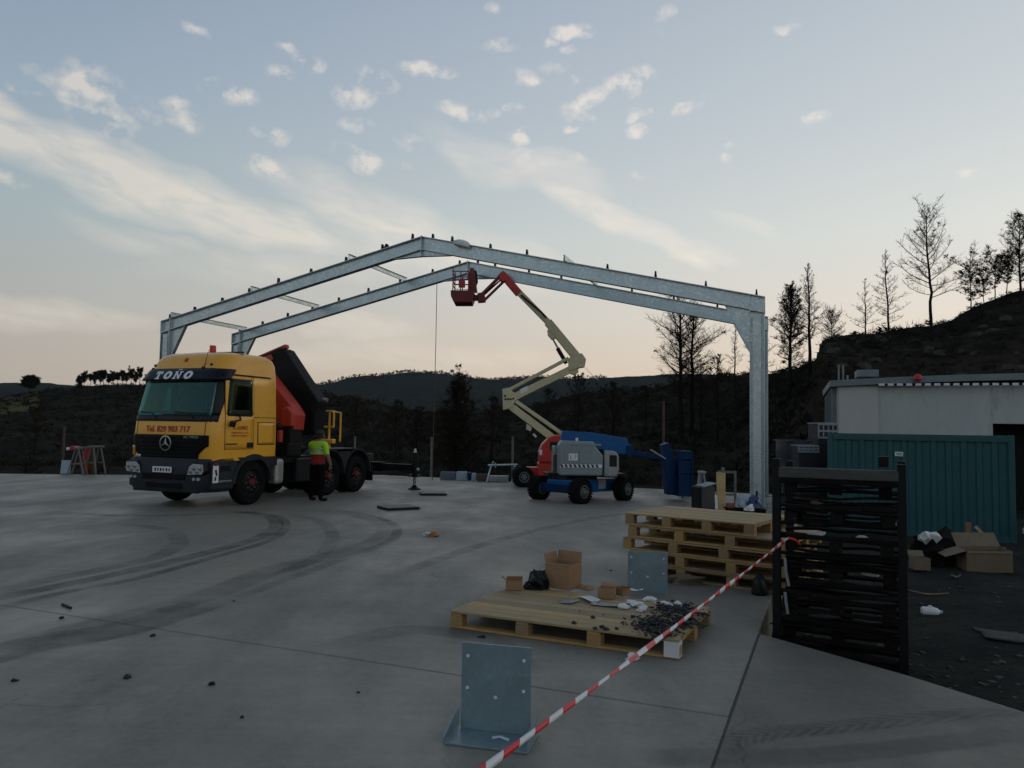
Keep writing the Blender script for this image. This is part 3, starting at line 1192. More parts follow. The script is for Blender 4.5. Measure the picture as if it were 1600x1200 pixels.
# ------------------------------------------------------------------ yellow crane truck
TT = math.radians(22)
truck = thing('crane_truck', 'yellow crane truck with TOÑO on its sun visor and a folded crane', 'truck', (-7.69, 17.27, 0), -TT)
M_yel = mat('yellow_paint', (.86, .42, .032), .34, 0, .08, 1.2, coat=.35, wear=((.55, .33, .08), 5.0, .74))
M_bump = mat('bumper_grey', (.028, .034, .042), .55, 0, .25, 3.0, spec=.2)
M_fend = mat('mudguard_grey', (.030, .032, .036), .6, 0, .25, 3.0, spec=.15)
M_grille = mat('grille_black', (.006, .006, .008), .5, 0, .3, 5.0, spec=.12)
M_visor = mat('visor_navy', (.008, .011, .022), .35, 0, .2, 5.0, spec=.2)
M_crred = mat('crane_red', (.52, .045, .025), .45, 0, .3, 2.5, wear=((.20, .03, .02), 4.0, .62))
M_crblk = mat('crane_black', (.007, .007, .008), .6, 0, .35, 3.0, bump=.1, spec=.2)
M_hub = mat('hub_red', (.14, .010, .016), .6, 0, .35, 6.0)
M_chrome = mat('chrome', (.34, .36, .37), .3, .8, .1, 4.0)
M_lamp = mat('lamp_lens', (.55, .58, .60), .12, .2, .35, 16.0, spec=.8)
M_amber = mat('amber_lens', (.60, .27, .03), .25, 0, .25, 9.0)
M_letw = mat('letter_white', (.75, .76, .78), .5, 0, .06, 5.0)
M_letr = mat('letter_red', (.42, .03, .015), .5, 0, .12, 5.0)
M_lets = mat('letter_silver', (.42, .44, .46), .35, .6, .1, 5.0)
M_beac = mat('beacon_red', (.62, .02, .02), .25, 0, .2, 9.0)
M_seam = mat('door_seam', (.10, .055, .01), .8, 0, .2, 5.0)
M_tank = mat('tank_alu', (.46, .47, .46), .45, .5, .2, 4.0)
def pane_mat(name, tint, refl):
    """see-through tinted glass with a sky reflection that grows toward grazing angles"""
    m = bpy.data.materials.new(name)
    m.use_nodes = True
    n, l = m.node_tree.nodes, m.node_tree.links
    n.remove(n['Principled BSDF'])
    tr, gs, mx = n.new('ShaderNodeBsdfTransparent'), n.new('ShaderNodeBsdfGlossy'), n.new('ShaderNodeMixShader')
    tr.inputs[0].default_value = (*tint, 1)
    gs.inputs['Color'].default_value = (.50, .76, .73, 1)
    nz = n.new('ShaderNodeTexNoise')
    nz.inputs['Scale'].default_value = 2.5
    nz.inputs['Detail'].default_value = 5
    rg = n.new('ShaderNodeMapRange')
    rg.inputs['To Min'].default_value, rg.inputs['To Max'].default_value = .02, .14
    l.new(nz.outputs['Fac'], rg.inputs['Value'])
    l.new(rg.outputs['Result'], gs.inputs['Roughness'])
    lw = n.new('ShaderNodeLayerWeight')
    lw.inputs['Blend'].default_value = .16
    r2 = n.new('ShaderNodeMapRange')
    r2.inputs['To Min'].default_value, r2.inputs['To Max'].default_value = refl, .6
    l.new(lw.outputs['Fresnel'], r2.inputs['Value'])
    l.new(r2.outputs['Result'], mx.inputs[0])
    l.new(tr.outputs[0], mx.inputs[1])
    l.new(gs.outputs[0], mx.inputs[2])
    l.new(mx.outputs[0], n['Material Output'].inputs[0])
    MATS[name] = m
    return m


M_teal = pane_mat('windscreen_glass', (.62, .82, .79), .045)
M_dkgl = pane_mat('side_glass', (.45, .52, .54), .02)
M_trim = mat('cab_trim', (.22, .23, .22), .8, 0, .2, 4.0)
M_seat = mat('seat_cloth', (.05, .055, .065), .9, 0, .3, 8.0)


def itab(tab, z):
    return float(np.interp(z, [a for a, b in tab], [b for a, b in tab]))


# the cab as stacked plan outlines: half width, front, corner radius at each height
HW = [(1.05, 1.235), (1.6, 1.235), (2.0, 1.225), (2.9, 1.185), (3.1, 1.16), (3.3, 1.13), (3.42, 1.08), (3.50, 1.0), (3.54, .90), (3.56, .75)]
YF = [(1.05, .10), (1.6, .07), (1.95, .10), (2.9, .33), (3.06, .38), (3.2, .44), (3.38, .54), (3.47, .64), (3.53, .80), (3.56, 1.05)]
YR = [(1.05, 2.22), (3.3, 2.22), (3.45, 2.18), (3.54, 2.05), (3.56, 1.9)]
RC = [(1.05, .22), (2.0, .25), (3.1, .30), (3.4, .34), (3.56, .3)]


def cab_front(x, z, off=0.0):
    hw, yf, r = itab(HW, z), itab(YF, z), itab(RC, z)
    e = abs(x) - (hw - r)
    bow = .07 * (1 - (x / hw) ** 2)
    if e <= 0:
        return Vector((x, yf - bow - off, z))
    e = min(e, r)
    y = yf + r - math.sqrt(max(r * r - e * e, 0)) - bow
    nx = e / r
    return Vector((x + math.copysign(nx * off, x), y - off * math.sqrt(max(0, 1 - nx * nx)), z))


def cab_side(y, z, off=0.0, s=1):
    return Vector((s * (itab(HW, z) + off), y, z))


def front_patch(name, xl, xr, z0, z1, mt, parent, off=.006, nu=18, nv=8, th=.006):
    fx = lambda q, z: q(z) if callable(q) else q
    mb = MB().grid(lambda u, v: cab_front(fx(xl, z0 + (z1 - z0) * v) * (1 - u) + fx(xr, z0 + (z1 - z0) * v) * u, z0 + (z1 - z0) * v, off), nu, nv)
    return mb.build(name, mt, parent, smooth=True, solid=th)


def side_patch(name, y0, y1, z0, z1, mt, parent, off=.006, s=1, nv=8, th=.006):
    fy = lambda q, z: q(z) if callable(q) else q
    mb = MB().grid(lambda u, v: cab_side(fy(y0, z0 + (z1 - z0) * v) * (1 - u) + fy(y1, z0 + (z1 - z0) * v) * u, z0 + (z1 - z0) * v, off, s), 6, nv)
    return mb.build(name, mt, parent, smooth=True, solid=th)


zs = [1.05, 1.2, 1.4, 1.6, 1.8, 1.95, 2.2, 2.5, 2.75, 2.9, 3.0, 3.06, 3.13, 3.2, 3.28, 3.34, 3.38, 3.42, 3.45, 3.48, 3.51, 3.53, 3.545, 3.56]
mb = MB()
rings = []
for z in zs:
    hw, yr, r = itab(HW, z), itab(YR, z), .12
    ring = []
    for k in range(25):
        t = -1 + 2 * k / 24
        x = hw * math.copysign(abs(t) ** .8, t)
        ring.append(cab_front(x, z))
    for k in range(1, 7):
        ring.append(Vector((hw, ring[24].y + (yr - r - ring[24].y) * k / 6, z)))
    for k in range(1, 5):
        a = k / 4 * math.pi / 2
        ring.append(Vector((hw - r + r * math.cos(a), yr - r + r * math.sin(a), z)))
    for k in range(1, 6):
        ring.append(Vector((hw - r - (2 * hw - 2 * r) * k / 6, yr, z)))
    for k in range(0, 5):
        a = math.pi / 2 + k / 4 * math.pi / 2
        ring.append(Vector((-hw + r + r * math.cos(a), yr - r + r * math.sin(a), z)))
    y_end = yr - r
    for k in range(1, 6):
        ring.append(Vector((-hw, y_end + (ring[0].y - y_end) * k / 6, z)))
    rings.append(ring)
n = len(rings[0])
mb.add([p for r_ in rings for p in r_], [(i * n + k, i * n + (k + 1) % n, (i + 1) * n + (k + 1) % n, (i + 1) * n + k) for i in range(len(rings) - 1) for k in range(n)
          if not (1 <= k <= 22 and 1.94 < zs[i] < 2.89) and not (k in (25, 26, n - 4, n - 3) and 2.19 < zs[i] < 2.74)]
       + [tuple(range(n - 1, -1, -1)), tuple((len(rings) - 1) * n + k for k in range(n))])
cab = mb.build('cab', M_yel, truck, smooth=True, angle=.7)
front_patch('windscreen_surround', -1.20, 1.20, 1.93, 2.07, M_black, cab, .005, 28, 4)
for s in (-1, 1):
    front_patch('windscreen_surround', lambda z: s * 1.20, lambda z: s * (1.07 - (z - 2) * .06), 2.07, 2.92, M_black, cab, .005, 8, 10)
# inside the cab: lining, dashboard, wheel and seats
MB().box((0, 2.10, 2.5), (2.2, .04, 1.5)).build('rear_lining', M_trim, truck)
MB().box((0, 1.2, 1.80), (2.2, 1.8, .04)).build('cab_floor', M_trim, truck)
MB().box((0, 1.35, 3.26), (1.9, 1.4, .04)).build('roof_lining', M_trim, truck)
MB().prism([(.30, 1.84), (.78, 1.84), (.74, 2.02), (.55, 2.10), (.34, 2.06)], 'x', -1.05, 1.05).build('dashboard', M_trim, truck, bevel=.03)
MB().box((-.35, .45, 2.115), (.35, .2, .012), rotm('Z', .2)).build('dashboard_papers', M_letw, truck)
MB().lathe([(.20, -.015), (.225, 0), (.20, .015), (.185, 0), (.20, -.015)], 22, 'z').build('steering_wheel', M_black, truck, smooth=True)
sw_ = [c for c in truck.children if c.name.startswith('steering_wheel')][-1]
sw_.location = (.58, .78, 2.20)
sw_.rotation_euler = (-.6, 0, 0)
for xs_ in (-.6, .58):
    st_ = MB().box((xs_, 1.42, 2.30), (.46, .14, .62), rotm('X', -.12)).build('seat', M_seat, truck, bevel=.05)
    MB().box((xs_, 1.47, 2.70), (.26, .10, .18)).build('headrest', M_seat, st_, bevel=.04)
    MB().box((xs_, 1.20, 1.95), (.48, .50, .16)).build('seat_cushion', M_seat, st_, bevel=.05)
front_patch('windscreen', lambda z: -1.09 + (z - 2) * .06, lambda z: 1.09 - (z - 2) * .06, 2.06, 2.90, M_teal, truck, .016, 28, 10)
# visor: a shelf standing off the glass
vis = MB().grid(lambda u, v: cab_front(-1.17 + 2.34 * u, 2.86 + .26 * v, .13 - .09 * v), 28, 4).build('sun_visor', M_visor, truck, smooth=True, solid=.02)
# wipers
for x0, x1 in ((-.95, -.45), (.1, .62)):
    MB().tube([cab_front(x1 + .05, 1.99, .03), cab_front(x1 - .1, 2.10, .04), cab_front(x0, 2.13, .035)], .014, 6).build('wiper', M_black, truck)
# grille with slats
gl = lambda z: -1.235 + .40 * max(0, (1.33 - z) / .33) if z > 1.0 else -.8
grl = front_patch('grille', lambda z: -itab([(1.0, .82), (1.18, .93), (1.34, 1.22), (1.62, 1.235)], z), lambda z: itab([(1.0, .82), (1.20, .86), (1.34, 1.02), (1.36, 1.10), (1.62, 1.10)], z), 1.05, 1.62, M_grille, truck, .012, 24, 12)
for k in range(5):
    z = 1.12 + k * .085
    w = .78 + k * .03
    MB().grid(lambda u, v: cab_front(-w + 2 * w * u, z + .03 * v, .016 + .006 * (1 - v)), 18, 1).build('slat', M_grille, grl, smooth=True, solid=.012)
for xs_ in (-1.0, 1.0):
    front_patch('panel_gap', xs_ - .007, xs_ + .007, 1.62, 1.95, M_seam, truck, .003, 2, 4, .003)
front_patch('panel_gap', -1.2, 1.2, 1.915, 1.930, M_seam, truck, .003, 24, 1, .003)
front_patch('panel_gap', -.9, .9, 3.125, 3.138, M_seam, truck, .002, 24, 1, .003)
# bumper
BZ = [(.36, .02), (.50, -.02), (.85, -.04), (1.10, .02)]
mb = MB()
rings = []
for z in (.36, .42, .55, .75, .95, 1.06, 1.10):
    ring = []
    y0 = itab(BZ, z)
    hw = 1.235 if z > .45 else 1.235 - (.45 - z) * 1.2
    for k in range(21):
        x = -hw + 2 * hw * k / 20
        e = max(0, abs(x) - (hw - .3))
        ring.append((x, y0 + .3 - math.sqrt(max(.09 - e * e, 0)) - .06 * (1 - (x / hw) ** 2), z))
    ring += [(hw, .72, z), (-hw, .72, z)]
    rings.append(ring)
n = len(rings[0])
mb.add([p for r_ in rings for p in r_], [(i * n + k, i * n + (k + 1) % n, (i + 1) * n + (k + 1) % n, (i + 1) * n + k) for i in range(len(rings) - 1) for k in range(n)]
       + [tuple(range(n - 1, -1, -1)), tuple((len(rings) - 1) * n + k for k in range(n))])
bmp = mb.build('bumper', M_bump, truck, smooth=True)
MB().box((0, -.075, .695), (1.25, .05, .13)).build('air_intake', M_grille, bmp, bevel=.01)
MB().box((0, -.055, .50), (1.05, .05, .12)).build('lower_intake', M_grille, bmp, bevel=.01)
MB().box((0, .0, .39), (1.9, .08, .09)).build('spoiler_lip', M_black, bmp, bevel=.02)
pl = MB().box((-.02, -.115, .845), (.56, .012, .13)).build('number_plate', M_letw, truck, bevel=.006)
for k, xx in enumerate((-.21, -.13, -.05, .03, .12, .2)):
    MB().box((xx, -.124, .845), (.035 if k % 2 else .045, .004, .07)).build('plate_mark', M_bump, pl)
for s in (-1, 1):
    hl = MB().prism([(s * .64, .72), (s * 1.12, .75), (s * 1.17, .84), (s * 1.15, 1.01), (s * .80, 1.03), (s * .68, .92)], 'y', -.085, .12)
    hl = hl.build('headlight', M_black, truck, bevel=.02)
    MB().prism([(s * .69, .75), (s * 1.10, .775), (s * 1.14, .85), (s * 1.12, .985), (s * .83, .995), (s * .73, .91)], 'y', -.093, -.08).build('lens', M_lamp, hl)
    for q in range(4):
        MB().lathe([(.0, -.115), (.045, -.11), (.06, -.095)], 10, 'y', (s * (.78 + .09 * q), 0, .83 + .07 * (q % 2))).build('reflector', M_chrome, hl, smooth=True)
    for q in range(2):
        MB().tube([(s * (.86 + .12 * q), -.085, .66), (s * (.86 + .12 * q), -.03, .66)], .035, 10).build('fog_lamp', M_lamp, truck)
    if s < 0:
        MB().grid(lambda u, v: cab_front(s * (1.02 + .20 * u), 1.14 + .22 * v, .02), 6, 4).build('indicator', M_amber, truck, smooth=True, solid=.02)
# doors, windows and seams on both sides (the photo shows the driver's side)
for s in (1, -1):
    side_patch('door', .42, 1.34, 1.30, 2.10, M_yel, truck, .004, s, 6)
    dr = truck.children[-1] if False else [c for c in truck.children if c.name.startswith('door')][-1]
    side_patch('window', lambda z: .50 + max(0, (z - 2.2)) * .12, 1.27, 2.10, 2.88, M_dkgl, dr, .014, s)
    wl = lambda z: .50 + max(0, (z - 2.2)) * .12
    side_patch('door_frame', .42, lambda z: wl(z) - .02, 2.10, 2.98, M_yel, dr, .004, s)
    side_patch('door_frame', 1.29, 1.34, 2.10, 2.98, M_yel, dr, .004, s)
    side_patch('door_frame', lambda z: wl(z) - .02, 1.29, 2.90, 2.98, M_yel, dr, .004, s, 2)
    side_patch('window_seal', lambda z: wl(z) - .03, lambda z: wl(z) + .02, 2.08, 2.90, M_black, dr, .009, s)
    side_patch('window_seal', 1.25, 1.30, 2.08, 2.90, M_black, dr, .009, s)
    side_patch('window_seal', lambda z: wl(z), 1.28, 2.06, 2.12, M_black, dr, .009, s, 2)
    side_patch('window_seal', lambda z: wl(z), 1.28, 2.86, 2.91, M_black, dr, .009, s, 2)
    side_patch('gutter', .36, 1.95, 2.985, 3.02, M_black, truck, .012, s, 2)
    side_patch('door_gap', 1.34, 1.355, 1.30, 2.98, M_seam, truck, .003, s)
    side_patch('door_gap', .405, .42, 1.30, 2.98, M_seam, truck, .003, s)
    side_patch('locker_lid', 1.50, 2.06, 1.42, 1.92, M_yel, truck, .01, s)
    side_patch('locker_gap', 1.48, 2.08, 1.40, 1.94, M_seam, truck, .004, s)
    side_patch('crease_dark_strip', .42, 2.2, 2.035, 2.05, M_seam, truck, .001, s, 2)  # dark strip laid flat on the side to draw the crease line
    MB().box((s * 1.25, 1.22, 1.40), (.04, .19, .12)).build('door_handle', M_black, truck, bevel=.01)
    MB().tube([(s * 1.24, .85, 2.10), (s * 1.32, .80, 1.98), (s * 1.34, .56, 1.93)], .022, 8).build('mirror_arm', M_black, truck)
    MB().box((s * 1.35, .52, 1.88), (.10, .12, .13), rotm('Y', .3)).build('mirror', M_black, truck, bevel=.02)
    # lower side: corner skirt, step well and front mudguard
    MB().prism([(.06, 1.06), (.9, 1.06), (.80, .72), (.76, .44), (.10, .44)], 'x', s * .9, s * 1.225).build('side_skirt', M_bump, truck, bevel=.02)
    MB().box((s * 1.21, .40, .88), (.05, .5, .14)).build('step', M_black, truck, bevel=.01)
    MB().box((s * 1.21, .40, .60), (.06, .55, .04)).build('step', M_chrome, truck, bevel=.006)
    arch = MB()
    prof = [(math.pi * k / 16) for k in range(17)]
    out = [(1.4 - .70 * math.cos(a), .53 + .66 * math.sin(a)) for a in prof] + [(1.4 + .60 * math.cos(a), .53 + .56 * math.sin(a)) for a in prof]
    arch.prism(out, 'x', s * .86, s * 1.245)
    arch.build('front_mudguard', M_fend, truck, smooth=True, angle=.5)
    MB().prism([(1.98, .9), (2.22, .9), (2.22, 1.12), (.85, 1.12), (.95, 1.02), (1.8, 1.06)], 'x', s * 1.0, s * 1.24).build('sill_panel', M_fend, truck)
MB().grid(lambda u, v: cab_front(-.98 + .16 * u, 1.10 + .06 * v, .03), 4, 2).build('lens_trim', M_lamp, truck, smooth=True, solid=.01)
# sticker by the right corner
st = MB().box((1.243, .17, .78), (.006, .17, .40)).build('warning_sticker', M_letw, truck)
MB().box((1.25, .17, .99), (.006, .15, .07)).build('sticker_mark', M_hub, st)
MB().box((1.25, .18, .80), (.006, .05, .13), rotm('X', .3)).build('sticker_mark', M_black, st)
MB().box((1.25, .16, .67), (.006, .04, .09), rotm('X', -.2)).build('sticker_mark', M_black, st)

# badge: ring and three-pointed star
bd = MB()
cx, cz = 0.0, 1.43
ring = MB()
pts_o = 32
for k in range(pts_o):
    a0, a1 = 2 * math.pi * k / pts_o, 2 * math.pi * (k + 1) / pts_o
    q_ = [(cx + r_ * math.sin(a), cz + r_ * math.cos(a)) for a in (a0, a1) for r_ in (.145, .17)]
    ring.add([(q_[0][0], -.075, q_[0][1]), (q_[1][0], -.07, q_[1][1]), (q_[3][0], -.07, q_[3][1]), (q_[2][0], -.075, q_[2][1])], [(0, 1, 2, 3)])
badge = ring.build('badge', M_chrome, truck, solid=.012)
for k in range(3):
    a = 2 * math.pi * k / 3
    tip = (cx + .15 * math.sin(a), cz + .15 * math.cos(a))
    l_ = (cx + .035 * math.sin(a - 1.05), cz + .035 * math.cos(a - 1.05))
    r_ = (cx + .035 * math.sin(a + 1.05), cz + .035 * math.cos(a + 1.05))
    MB().add([(tip[0], -.078, tip[1]), (l_[0], -.078, l_[1]), (cx, -.10, cz), (r_[0], -.078, r_[1])], [(0, 1, 2), (0, 2, 3)]).build('star_arm', M_chrome, badge)
MB().lathe([(.0, -.02), (.03, -.015), (.04, 0)], 12, 'y', (-.04, .06, 1.885)).build('bonnet_badge', M_chrome, truck, smooth=True)


def front_mw(x, z, off, tilt=0.0):
    p = cab_front(x, z, off)
    dz = cab_front(x, z + .02, off) - p
    return Matrix.Translation(p) @ Matrix(((1, 0, 0, 0), (0, dz.y / dz.length, -dz.z / dz.length, 0), (0, dz.z / dz.length, dz.y / dz.length, 0), (0, 0, 0, 1)))


# TOÑO in heavy slab letters on the visor
def slab_letter(ch):
    b_ = []
    if ch == 'T':
        b_ = [[(0, .80), (.9, .80), (.9, 1), (0, 1)], [(0, .62), (.15, .62), (.15, .8), (0, .8)], [(.75, .62), (.9, .62), (.9, .8), (.75, .8)], [(.30, .15), (.60, .15), (.60, .8), (.30, .8)], [(.15, 0), (.75, 0), (.75, .15), (.15, .15)]]
    if ch == 'N':
        b_ = [[(0, 0), (.42, 0), (.42, .14), (0, .14)], [(.10, .14), (.30, .14), (.30, .86), (.10, .86)], [(0, .86), (.36, .86), (.36, 1), (0, 1)], [(.24, 1.0), (.36, .86), (.98, 0), (.72, 0), (.30, .62)],
              [(.72, .14), (.90, .14), (.90, .86), (.72, .86)], [(.60, .86), (1.04, .86), (1.04, 1), (.60, 1)], [(.25, 1.10), (.40, 1.20), (.55, 1.14), (.72, 1.20), (.72, 1.30), (.55, 1.24), (.40, 1.30), (.25, 1.20)]]
    if ch == 'O':
        for k in range(20):
            a0, a1 = 2 * math.pi * k / 20, 2 * math.pi * (k + 1) / 20
            b_.append([(.54 + .54 * math.sin(a0), .5 + .52 * math.cos(a0)), (.54 + .54 * math.sin(a1), .5 + .52 * math.cos(a1)), (.54 + .19 * math.sin(a1), .5 + .26 * math.cos(a1)), (.54 + .19 * math.sin(a0), .5 + .26 * math.cos(a0))])
    return b_


def visor_pt(x, z):
    v = (z - 2.86) / .26
    return cab_front(x, z, .13 - .09 * v + .018)


xc = -.66
hgt = .185
wdt = .222
for ch, adv in (('T', 1.22), ('O', 1.36), ('N', 1.36), ('O', 1.2)):
    mb = MB()
    for poly in slab_letter(ch):
        o_ = len(mb.v)
        mb.add([visor_pt(xc + p_[0] * wdt, 2.878 + p_[1] * hgt) for p_ in poly], [tuple(range(len(poly)))])
    mb.build('letter', M_letw, vis, solid=.004)
    xc += adv * wdt


def front_lettering(name, text, size, mt, x, z, off, bold=0.0, xs=1.0):
    """lettering laid along the curved front of the cab"""
    o = lettering(name, text, size, mt, truck, Matrix.Identity(4), bold, xs)
    o.matrix_local = Matrix.Identity(4)
    for v in o.data.vertices:
        v.co = cab_front(x + v.co.x * xs, z + v.co.y, off + v.co.z)
    return o


front_lettering('phone_lettering', 'Tel. 829 903 717', .185, M_letr, -.05, 1.685, .010, .004, 1.02)
front_lettering('model_lettering', 'AC TROS', .075, M_lets, .66, 1.55, .03, .001, 1.3)


def side_mw(y, z, off=.016):
    x = cab_side(y, z, off).x
    return Matrix.Translation((x, y, z)) @ Matrix(((0, 0, 1, 0), (1, 0, 0, 0), (0, 1, 0, 0), (0, 0, 0, 1)))


lettering('name_lettering', 'A. LOPEZ', .105, M_letr, truck, side_mw(.90, 1.76), .002, 1.1)
rl = random.Random(4)
for zz in (1.68, 1.615):                                  # two rows of small red print, too fine to read in the photo
    yy, mb = .62, MB()
    while yy < 1.16:
        w = rl.uniform(.012, .03)
        mb.box((cab_side(yy, zz, .012).x, yy, zz), (.005, w, rl.uniform(.02, .034)))
        yy += w + rl.choice((.012, .012, .035))
    mb.build('small_print', M_letr, truck)
MB().box((1.242, .62, 1.425), (.006, .38, .035)).build('side_badge', M_seam, truck)
# roof things
for x in (-.55, ):
    MB().tube([(x + .55, 1.25, 3.54), (x + .55, 1.25, 3.60), (x + .55, 1.25, 3.76)], [.075, .08, .075], 12).build('beacon', M_beac, truck, smooth=True)
MB().box((.2, 1.22, 3.575), (1.5, .10, .03)).build('light_bar', M_black, truck, bevel=.01)
MB().tube([cab_front(.60, 3.16, .0), cab_front(.60, 3.16, .03) + Vector((.03, .12, .40))], [.010, .004], 5).build('antenna', M_black, truck)
MB().box(cab_front(.60, 3.14, .02), (.05, .05, .06)).build('antenna_foot', M_black, truck)
for x, z in ((-.98, 3.14), (-.94, 3.22), (.78, 3.22)):
    MB().lathe([(0, -.03), (.03, -.02), (.035, .01)], 10, 'y', cab_front(x, z, .005)).build('marker_lamp', M_black, truck)
for x, y in ((-.95, 1.1), (-.75, 1.25), (.92, 1.2), (.55, 1.7)):
    MB().tube([(x, y, 3.42), (x, y, 3.53)], [.03, .055], 8).build('air_horn', M_black, truck)
MB().grid(lambda u, v: cab_front(-.05 + .1 * u, 3.30 + .08 * v, .01), 3, 2).build('roof_badge', M_letr, truck, smooth=True, solid=.004)

# chassis, tank, wheels, mudguards
for s in (-1, 1):
    MB().box((s * .42, 4.3, .86), (.09, 6.2, .28)).build('chassis_rail', M_blackst, truck)
MB().box((0, 7.35, .86), (1.1, .10, .26)).build('cross_member', M_blackst, truck)
MB().box((0, 3.0, 1.02), (2.2, 1.5, .16)).build('deck_plate', M_blackst, truck)
MB().box((1.06, 2.40, .74), (.30, .32, .62)).build('air_tank', M_tank, truck, bevel=.09, seg=4)
MB().box((-.95, 2.9, .75), (.55, 1.1, .55)).build('fuel_tank', M_tank, truck, bevel=.08)
MB().box((1.0, 3.35, .74), (.40, .62, .60)).build('battery_box', M_black, truck, bevel=.03)


def wheel_parts(x, y, s, r=.525, w=.31, twin=False, hub=M_hub):
    ty = MB().lathe([(.30, -w / 2 + .01), (.40, -w / 2), (r - .05, -w / 2 + .01), (r - .012, -w / 2 + .045), (r, -w / 2 + .09), (r, w / 2 - .09), (r - .012, w / 2 - .045), (r - .05, w / 2 - .01), (.40, w / 2), (.30, w / 2 - .01)], 36, 'x').build('wheel', M_tyre, truck, smooth=True, angle=.5)
    ty.location = (x, y, r)
    rim = MB().lathe([(.30, w / 2 - .02), (.27, w / 2 - .05), (.20, w / 2 - (.02 if not twin else .13)), (.12, w / 2 - (.03 if not twin else .14))], 28, 'x').build('rim', M_blackst, ty, smooth=True)
    rim.scale = (s, 1, 1)
    hb = MB().lathe([(.105, w / 2 - .12), (.10, w / 2 - .02), (.08, w / 2 + .01), (0, w / 2 + .015)], 20, 'x').build('hub', hub, ty, smooth=True)
    hb.scale = (s, 1, 1)
    for k in range(8):
        a = k * math.pi / 4
        MB().tube([(s * (w / 2 - .06), .165 * math.cos(a), .165 * math.sin(a)), (s * (w / 2 - .02), .165 * math.cos(a), .165 * math.sin(a))], .016, 6).build('wheel_nut', M_steel, ty)
    return ty


AX2, AX3 = 4.45, 5.78
for s in (-1, 1):
    wheel_parts(s * 1.05, 1.4, s)
    for ax in (AX2, AX3):
        wheel_parts(s * 1.06, ax, s, twin=True)
        wheel_parts(s * .72, ax, s, twin=True)
    for ax in (AX2, AX3):
        a_ = [(math.pi * (k / 18)) for k in range(19)]
        out = [(ax - .69 * math.cos(a), .56 + .70 * math.sin(a)) for a in a_] + [(ax + .64 * math.cos(a), .56 + .65 * math.sin(a)) for a in a_]
        MB().prism(out, 'x', s * .60, s * 1.24).build('rear_mudguard', M_fend, truck, smooth=True, angle=.5)
    MB().prism([(AX2 + .02, 1.235), (AX3 - .02, 1.235), (AX3 - .02, 1.262), (AX2 + .02, 1.262)], 'x', s * .60, s * 1.24).build('mudguard_bridge', M_fend, truck)
    MB().prism([(AX2 + .40, 1.18), (AX3 - .40, 1.18), (AX2 + .665, .62)], 'x', s * 1.215, s * 1.235).build('mudguard_web', M_fend, truck)
    MB().box((s * .92, AX3 + .80, .52), (.60, .03, .46)).build('mudflap', M_black, truck)
    MB().box((s * .9, AX3 + .78, .98), (.55, .30, .22)).build('tail_lamp_box', M_fend, truck, bevel=.03)
MB().box((0, 1.4, .53), (1.8, .12, .12)).build('axle', M_blackst, truck)
for ax in (AX2, AX3):
    MB().box((0, ax, .53), (1.6, .2, .2)).build('axle', M_blackst, truck)

# loader crane folded behind the cab
cr = MB().box((0, 3.0, 1.25), (2.3, .55, .34)).build('crane_base', M_crblk, truck, bevel=.03)
MB().tube([(-.1, 3.05, 1.3), (-.1, 3.05, 2.5)], [.34, .26], 16).build('crane_column', M_crred, truck, smooth=True)
MB().prism([(-.3, 2.3), (.3, 2.05), (.95, 1.75), (1.10, 1.75), (1.14, 2.16), (.95, 2.42), (.15, 3.22), (-.2, 3.3)], 'y', 2.98, 3.42).build('inner_boom', M_crred, truck, bevel=.03)
MB().prism([(.86, 1.85), (1.17, 1.85), (1.17, 2.20), (.98, 2.36), (.86, 2.3)], 'y', 2.80, 2.975).build('boom_knuckle', M_crred, truck, bevel=.03)
MB().box((.6, 3.1, 1.55), (1.0, .5, .55)).build('valve_block', M_crblk, truck, bevel=.03)
MB().tube([(.9, 2.72, 1.45), (.9, 2.72, 1.75)], .07, 10).build('oil_filter', M_crred, truck, smooth=True)
ob = MB().prism([(-1.1, 3.62), (-.05, 3.98), (.12, 3.92), (1.27, 2.52), (1.22, 2.3), (1.16, 1.72), (.86, 1.60), (.50, 2.25), (-.35, 3.3), (-1.0, 3.42)], 'y', 3.74, 4.20).build('outer_boom', M_crblk, truck, bevel=.04)
MB().prism([(-.92, 3.60), (-.30, 3.80), (-.22, 3.66), (-.85, 3.46)], 'y', 3.71, 3.738).build('boom_sticker', M_crred, ob)
MB().add([(-.62, 3.705, 3.60), (-.48, 3.705, 3.74), (-.42, 3.705, 3.66)], [(0, 1, 2)]).build('sticker_mark', M_letw, ob)
for k, (ox, oz) in enumerate(((.10, .06), (.02, -.02), (-.08, -.12))):
    MB().bar((-1.0 + ox, 3.95, 3.66 + oz), (-.05 + ox, 3.95, 4.0 + oz * .6), .16, .10).build('extension', M_crred if k == 0 else M_crblk, truck, bevel=.01)
for k in range(4):
    y = 3.70
    MB().tube([(1.2 - .05 * k, y, 2.5), (1.26 - .03 * k, y - .08, 2.1), (1.05 - .08 * k, y - .1, 1.7), (.7, y - .2, 1.4)], .018, 6).build('hose', M_crblk, truck)
MB().tube([(1.30, 3.95, 2.58), (1.42, 3.95, 2.56)], .05, 8).build('hook_lug', M_steel, truck)
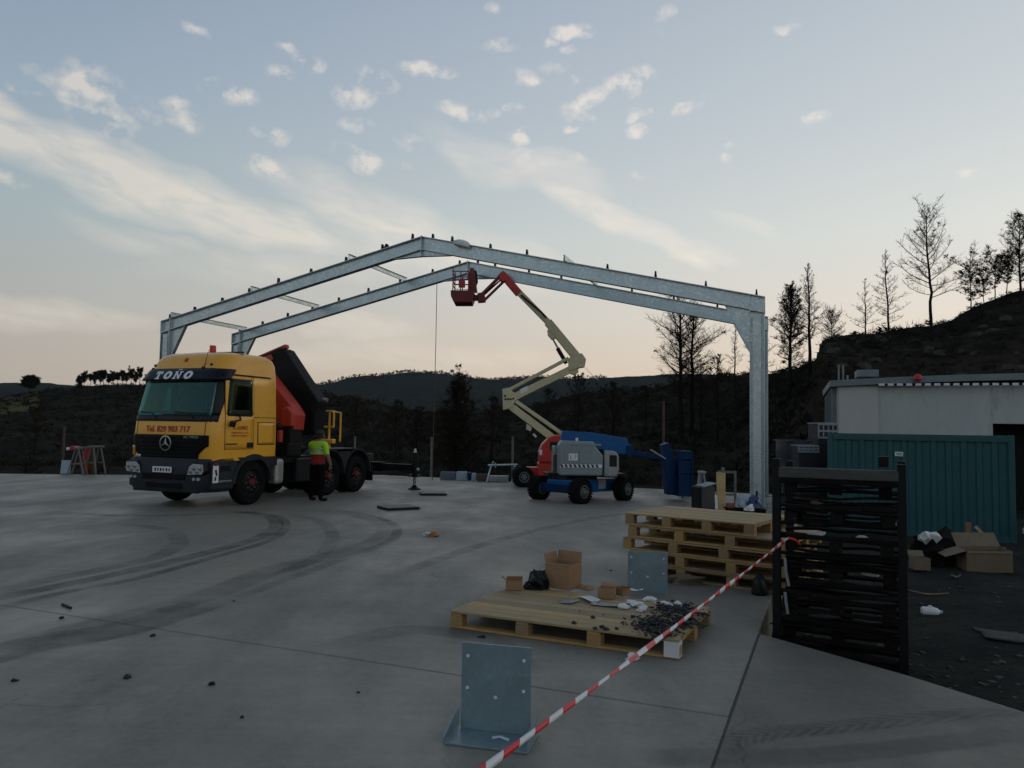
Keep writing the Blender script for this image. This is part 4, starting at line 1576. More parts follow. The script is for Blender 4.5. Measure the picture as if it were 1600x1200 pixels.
# yellow service rail beside the crane
ry = 4.55
for p_ in ([(.75, ry, 1.45), (1.20, ry, 1.45)], [(.75, ry, 2.28), (1.16, ry, 2.28), (1.22, ry, 2.22), (1.22, ry, 1.85), (1.12, ry, 1.85)], [(.75, ry, 1.85), (1.22, ry, 1.85)], [(1.08, ry, 1.40), (1.08, ry, 2.28)], [(1.20, ry + .35, 1.45), (1.20, ry + .35, 2.25), (1.16, ry, 2.28)]):
    MB().tube(p_, .028, 8).build('guard_rail', M_yel, truck, smooth=True)
MB().box((1.0, ry, 1.46), (.5, .16, .12)).build('rail_bracket', M_yel, truck, bevel=.02)
MB().box((.98, ry, 1.32), (.22, .14, .20)).build('rail_bracket', M_yel, truck, bevel=.02)
# rear stabiliser: beam pulled out sideways, leg with foot
MB().box((.55, 7.48, .66), (3.0, .18, .20)).build('stabiliser_beam', M_blackst, truck, bevel=.01)
MB().box((.10, 7.48, .66), (1.9, .26, .28)).build('stabiliser_housing', M_blackst, truck, bevel=.01)
for s, xx in ((1, 2.13), (-1, -.98)):
    lg = MB().tube([(xx, 7.5, .38), (xx, 7.5, 1.12)], .085, 12).build('stabiliser_leg', M_blackst, truck, smooth=True)
    MB().tube([(xx, 7.5, 1.12), (xx, 7.5, 1.24)], [.05, .03], 8).build('cylinder_top', M_tank, lg)
    MB().tube([(xx, 7.5, .10), (xx, 7.5, .38)], .045, 10).build('piston', M_chrome, lg, smooth=True)
    MB().box((xx, 7.5, .42), (.34, .3, .05)).build('collar', M_blackst, lg)
    MB().lathe([(.05, .14), (.10, .07), (.19, .03), (.19, 0.002), (0, 0.002)], 16, 'z', (xx, 7.5, 0)).build('foot', M_blackst, lg, smooth=True)
    MB().tube([(xx + .14, 7.4, .62), (xx + .19, 7.4, .62)], .05, 8).build('valve', M_tank, lg)


# ------------------------------------------------------------------ boom lifts
M_cream = mat('cream_paint', (.62, .57, .36), .5, 0, .22, 2.2, wear=((.42, .37, .24), 5.0, .68))
M_lred = mat('lift_red', (.50, .028, .022), .42, 0, .25, 2.5)
M_ldred = mat('basket_red', (.20, .022, .022), .5, 0, .3, 3.0)
M_blue = mat('lift_blue', (.004, .095, .28), .45, 0, .2, 2.5, wear=((.006, .055, .16), 4.0, .64), spec=.3)
M_dblue = mat('dark_blue_paint', (.003, .032, .10), .5, 0, .25, 2.5, spec=.15)
M_hood = mat('hood_grey', (.22, .275, .29), .45, 0, .12, 1.5)
M_hood2 = mat('hood_pale', (.30, .32, .32), .45, 0, .15, 2.0)
M_rimg = mat('rim_grey', (.16, .165, .17), .5, .2, .3, 5.0)


def lift_wheel(parent, c, r, w, ang, rim_mt, dark=M_tyre):
    ty = MB().lathe([(.0, -w / 2 + .03), (r * .55, -w / 2 + .02), (r * .60, -w / 2), (r * .9, -w / 2 + .01), (r, -w / 2 + .06), (r, w / 2 - .06), (r * .9, w / 2 - .01), (r * .60, w / 2), (r * .55, w / 2 - .02), (0, w / 2 - .03)], 30, 'x').build('wheel', dark, parent, smooth=True, angle=.5)
    ty.location = c
    ty.rotation_euler = (0, 0, ang)
    for s in (-1, 1):
        rm = MB().lathe([(r * .54, w / 2 + .003), (r * .47, w / 2 + .005), (r * .42, w / 2 - .03), (r * .24, w / 2 - .02), (r * .20, w / 2 + .03), (0, w / 2 + .035)], 24, 'x').build('rim', rim_mt, ty, smooth=True)
        rm.scale = (s, 1, 1)
        for k in range(6):
            a = k * math.pi / 3
            MB().tube([(s * (w / 2 - .03), r * .33 * math.cos(a), r * .33 * math.sin(a)), (s * (w / 2 + .01), r * .33 * math.cos(a), r * .33 * math.sin(a))], .014, 6).build('wheel_nut', M_steel, ty)
    # tread lugs
    lug = MB()
    for k in range(26):
        a = 2 * math.pi * k / 26
        for s in (-1, 1):
            aa_ = a + (.06 if s > 0 else -.06)
            lug.box((s * w * .25, (r + .004) * math.cos(aa_), (r + .004) * math.sin(aa_)), (w * .46, .05, .02), rotm('X', aa_ - math.pi / 2))
    lug.build('tread', dark, ty)
    return ty


# --- near machine: blue chassis, grey hood, blue boom folded down to the right
phi = math.radians(43)
GX, GY = 1.93, 20.94
lift = thing('boom_lift', 'blue boom lift with a grey hood and its boom folded down to the right', 'boom lift', (GX, GY, 0), 0, 'boom lifts')
ca, sa_ = math.cos(phi), math.sin(phi)


def gl_(a, b, z):
    return Vector((a * ca - b * sa_, a * sa_ + b * ca, z))


rz = rotm('Z', phi)
ch = MB().box(gl_(0, 0, .40), (1.9, .80, .34), rz).build('chassis', M_blue, lift, bevel=.03)
for s in (-1, 1):
    MB().box(gl_(s * .875, 0, .36), (.22, 1.22, .20), rz).build('axle_beam', M_dblue, lift, bevel=.02)
for a in (-.875, .875):
    for b in (-.74, .74):
        lift_wheel(lift, gl_(a, b, .31), .31, .30, phi + math.pi / 2 + (.12 if a > 0 else 0), M_rimg)
MB().box(gl_(.38, -.404, .44), (.30, .006, .26), rz).build('decal', M_hood2, ch)
MB().box(gl_(-.6, -.404, .54), (.34, .006, .05), rz).build('decal', M_letw, ch)
for k in range(2):
    MB().box(gl_(-.67 + .16 * k, -.406, .46), (.04, .006, .10), rz).build('decal', M_letw, ch)
MB().lathe([(.42, .58), (.42, .68)], 24, 'z').build('slew_ring', M_blackst, lift)
tr = math.radians(7)
tz = rotm('Z', tr)


def tl(x, y, z):
    return Vector((x * math.cos(tr) - y * math.sin(tr), x * math.sin(tr) + y * math.cos(tr), z))


MB().box(tl(.05, 0, .70), (2.1, .9, .08), tz).build('turntable', M_blackst, lift, bevel=.02)


def tprism(poly, y0, y1, name, mt, parent, bevel=.03, seg=3):
    mb = MB()
    n = len(poly)
    vs = [tl(x, y0, z) for x, z in poly] + [tl(x, y1, z) for x, z in poly]
    mb.add(vs, [tuple(range(n - 1, -1, -1)), tuple(range(n, 2 * n))] + [(i, (i + 1) % n, n + (i + 1) % n, n + i) for i in range(n)])
    return mb.build(name, mt, parent, bevel=bevel, seg=seg, smooth=True)


hood = tprism([(-.73, .68), (.43, .68), (.45, 1.22), (.26, 1.42), (.20, 1.58), (-.66, 1.60), (-.73, 1.5)], -.62, -.18, 'hood', M_hood, lift, .05, 4)
MB().box(tl(-.40, -.626, 1.22), (.38, .012, .44), tz).build('hood_door', M_hood, hood, bevel=.006)
MB().box(tl(-.05, -.626, 1.20), (.30, .012, .40), tz).build('vent_panel', M_hood, hood, bevel=.006)
MB().box(tl(-.02, -.626, 1.50), (.80, .012, .05), tz).build('hood_lip', M_hood, hood, bevel=.006)
lb = MB().box(tl(-.37, -.637, 1.17), (.24, .006, .18), tz).build('label_plate', M_letw, hood)
for k, (dx, dz, w, h) in enumerate(((-.06, .03, .06, .016), (-.07, -.01, .02, .08), (-.05, -.05, .07, .016), (.05, .01, .018, .10), (.07, .05, .06, .016), (.075, .01, .05, .014))):
    MB().box(tl(-.37 + dx, -.642, 1.17 + dz), (w, .004, h), tz).build('label_mark', M_hood, lb)
for k in range(9):
    x = -.68 + k * .118
    mb = MB()
    mb.add([tl(x, -.632, .90), tl(x + .055, -.632, .90), tl(x + .02, -.632, .975), tl(x - .035, -.632, .975)], [(0, 1, 2, 3)])
    mb.build('hazard_stripe', M_black, hood, solid=.006)
MB().box(tl(-.15, -.6235, .937), (1.12, .008, .085), tz).build('hazard_band', M_letw, hood)
h2 = tprism([(.48, .66), (.84, .66), (.90, .85), (.88, 1.24), (.78, 1.34), (.48, 1.36)], -.58, -.1, 'rear_cover', M_hood2, lift, .05, 4)
MB().box(tl(.72, -.586, 1.08), (.20, .012, .30), tz).build('vent_grille', M_black, h2, bevel=.01)
MB().box(tl(.55, -.586, .80), (.10, .012, .20), tz).build('vent_grille', M_hood, h2, bevel=.006)
MB().box(tl(.46, -.30, 1.02), (.03, .5, .72), tz).build('seal_strip', M_black, lift)
tprism([(-.73, .68), (.84, .68), (.84, 1.3), (-.73, 1.45)], .2, .62, 'far_hood', M_hood, lift, .05, 3)
MB().box(tl(0, 0, .95), (1.5, .4, .5), tz).build('engine_block', M_blackst, lift)
# folded boom: riser pair, main boom, jib and platform
tprism([(-.60, 1.52), (-.57, 1.86), (.25, 1.82), (1.22, 1.68), (1.27, 1.50), (.3, 1.58)], -.14, .06, 'upper_boom', M_blue, lift, .02)
tprism([(-.55, 1.48), (-.3, 1.60), (.9, 1.58), (1.36, 1.50), (1.38, 1.24), (.8, 1.26), (-.2, 1.40)], -.16, .10, 'lower_boom', M_blue, lift, .02)
MB().box(tl(-.18, -.17, 1.62), (.07, .02, .10), tz).build('decal', M_letw, lift)
tprism([(1.20, 1.50), (1.36, 1.50), (1.42, 1.36), (1.34, 1.16), (1.18, 1.2)], -.2, .14, 'boom_knuckle', M_dblue, lift, .02)
tprism([(1.30, 1.38), (2.32, 1.20), (2.36, 1.08), (1.32, 1.22)], -.12, .06, 'jib', M_dblue, lift, .02)
MB().tube([tl(1.86, -.2, 1.38), tl(2.28, -.2, 1.14)], .022, 8).build('cylinder_rod', M_hood2, lift)
tprism([(2.22, 1.52), (2.40, 1.58), (2.50, 1.3), (2.66, .50), (2.72, .16), (2.36, .16), (2.30, .8)], -.14, .16, 'platform_mount', M_dblue, lift, .02)
tprism([(2.52, 1.36), (2.94, 1.36), (2.96, 1.14), (2.58, 1.14)], -.42, -.34, 'platform_panel', M_dblue, lift, .01)
pf = MB().box(tl(2.78, .0, .17), (.42, .9, .06), tz).build('platform_floor', M_dblue, lift, bevel=.01)
MB().box(tl(2.78, .42, .68), (.38, .03, .96), tz).build('platform_side', M_dblue, lift, bevel=.01)
MB().box(tl(2.96, .02, .62), (.03, .86, .86), tz).build('platform_side', M_dblue, lift, bevel=.01)
MB().box(tl(2.78, -.36, .62), (.38, .03, .92), tz).build('platform_side', M_dblue, lift, bevel=.01)
for q in ((2.60, -.42), (2.96, -.42), (2.60, .42), (2.96, .42)):
    MB().tube([tl(q[0], q[1], .18), tl(q[0], q[1], 1.36)], .022, 8).build('platform_post', M_dblue, lift)
for zz in (1.34, .78):
    MB().tube([tl(2.60, -.42, zz), tl(2.96, -.42, zz), tl(2.96, .42, zz), tl(2.60, .42, zz)], .02, 8).build('platform_rail', M_dblue, lift)

# --- far machine: red base, cream arms raised to the roof, red basket
LY = 25.85
jl = thing('boom_lift', 'red boom lift with cream folding arms raised and its basket under the ridge', 'boom lift', (2.35, LY, 0), 0, 'boom lifts')
J0 = Vector((2.35, LY, 0))


def J(px, py, dy=0.0):
    """local point of the raised arms seen at a photo pixel in the plane of the arms"""
    return P(px, py, LY) - J0 + Vector((0, dy, 0))


base_l = P(836, 740, LY).x - 2.35
jc = MB().box((-.2, 0, .58), (2.5, 1.0, .42)).build('chassis', M_lred, jl, bevel=.04)
for a in (-1.95, .95):
    for b in (-.62, .62):
        lift_wheel(jl, (a, b, .33), .33, .30, math.pi / 2 + (.35 if a < 0 else 0), M_rimg)
    MB().box((a, 0, .36), (.2, 1.3, .16)).build('axle_beam', M_lred, jl, bevel=.02)
MB().box((-1.3, 0, .50), (1.3, .5, .26)).build('chassis_nose', M_lred, jl, bevel=.03)
MB().lathe([(.4, .70), (.4, .80)], 20, 'z').build('slew_ring', M_blackst, jl)


def jprism(pix, y0, y1, name, mt, parent=jl, bevel=.015, smooth=False):
    pts = [J(x, y) for x, y in pix]
    return MB().prism([(p.x, p.z) for p in pts], 'y', y0, y1).build(name, mt, parent, bevel=bevel, smooth=smooth)


jh = jprism([(841, 722), (841, 706), (846, 694), (856, 684), (866, 680), (880, 679), (890, 722)], -.55, .55, 'hood', M_lred, bevel=.05)
jprism([(858, 690), (872, 690), (872, 703), (858, 703)], -.56, -.552, 'hood_dark_patch', M_black, jh, 0)  # flat black patch stands in for the dark of an opening
jprism([(842, 702), (846, 702), (846, 710), (842, 710)], -.565, -.552, 'decal', M_letw, jh, 0)


def jarm(p0, p1, w, name, mt, y0=-.11, y1=.11, w1=None):
    a, b = J(*p0), J(*p1)
    d = (b - a).normalized()
    nn = Vector((-d.z, 0, d.x))
    w1 = w1 or w
    poly = [a + nn * w / 2, b + nn * w1 / 2, b - nn * w1 / 2, a - nn * w / 2]
    return MB().prism([(p.x, p.z) for p in poly], 'y', y0, y1).build(name, mt, jl, bevel=.015)


jarm((874, 692), (797, 634), .24, 'tower_arm', M_cream)
jarm((884, 682), (806, 627), .12, 'tower_link', M_cream, -.16, -.02)
jarm((884, 682), (806, 627), .12, 'tower_link', M_cream, .06, .16)
jprism([(823, 662), (831, 668), (829, 674), (822, 671)], -.12, .12, 'cylinder_lug', M_cream)
jarm((833, 678), (838, 683), .07, 'cylinder_end', M_white, -.05, .05)
kn = jprism([(785, 608), (794, 606), (806, 616), (806, 626), (797, 638), (786, 641)], -.17, .17, 'tower_knuckle', M_cream)
for (kx, ky) in ((789, 619), (790, 624), (794, 624), (798, 624), (802, 623)):
    c_ = J(kx, ky)
    MB().tube([(c_.x, -.19, c_.z), (c_.x, -.165, c_.z)], .035, 8).build('pin', M_blackst, kn)
jarm((800, 622), (902, 572), .24, 'upright_arm', M_cream)
jarm((794, 610), (888, 560), .11, 'upright_link', M_cream, -.16, -.03)
jarm((794, 610), (888, 560), .11, 'upright_link', M_cream, .05, .16)
jprism([(812, 609), (824, 603), (826, 610), (814, 616)], -.115, -.112, 'decal', M_letw, bevel=0)
jprism([(888, 561), (896, 552), (909, 553), (915, 562), (913, 574), (900, 576), (889, 580)], -.18, .18, 'upper_knuckle', M_cream)
jprism([(888, 577), (902, 575), (904, 582), (896, 586), (889, 583)], -.13, .13, 'knuckle_bracket', M_cream)
for k, (x0, y0, x1, y1) in enumerate(((898, 584, 899, 594), (903, 585, 905, 593), (894, 590, 908, 588))):
    MB().tube([J(x0, y0), J(x1, y1)], .03, 6).build('hose_clip', M_blackst, jl)
jarm((905, 563), (856, 503), .30, 'main_boom', M_cream, -.12, .12, .27)
jarm((857, 504), (806, 452), .20, 'boom_extension', M_cream, -.09, .09)
jarm((811, 459), (786, 430), .25, 'boom_tip', M_lred, -.11, .11, .24)
jprism([(855, 516), (862, 513), (872, 528), (862, 531), (856, 524)], -.1, .1, 'boom_lug', M_cream)
jprism([(881, 540), (886, 536), (894, 551), (889, 552)], -.1, .1, 'boom_lug', M_cream)
jarm((864, 530), (876, 552), .06, 'lift_rod', M_steel, -.04, .04)
jarm((871, 544), (885, 568), .13, 'lift_cylinder', M_blackst, -.06, .06)
MB().tube([J(814, 462, -.13), J(845, 488, -.13), J(853, 497, -.13)], .03, 8).build('cable_track', M_blackst, jl)
MB().tube([J(914, 574), J(922, 583), J(935, 594)], .008, 5).build('loose_cable', M_white, jl)
# jib: parallel bars down to the basket
jprism([(778, 431), (786, 424), (794, 431), (793, 440), (783, 441)], -.15, .15, 'jib_pivot', M_lred)
jarm((784, 429), (749, 464), .09, 'jib_bar', M_ldred, -.1, .1)
jarm((790, 437), (755, 471), .07, 'jib_bar', M_ldred, -.1, .1)
jarm((786, 434), (756, 461), .05, 'jib_cylinder', M_blackst, -.04, .04)
jprism([(746, 459), (757, 457), (759, 472), (747, 473)], -.14, .14, 'jib_end', M_ldred)
jprism([(740, 461), (748, 461), (748, 470), (740, 470)], -.06, .06, 'rotator', M_ldred)
tray = jprism([(705.5, 457), (742, 457), (741, 468), (738, 475.5), (711, 475.5), (706, 466)], -.45, .45, 'basket_tray', M_ldred, bevel=.02)
for py0 in (428, 441, 448):
    zz = [J(709, py0).z, J(733, py0).z]
    l_, r_ = J(709, py0), J(733, py0)
    MB().tube([(l_.x, -.45, l_.z), (r_.x, -.45, l_.z), (r_.x, .45, l_.z), (l_.x, .45, l_.z), (l_.x, -.45, l_.z)], .018, 6).build('basket_rail', M_ldred, jl)
for px_ in (709, 721, 733):
    for yy in (-.45, .45):
        a, b = J(px_, 458), J(px_, 421 if px_ == 709 else 428)
        MB().tube([(a.x, yy, a.z), (a.x, yy, b.z)], .018, 6).build('basket_post', M_ldred, jl)
jprism([(733, 457), (746, 457), (741, 420), (735, 419), (733, 430)], -.12, .12, 'basket_mount', M_ldred, bevel=.02)
jprism([(718, 442), (728, 442), (728, 453), (718, 453)], -.48, -.38, 'control_box', M_lred, bevel=.015)
jprism([(735, 420), (745, 424), (747, 440), (741, 456), (736, 456)], -.1, .1, 'hose_bundle', M_blackst, bevel=.03)


# ------------------------------------------------------------------ pallets
def pallet_proto(L, W, mt=M_wood, mt2=M_wood2, nb=9, seed=0):
    """board, stringer, block and skid meshes that one size of pallet shares"""
    bw = W / nb - .012
    b1 = MB().box((0, 0, 0), (L, bw, .022))
    s1 = MB().box((0, 0, 0), (.12, W, .022))
    k1 = MB().box((0, 0, 0), (.125, .10, .085))
    sk = MB().box((0, 0, 0), (L, .10, .022))
    return [q.build(nm, m_, None, bevel=.003) for q, nm, m_ in ((b1, 'deck_board', mt), (s1, 'stringer', mt2), (k1, 'block', mt2), (sk, 'skid', mt2))]


_protos = {}


def pallet(label, loc, rz, L, W, cat='pallet', group=None, mt=M_wood, mt2=M_wood2, nb=9, nblk=4, tilt=(0, 0), name='pallet', seed=1, skip=()):
    key = (L, W, mt.name, nb)
    first = key not in _protos
    if first:
        _protos[key] = pallet_proto(L, W, mt, mt2, nb)
    pr = _protos[key]
    r = random.Random(seed)
    p = thing(name, label, cat, loc, rz, group)
    p.rotation_euler = (tilt[0], tilt[1], rz)

    def put(i, nm, loc_, rot=(0, 0, 0)):
        o = pr[i]
        if o.parent is None and not o.get('used'):
            o['used'] = 1
            o.parent = p
            o.location, o.rotation_euler = loc_, rot
            return o
        return share(o, nm, p, loc_, rot)
    for j in range(3):
        y = .05 + j * (W - .10) / 2
        put(3, 'skid', (L / 2 + r.uniform(-.004, .004), y, .0115))
        for i in range(nblk):
            x = .0625 + i * (L - .125) / (nblk - 1)
            put(2, 'block', (x + r.uniform(-.006, .006), y + r.uniform(-.004, .004), .0235 + .0425), (0, 0, r.uniform(-.04, .04)))
    for i in range(nblk):
        put(1, 'stringer', (.0625 + i * (L - .125) / (nblk - 1), W / 2, .1095 + .011))
    for j in range(nb):
        if j in skip:
            continue
        put(0, 'deck_board', (L / 2 + r.uniform(-.008, .008), (j + .5) * W / nb, .1325 + .011 + r.uniform(0, .002)), (r.uniform(-.008, .008), 0, r.uniform(-.002, .002)))
    return p


PA = math.atan2(6.38 - 7.29, 1.40 + .54)
near_pallet = pallet('long pine pallet on the slab strewn with boxes and black scraps', (-.54, 7.29, .003), PA, 2.14, 1.36, group=None, seed=3)
nl = MB().tube([(0, 0, 0), (0, 0, .003)], .007, 6).build('nail', M_steel, near_pallet)
nl.location = (.0625, .05, .156)
for i in range(4):
    for j in range(9):
        for dy in (-.04, .04):
            if i or j or dy > 0:
                share(nl, 'nail', near_pallet, (.0625 + i * (2.14 - .125) / 3 + R.uniform(-.03, .03), (j + .5) * 1.36 / 9 + dy, .156))
PX_, PY_ = math.cos(PA), math.sin(PA)


def on_pallet(a, b, z=0.0):
    """point on the near pallet's deck: a along its front, b back from it"""
    return Vector((-.54 + a * PX_ - b * PY_, 7.29 + a * PY_ + b * PX_, .161 + z))


MB().box((2.08, -.004, .075), (.125, .006, .125)).build('paper_label', M_white, near_pallet)
MB().box((2.141, .05, .075), (.006, .11, .125)).build('paper_label', M_white, near_pallet)
SA = -math.radians(37)
labs = ['bottom pine pallet of the stack of five, on the slab', 'second pine pallet from the bottom of the stack of five', 'middle pine pallet in the stack of five',
        'fourth pine pallet up in the stack, under the short one', 'short pine pallet on top of the stack of five']
for k in range(5):
    r_ = random.Random(40 + k)
    top = k == 4
    off = (.02 if k in (2,) else .06) + r_.uniform(-.02, .02)
    base = Vector((1.52, 10.20, .003 + k * .1585)) + Vector((math.cos(SA), math.sin(SA), 0)) * (off - (.06 if k in (2,) else 0) + (-.06 if top else 0))
    pallet(labs[k], base, SA + r_.uniform(-.012, .012), 1.72 if top else 2.10, 1.30, group='pallets in the stack of five', seed=10 + k)


# ------------------------------------------------------------------ galvanised base brackets
def bracket(label, loc, rz, w=.44, h=.50, tray=True):
    b = thing('steel_bracket', label, 'steel bracket', loc, rz, 'galvanised brackets on the slab')
    pl = MB().box((0, 0, .012 + h / 2), (w, .012, h)).build('upright_plate', M_galv2, b, bevel=.002)
    if tray:
        MB().box((.01, -.09, .006), (w + .06, .30, .012)).build('base_plate', M_galv2, b, bevel=.002)
        for s in (-1, 1):
            MB().prism([(.055, .0125), (-.235, .0125), (-.235, .035), (.055, .13)], 'x', s * (w / 2 + .028), s * (w / 2 + .038)).build('side_lip', M_galv2, b, bevel=.001)
        MB().tube([(.01, -.10, .012), (.06, -.09, .02), (.12, -.11, .014)], .012, 6).build('weld_bead', M_galv, b)
    for (x, z) in ((-w * .41, h * .87), (w * .40, h * .87), (-w * .41, h * .50), (w * .40, h * .52), (0, h * .42)):
        MB().tube([(x, -.0085, z), (x, -.006, z)], .011, 10).build('bolt_hole', M_letw, pl)
    return b


c0, c1 = G(712, 1147), G(818, 1163)
ang = math.atan2(c1.y - c0.y, c1.x - c0.x)
mid = (G(716, 1138) + G(833, 1156)) / 2
bracket('upright galvanised bracket standing nearest the camera beside the tape', (mid.x, mid.y, .002), -.25, .44, .52)
mid = (G(981, 925) + G(1043, 932)) / 2
bracket('square galvanised plate standing against the pallet stack', (mid.x, mid.y, .002), -.22, .45, .47, False)


# ------------------------------------------------------------------ cardboard, bags and scraps on the near pallet
def carton(label, loc, rz, sx, sy, sz, mt=M_card, flaps=((0, .9), (1, .5), (2, .8)), tilt=(0, 0), name='cardboard_box', parent=None):
    """open box of thin walls; flaps = (side, opening angle)"""
    b = thing(name, label, 'cardboard box', loc, rz)
    b.rotation_euler = (tilt[0], tilt[1], rz)
    t = .006
    MB().box((0, 0, t / 2 + .001), (sx - 2 * t, sy - 2 * t, t)).build('bottom', mt, b)
    for nm, c_, s_ in (('side', (0, -sy / 2, sz / 2 + .001), (sx, t, sz)), ('side', (0, sy / 2, sz / 2 + .001), (sx, t, sz)), ('side', (-sx / 2 + t / 2, 0, sz / 2 + .001), (t, sy - t, sz)), ('side', (sx / 2 - t / 2, 0, sz / 2 + .001), (t, sy - t, sz))):
        MB().box(c_, s_).build(nm, mt, b)
    for sd, a, fl in flaps:
        if sd in (0, 1):
            s = -1 if sd == 0 else 1
            f_ = MB().box((0, s * fl / 2, 0), (sx * .98, fl, t * .8)).build('flap', mt, b)
            f_.location = (0, s * sy / 2, sz + .003)
            f_.rotation_euler = (s * a, 0, 0)
        else:
            s = -1 if sd == 2 else 1
            f_ = MB().box((s * fl / 2, 0, 0), (fl, sy * .97, t * .8)).build('flap', mt, b)
            f_.location = (s * sx / 2, 0, sz + .003)
            f_.rotation_euler = (0, -s * a, 0)
    return b


def deck_at(px, py):
    p = G(px, py, .161)
    return p


def place_deck(px, py, dz=.003):
    p = G(px, py, .161)
    return (p.x, p.y, .161 + dz)


carton('tall open brown cardboard box standing on the long pallet', place_deck(880, 918), PA - .15, .30, .26, .27, M_card, ((0, -1.2, .02), (1, 1.45, .10), (2, 1.35, .09)))
carton('small brown cardboard box left of the black bag on the pallet', place_deck(803, 921), PA + .5, .17, .13, .10, M_card, ((0, 1.0, .06), (2, .6, .06)))
carton('low brown cardboard box on the long pallet among white wrappers', place_deck(948, 934), PA + .1, .16, .13, .10, M_card, ((1, .4, .06),))
carton('smaller carton just right of the low box among the wrappers', place_deck(972, 930), PA - .4, .12, .12, .08, M_card, ((3, .5, .05),))
o = lump('black_bag', M_black, (.15, .11, .13), 21, 20, .9, True, True)
o.location = place_deck(829, 919)
o.location.z += .0
tag(o, 'crumpled black plastic bag between the cardboard boxes on the pallet', 'plastic bag')
o = lump('paper_scrap', M_card, (.09, .06, .025), 22, 12, .9, True, True)
o.location = place_deck(908, 921)
tag(o, 'crumpled brown paper scrap beside the tall cardboard box', 'paper scrap')


def sheet(name, label, cat, px, py, w, d, rz, mt, curl=.03, z=.161, seed=0, group=None, th=.003):
    """flat scrap of card, foil or plate with bent corners"""
    r = random.Random(seed)
    cs = [r.uniform(0, curl) for _ in range(4)]
    sk = [r.uniform(-.12, .12) for _ in range(4)]

    def fn(u, v):
        x = (u - .5) * w * (1 + sk[0] * v)
        y = (v - .5) * d * (1 + sk[1] * u)
        h = cs[0] * max(0, 1 - u * 2 - v) + cs[1] * max(0, u * 2 - 1 - v) + cs[2] * max(0, u + v - 1.3) + cs[3] * max(0, v - u - .2) + .3 * curl * math.sin(u * 5 + seed) * math.sin(v * 3.1)
        return (x, y, max(0, h))
    o = MB().grid(fn, 6, 6).build(name, mt, None, smooth=True, solid=th)
    p = G(px, py, z)
    o.location = (p.x, p.y, z + .006 + th)
    o.rotation_euler = (0, 0, rz)
    return tag(o, label, cat, group)


M_foil = mat('grey_foil', (.30, .33, .34), .4, .3, .25, 9.0, bump=.2)
sheet('metal_offcut', 'small grey metal offcut lying before the tall carton', 'metal offcut', 890, 941, .13, .20, PA - .1, M_foil, .01, seed=1)
sheet('packing_sheet', 'long white packing strip left of the low carton', 'packing sheet', 920, 938, .13, .30, PA + .7, M_white, .03, seed=2)
sheet('packing_sheet', 'grey flattened wrapper under the low carton', 'packing sheet', 945, 946, .26, .14, PA, M_foil, .02, seed=3)
for k, (x, y, w, h, a, lb) in enumerate(((968, 950, .15, .12, .4, 'crumpled white wrapper nearest the front among the deck litter'), (990, 945, .18, .12, -.5, 'white wrapper in the middle of the deck litter'), (1008, 938, .16, .06, .9, 'thin white strip reaching toward the upright plate'),
                                          (1030, 944, .22, .06, -.2, 'long white strip right of the deck wrappers'), (1000, 955, .10, .09, .2, 'small white scrap at the edge of the black heap'), (1055, 946, .14, .05, -.6, 'white strip at the far end of the black heap'))):
    o = lump('wrapper', M_white, (w / 2, h / 2, .03), 60 + k, 12, 1.0, True, True)
    p = G(x, y, .161)
    o.location = (p.x, p.y, .163)
    o.rotation_euler = (0, 0, PA + a)
    tag(o, lb, 'wrapper', 'white wrappers on the long pallet')
sheet('broken_strip', 'pale bent strip lying before the upright plate on the pallet edge', 'plastic strip', 990, 924, .20, .05, PA + .3, M_white, .05, seed=9)


def shard_heap(name, label, centres, n, mt, z, smax=.035, parent=None):
    mb = MB()
    r = random.Random(5)
    for i in range(n):
        cx, cy, rx, ry = r.choice(centres)
        while True:
            a, b = r.gauss(0, .5), r.gauss(0, .5)
            if abs(a) < 1.3 and abs(b) < 1.3:
                break
        p = G(cx + a * rx, cy + b * ry, z)
        s = r.uniform(.3, 1) * smax
        rot = rotm('Z', r.uniform(0, 6.3)) @ rotm('X', r.uniform(-.5, .5)) @ rotm('Y', r.uniform(-.4, .4))
        mb.box((p.x, p.y, z + s * .22 + r.uniform(0, .02)), (s * r.uniform(.7, 1.8), s * r.uniform(.4, 1), s * r.uniform(.15, .45)), rot)
    o = mb.build(name, mt, parent)
    tag(o, label, None, None, 'stuff')
    return o


M_shard = mat('black_scrap', (.016, .017, .022), .6, 0, .5, 20.0, bump=.2, spec=.3)
shard_heap('black_scraps', 'heap of broken black plastic scraps on the pallet end', [(1040, 978, 48, 14), (1030, 990, 34, 9), (1062, 960, 40, 12), (1010, 975, 30, 8), (1050, 950, 34, 8), (1070, 972, 22, 10)], 760, M_shard, .163)
for k, (x, y, s) in enumerate(((925, 966, .05), (895, 974, .045), (938, 981, .06), (944, 984, .05), (928, 983, .05), (962, 983, .04), (905, 955, .02), (942, 961, .02))):
    o = lump('dark_crumb', M_shard, (s * .5, s * .4, s * .25), 80 + k, 8, 1.0, True, True)
    p = G(x, y, .161)
    o.location = (p.x, p.y, .163)
    tag(o, ('larger dark crumb behind the front boards of the long pallet', 'dark crumb farthest left on the long pallet boards', 'largest dark crumb at the front edge of the long pallet', 'dark crumb touching the largest one at the pallet front', 'dark crumb just left of the largest one at the pallet front', 'dark crumb between the front cluster and the black heap', 'tiny dark speck below the grey metal offcut', 'tiny dark speck in the middle of the pallet boards')[k], 'debris', 'dark crumbs on the pallet boards')

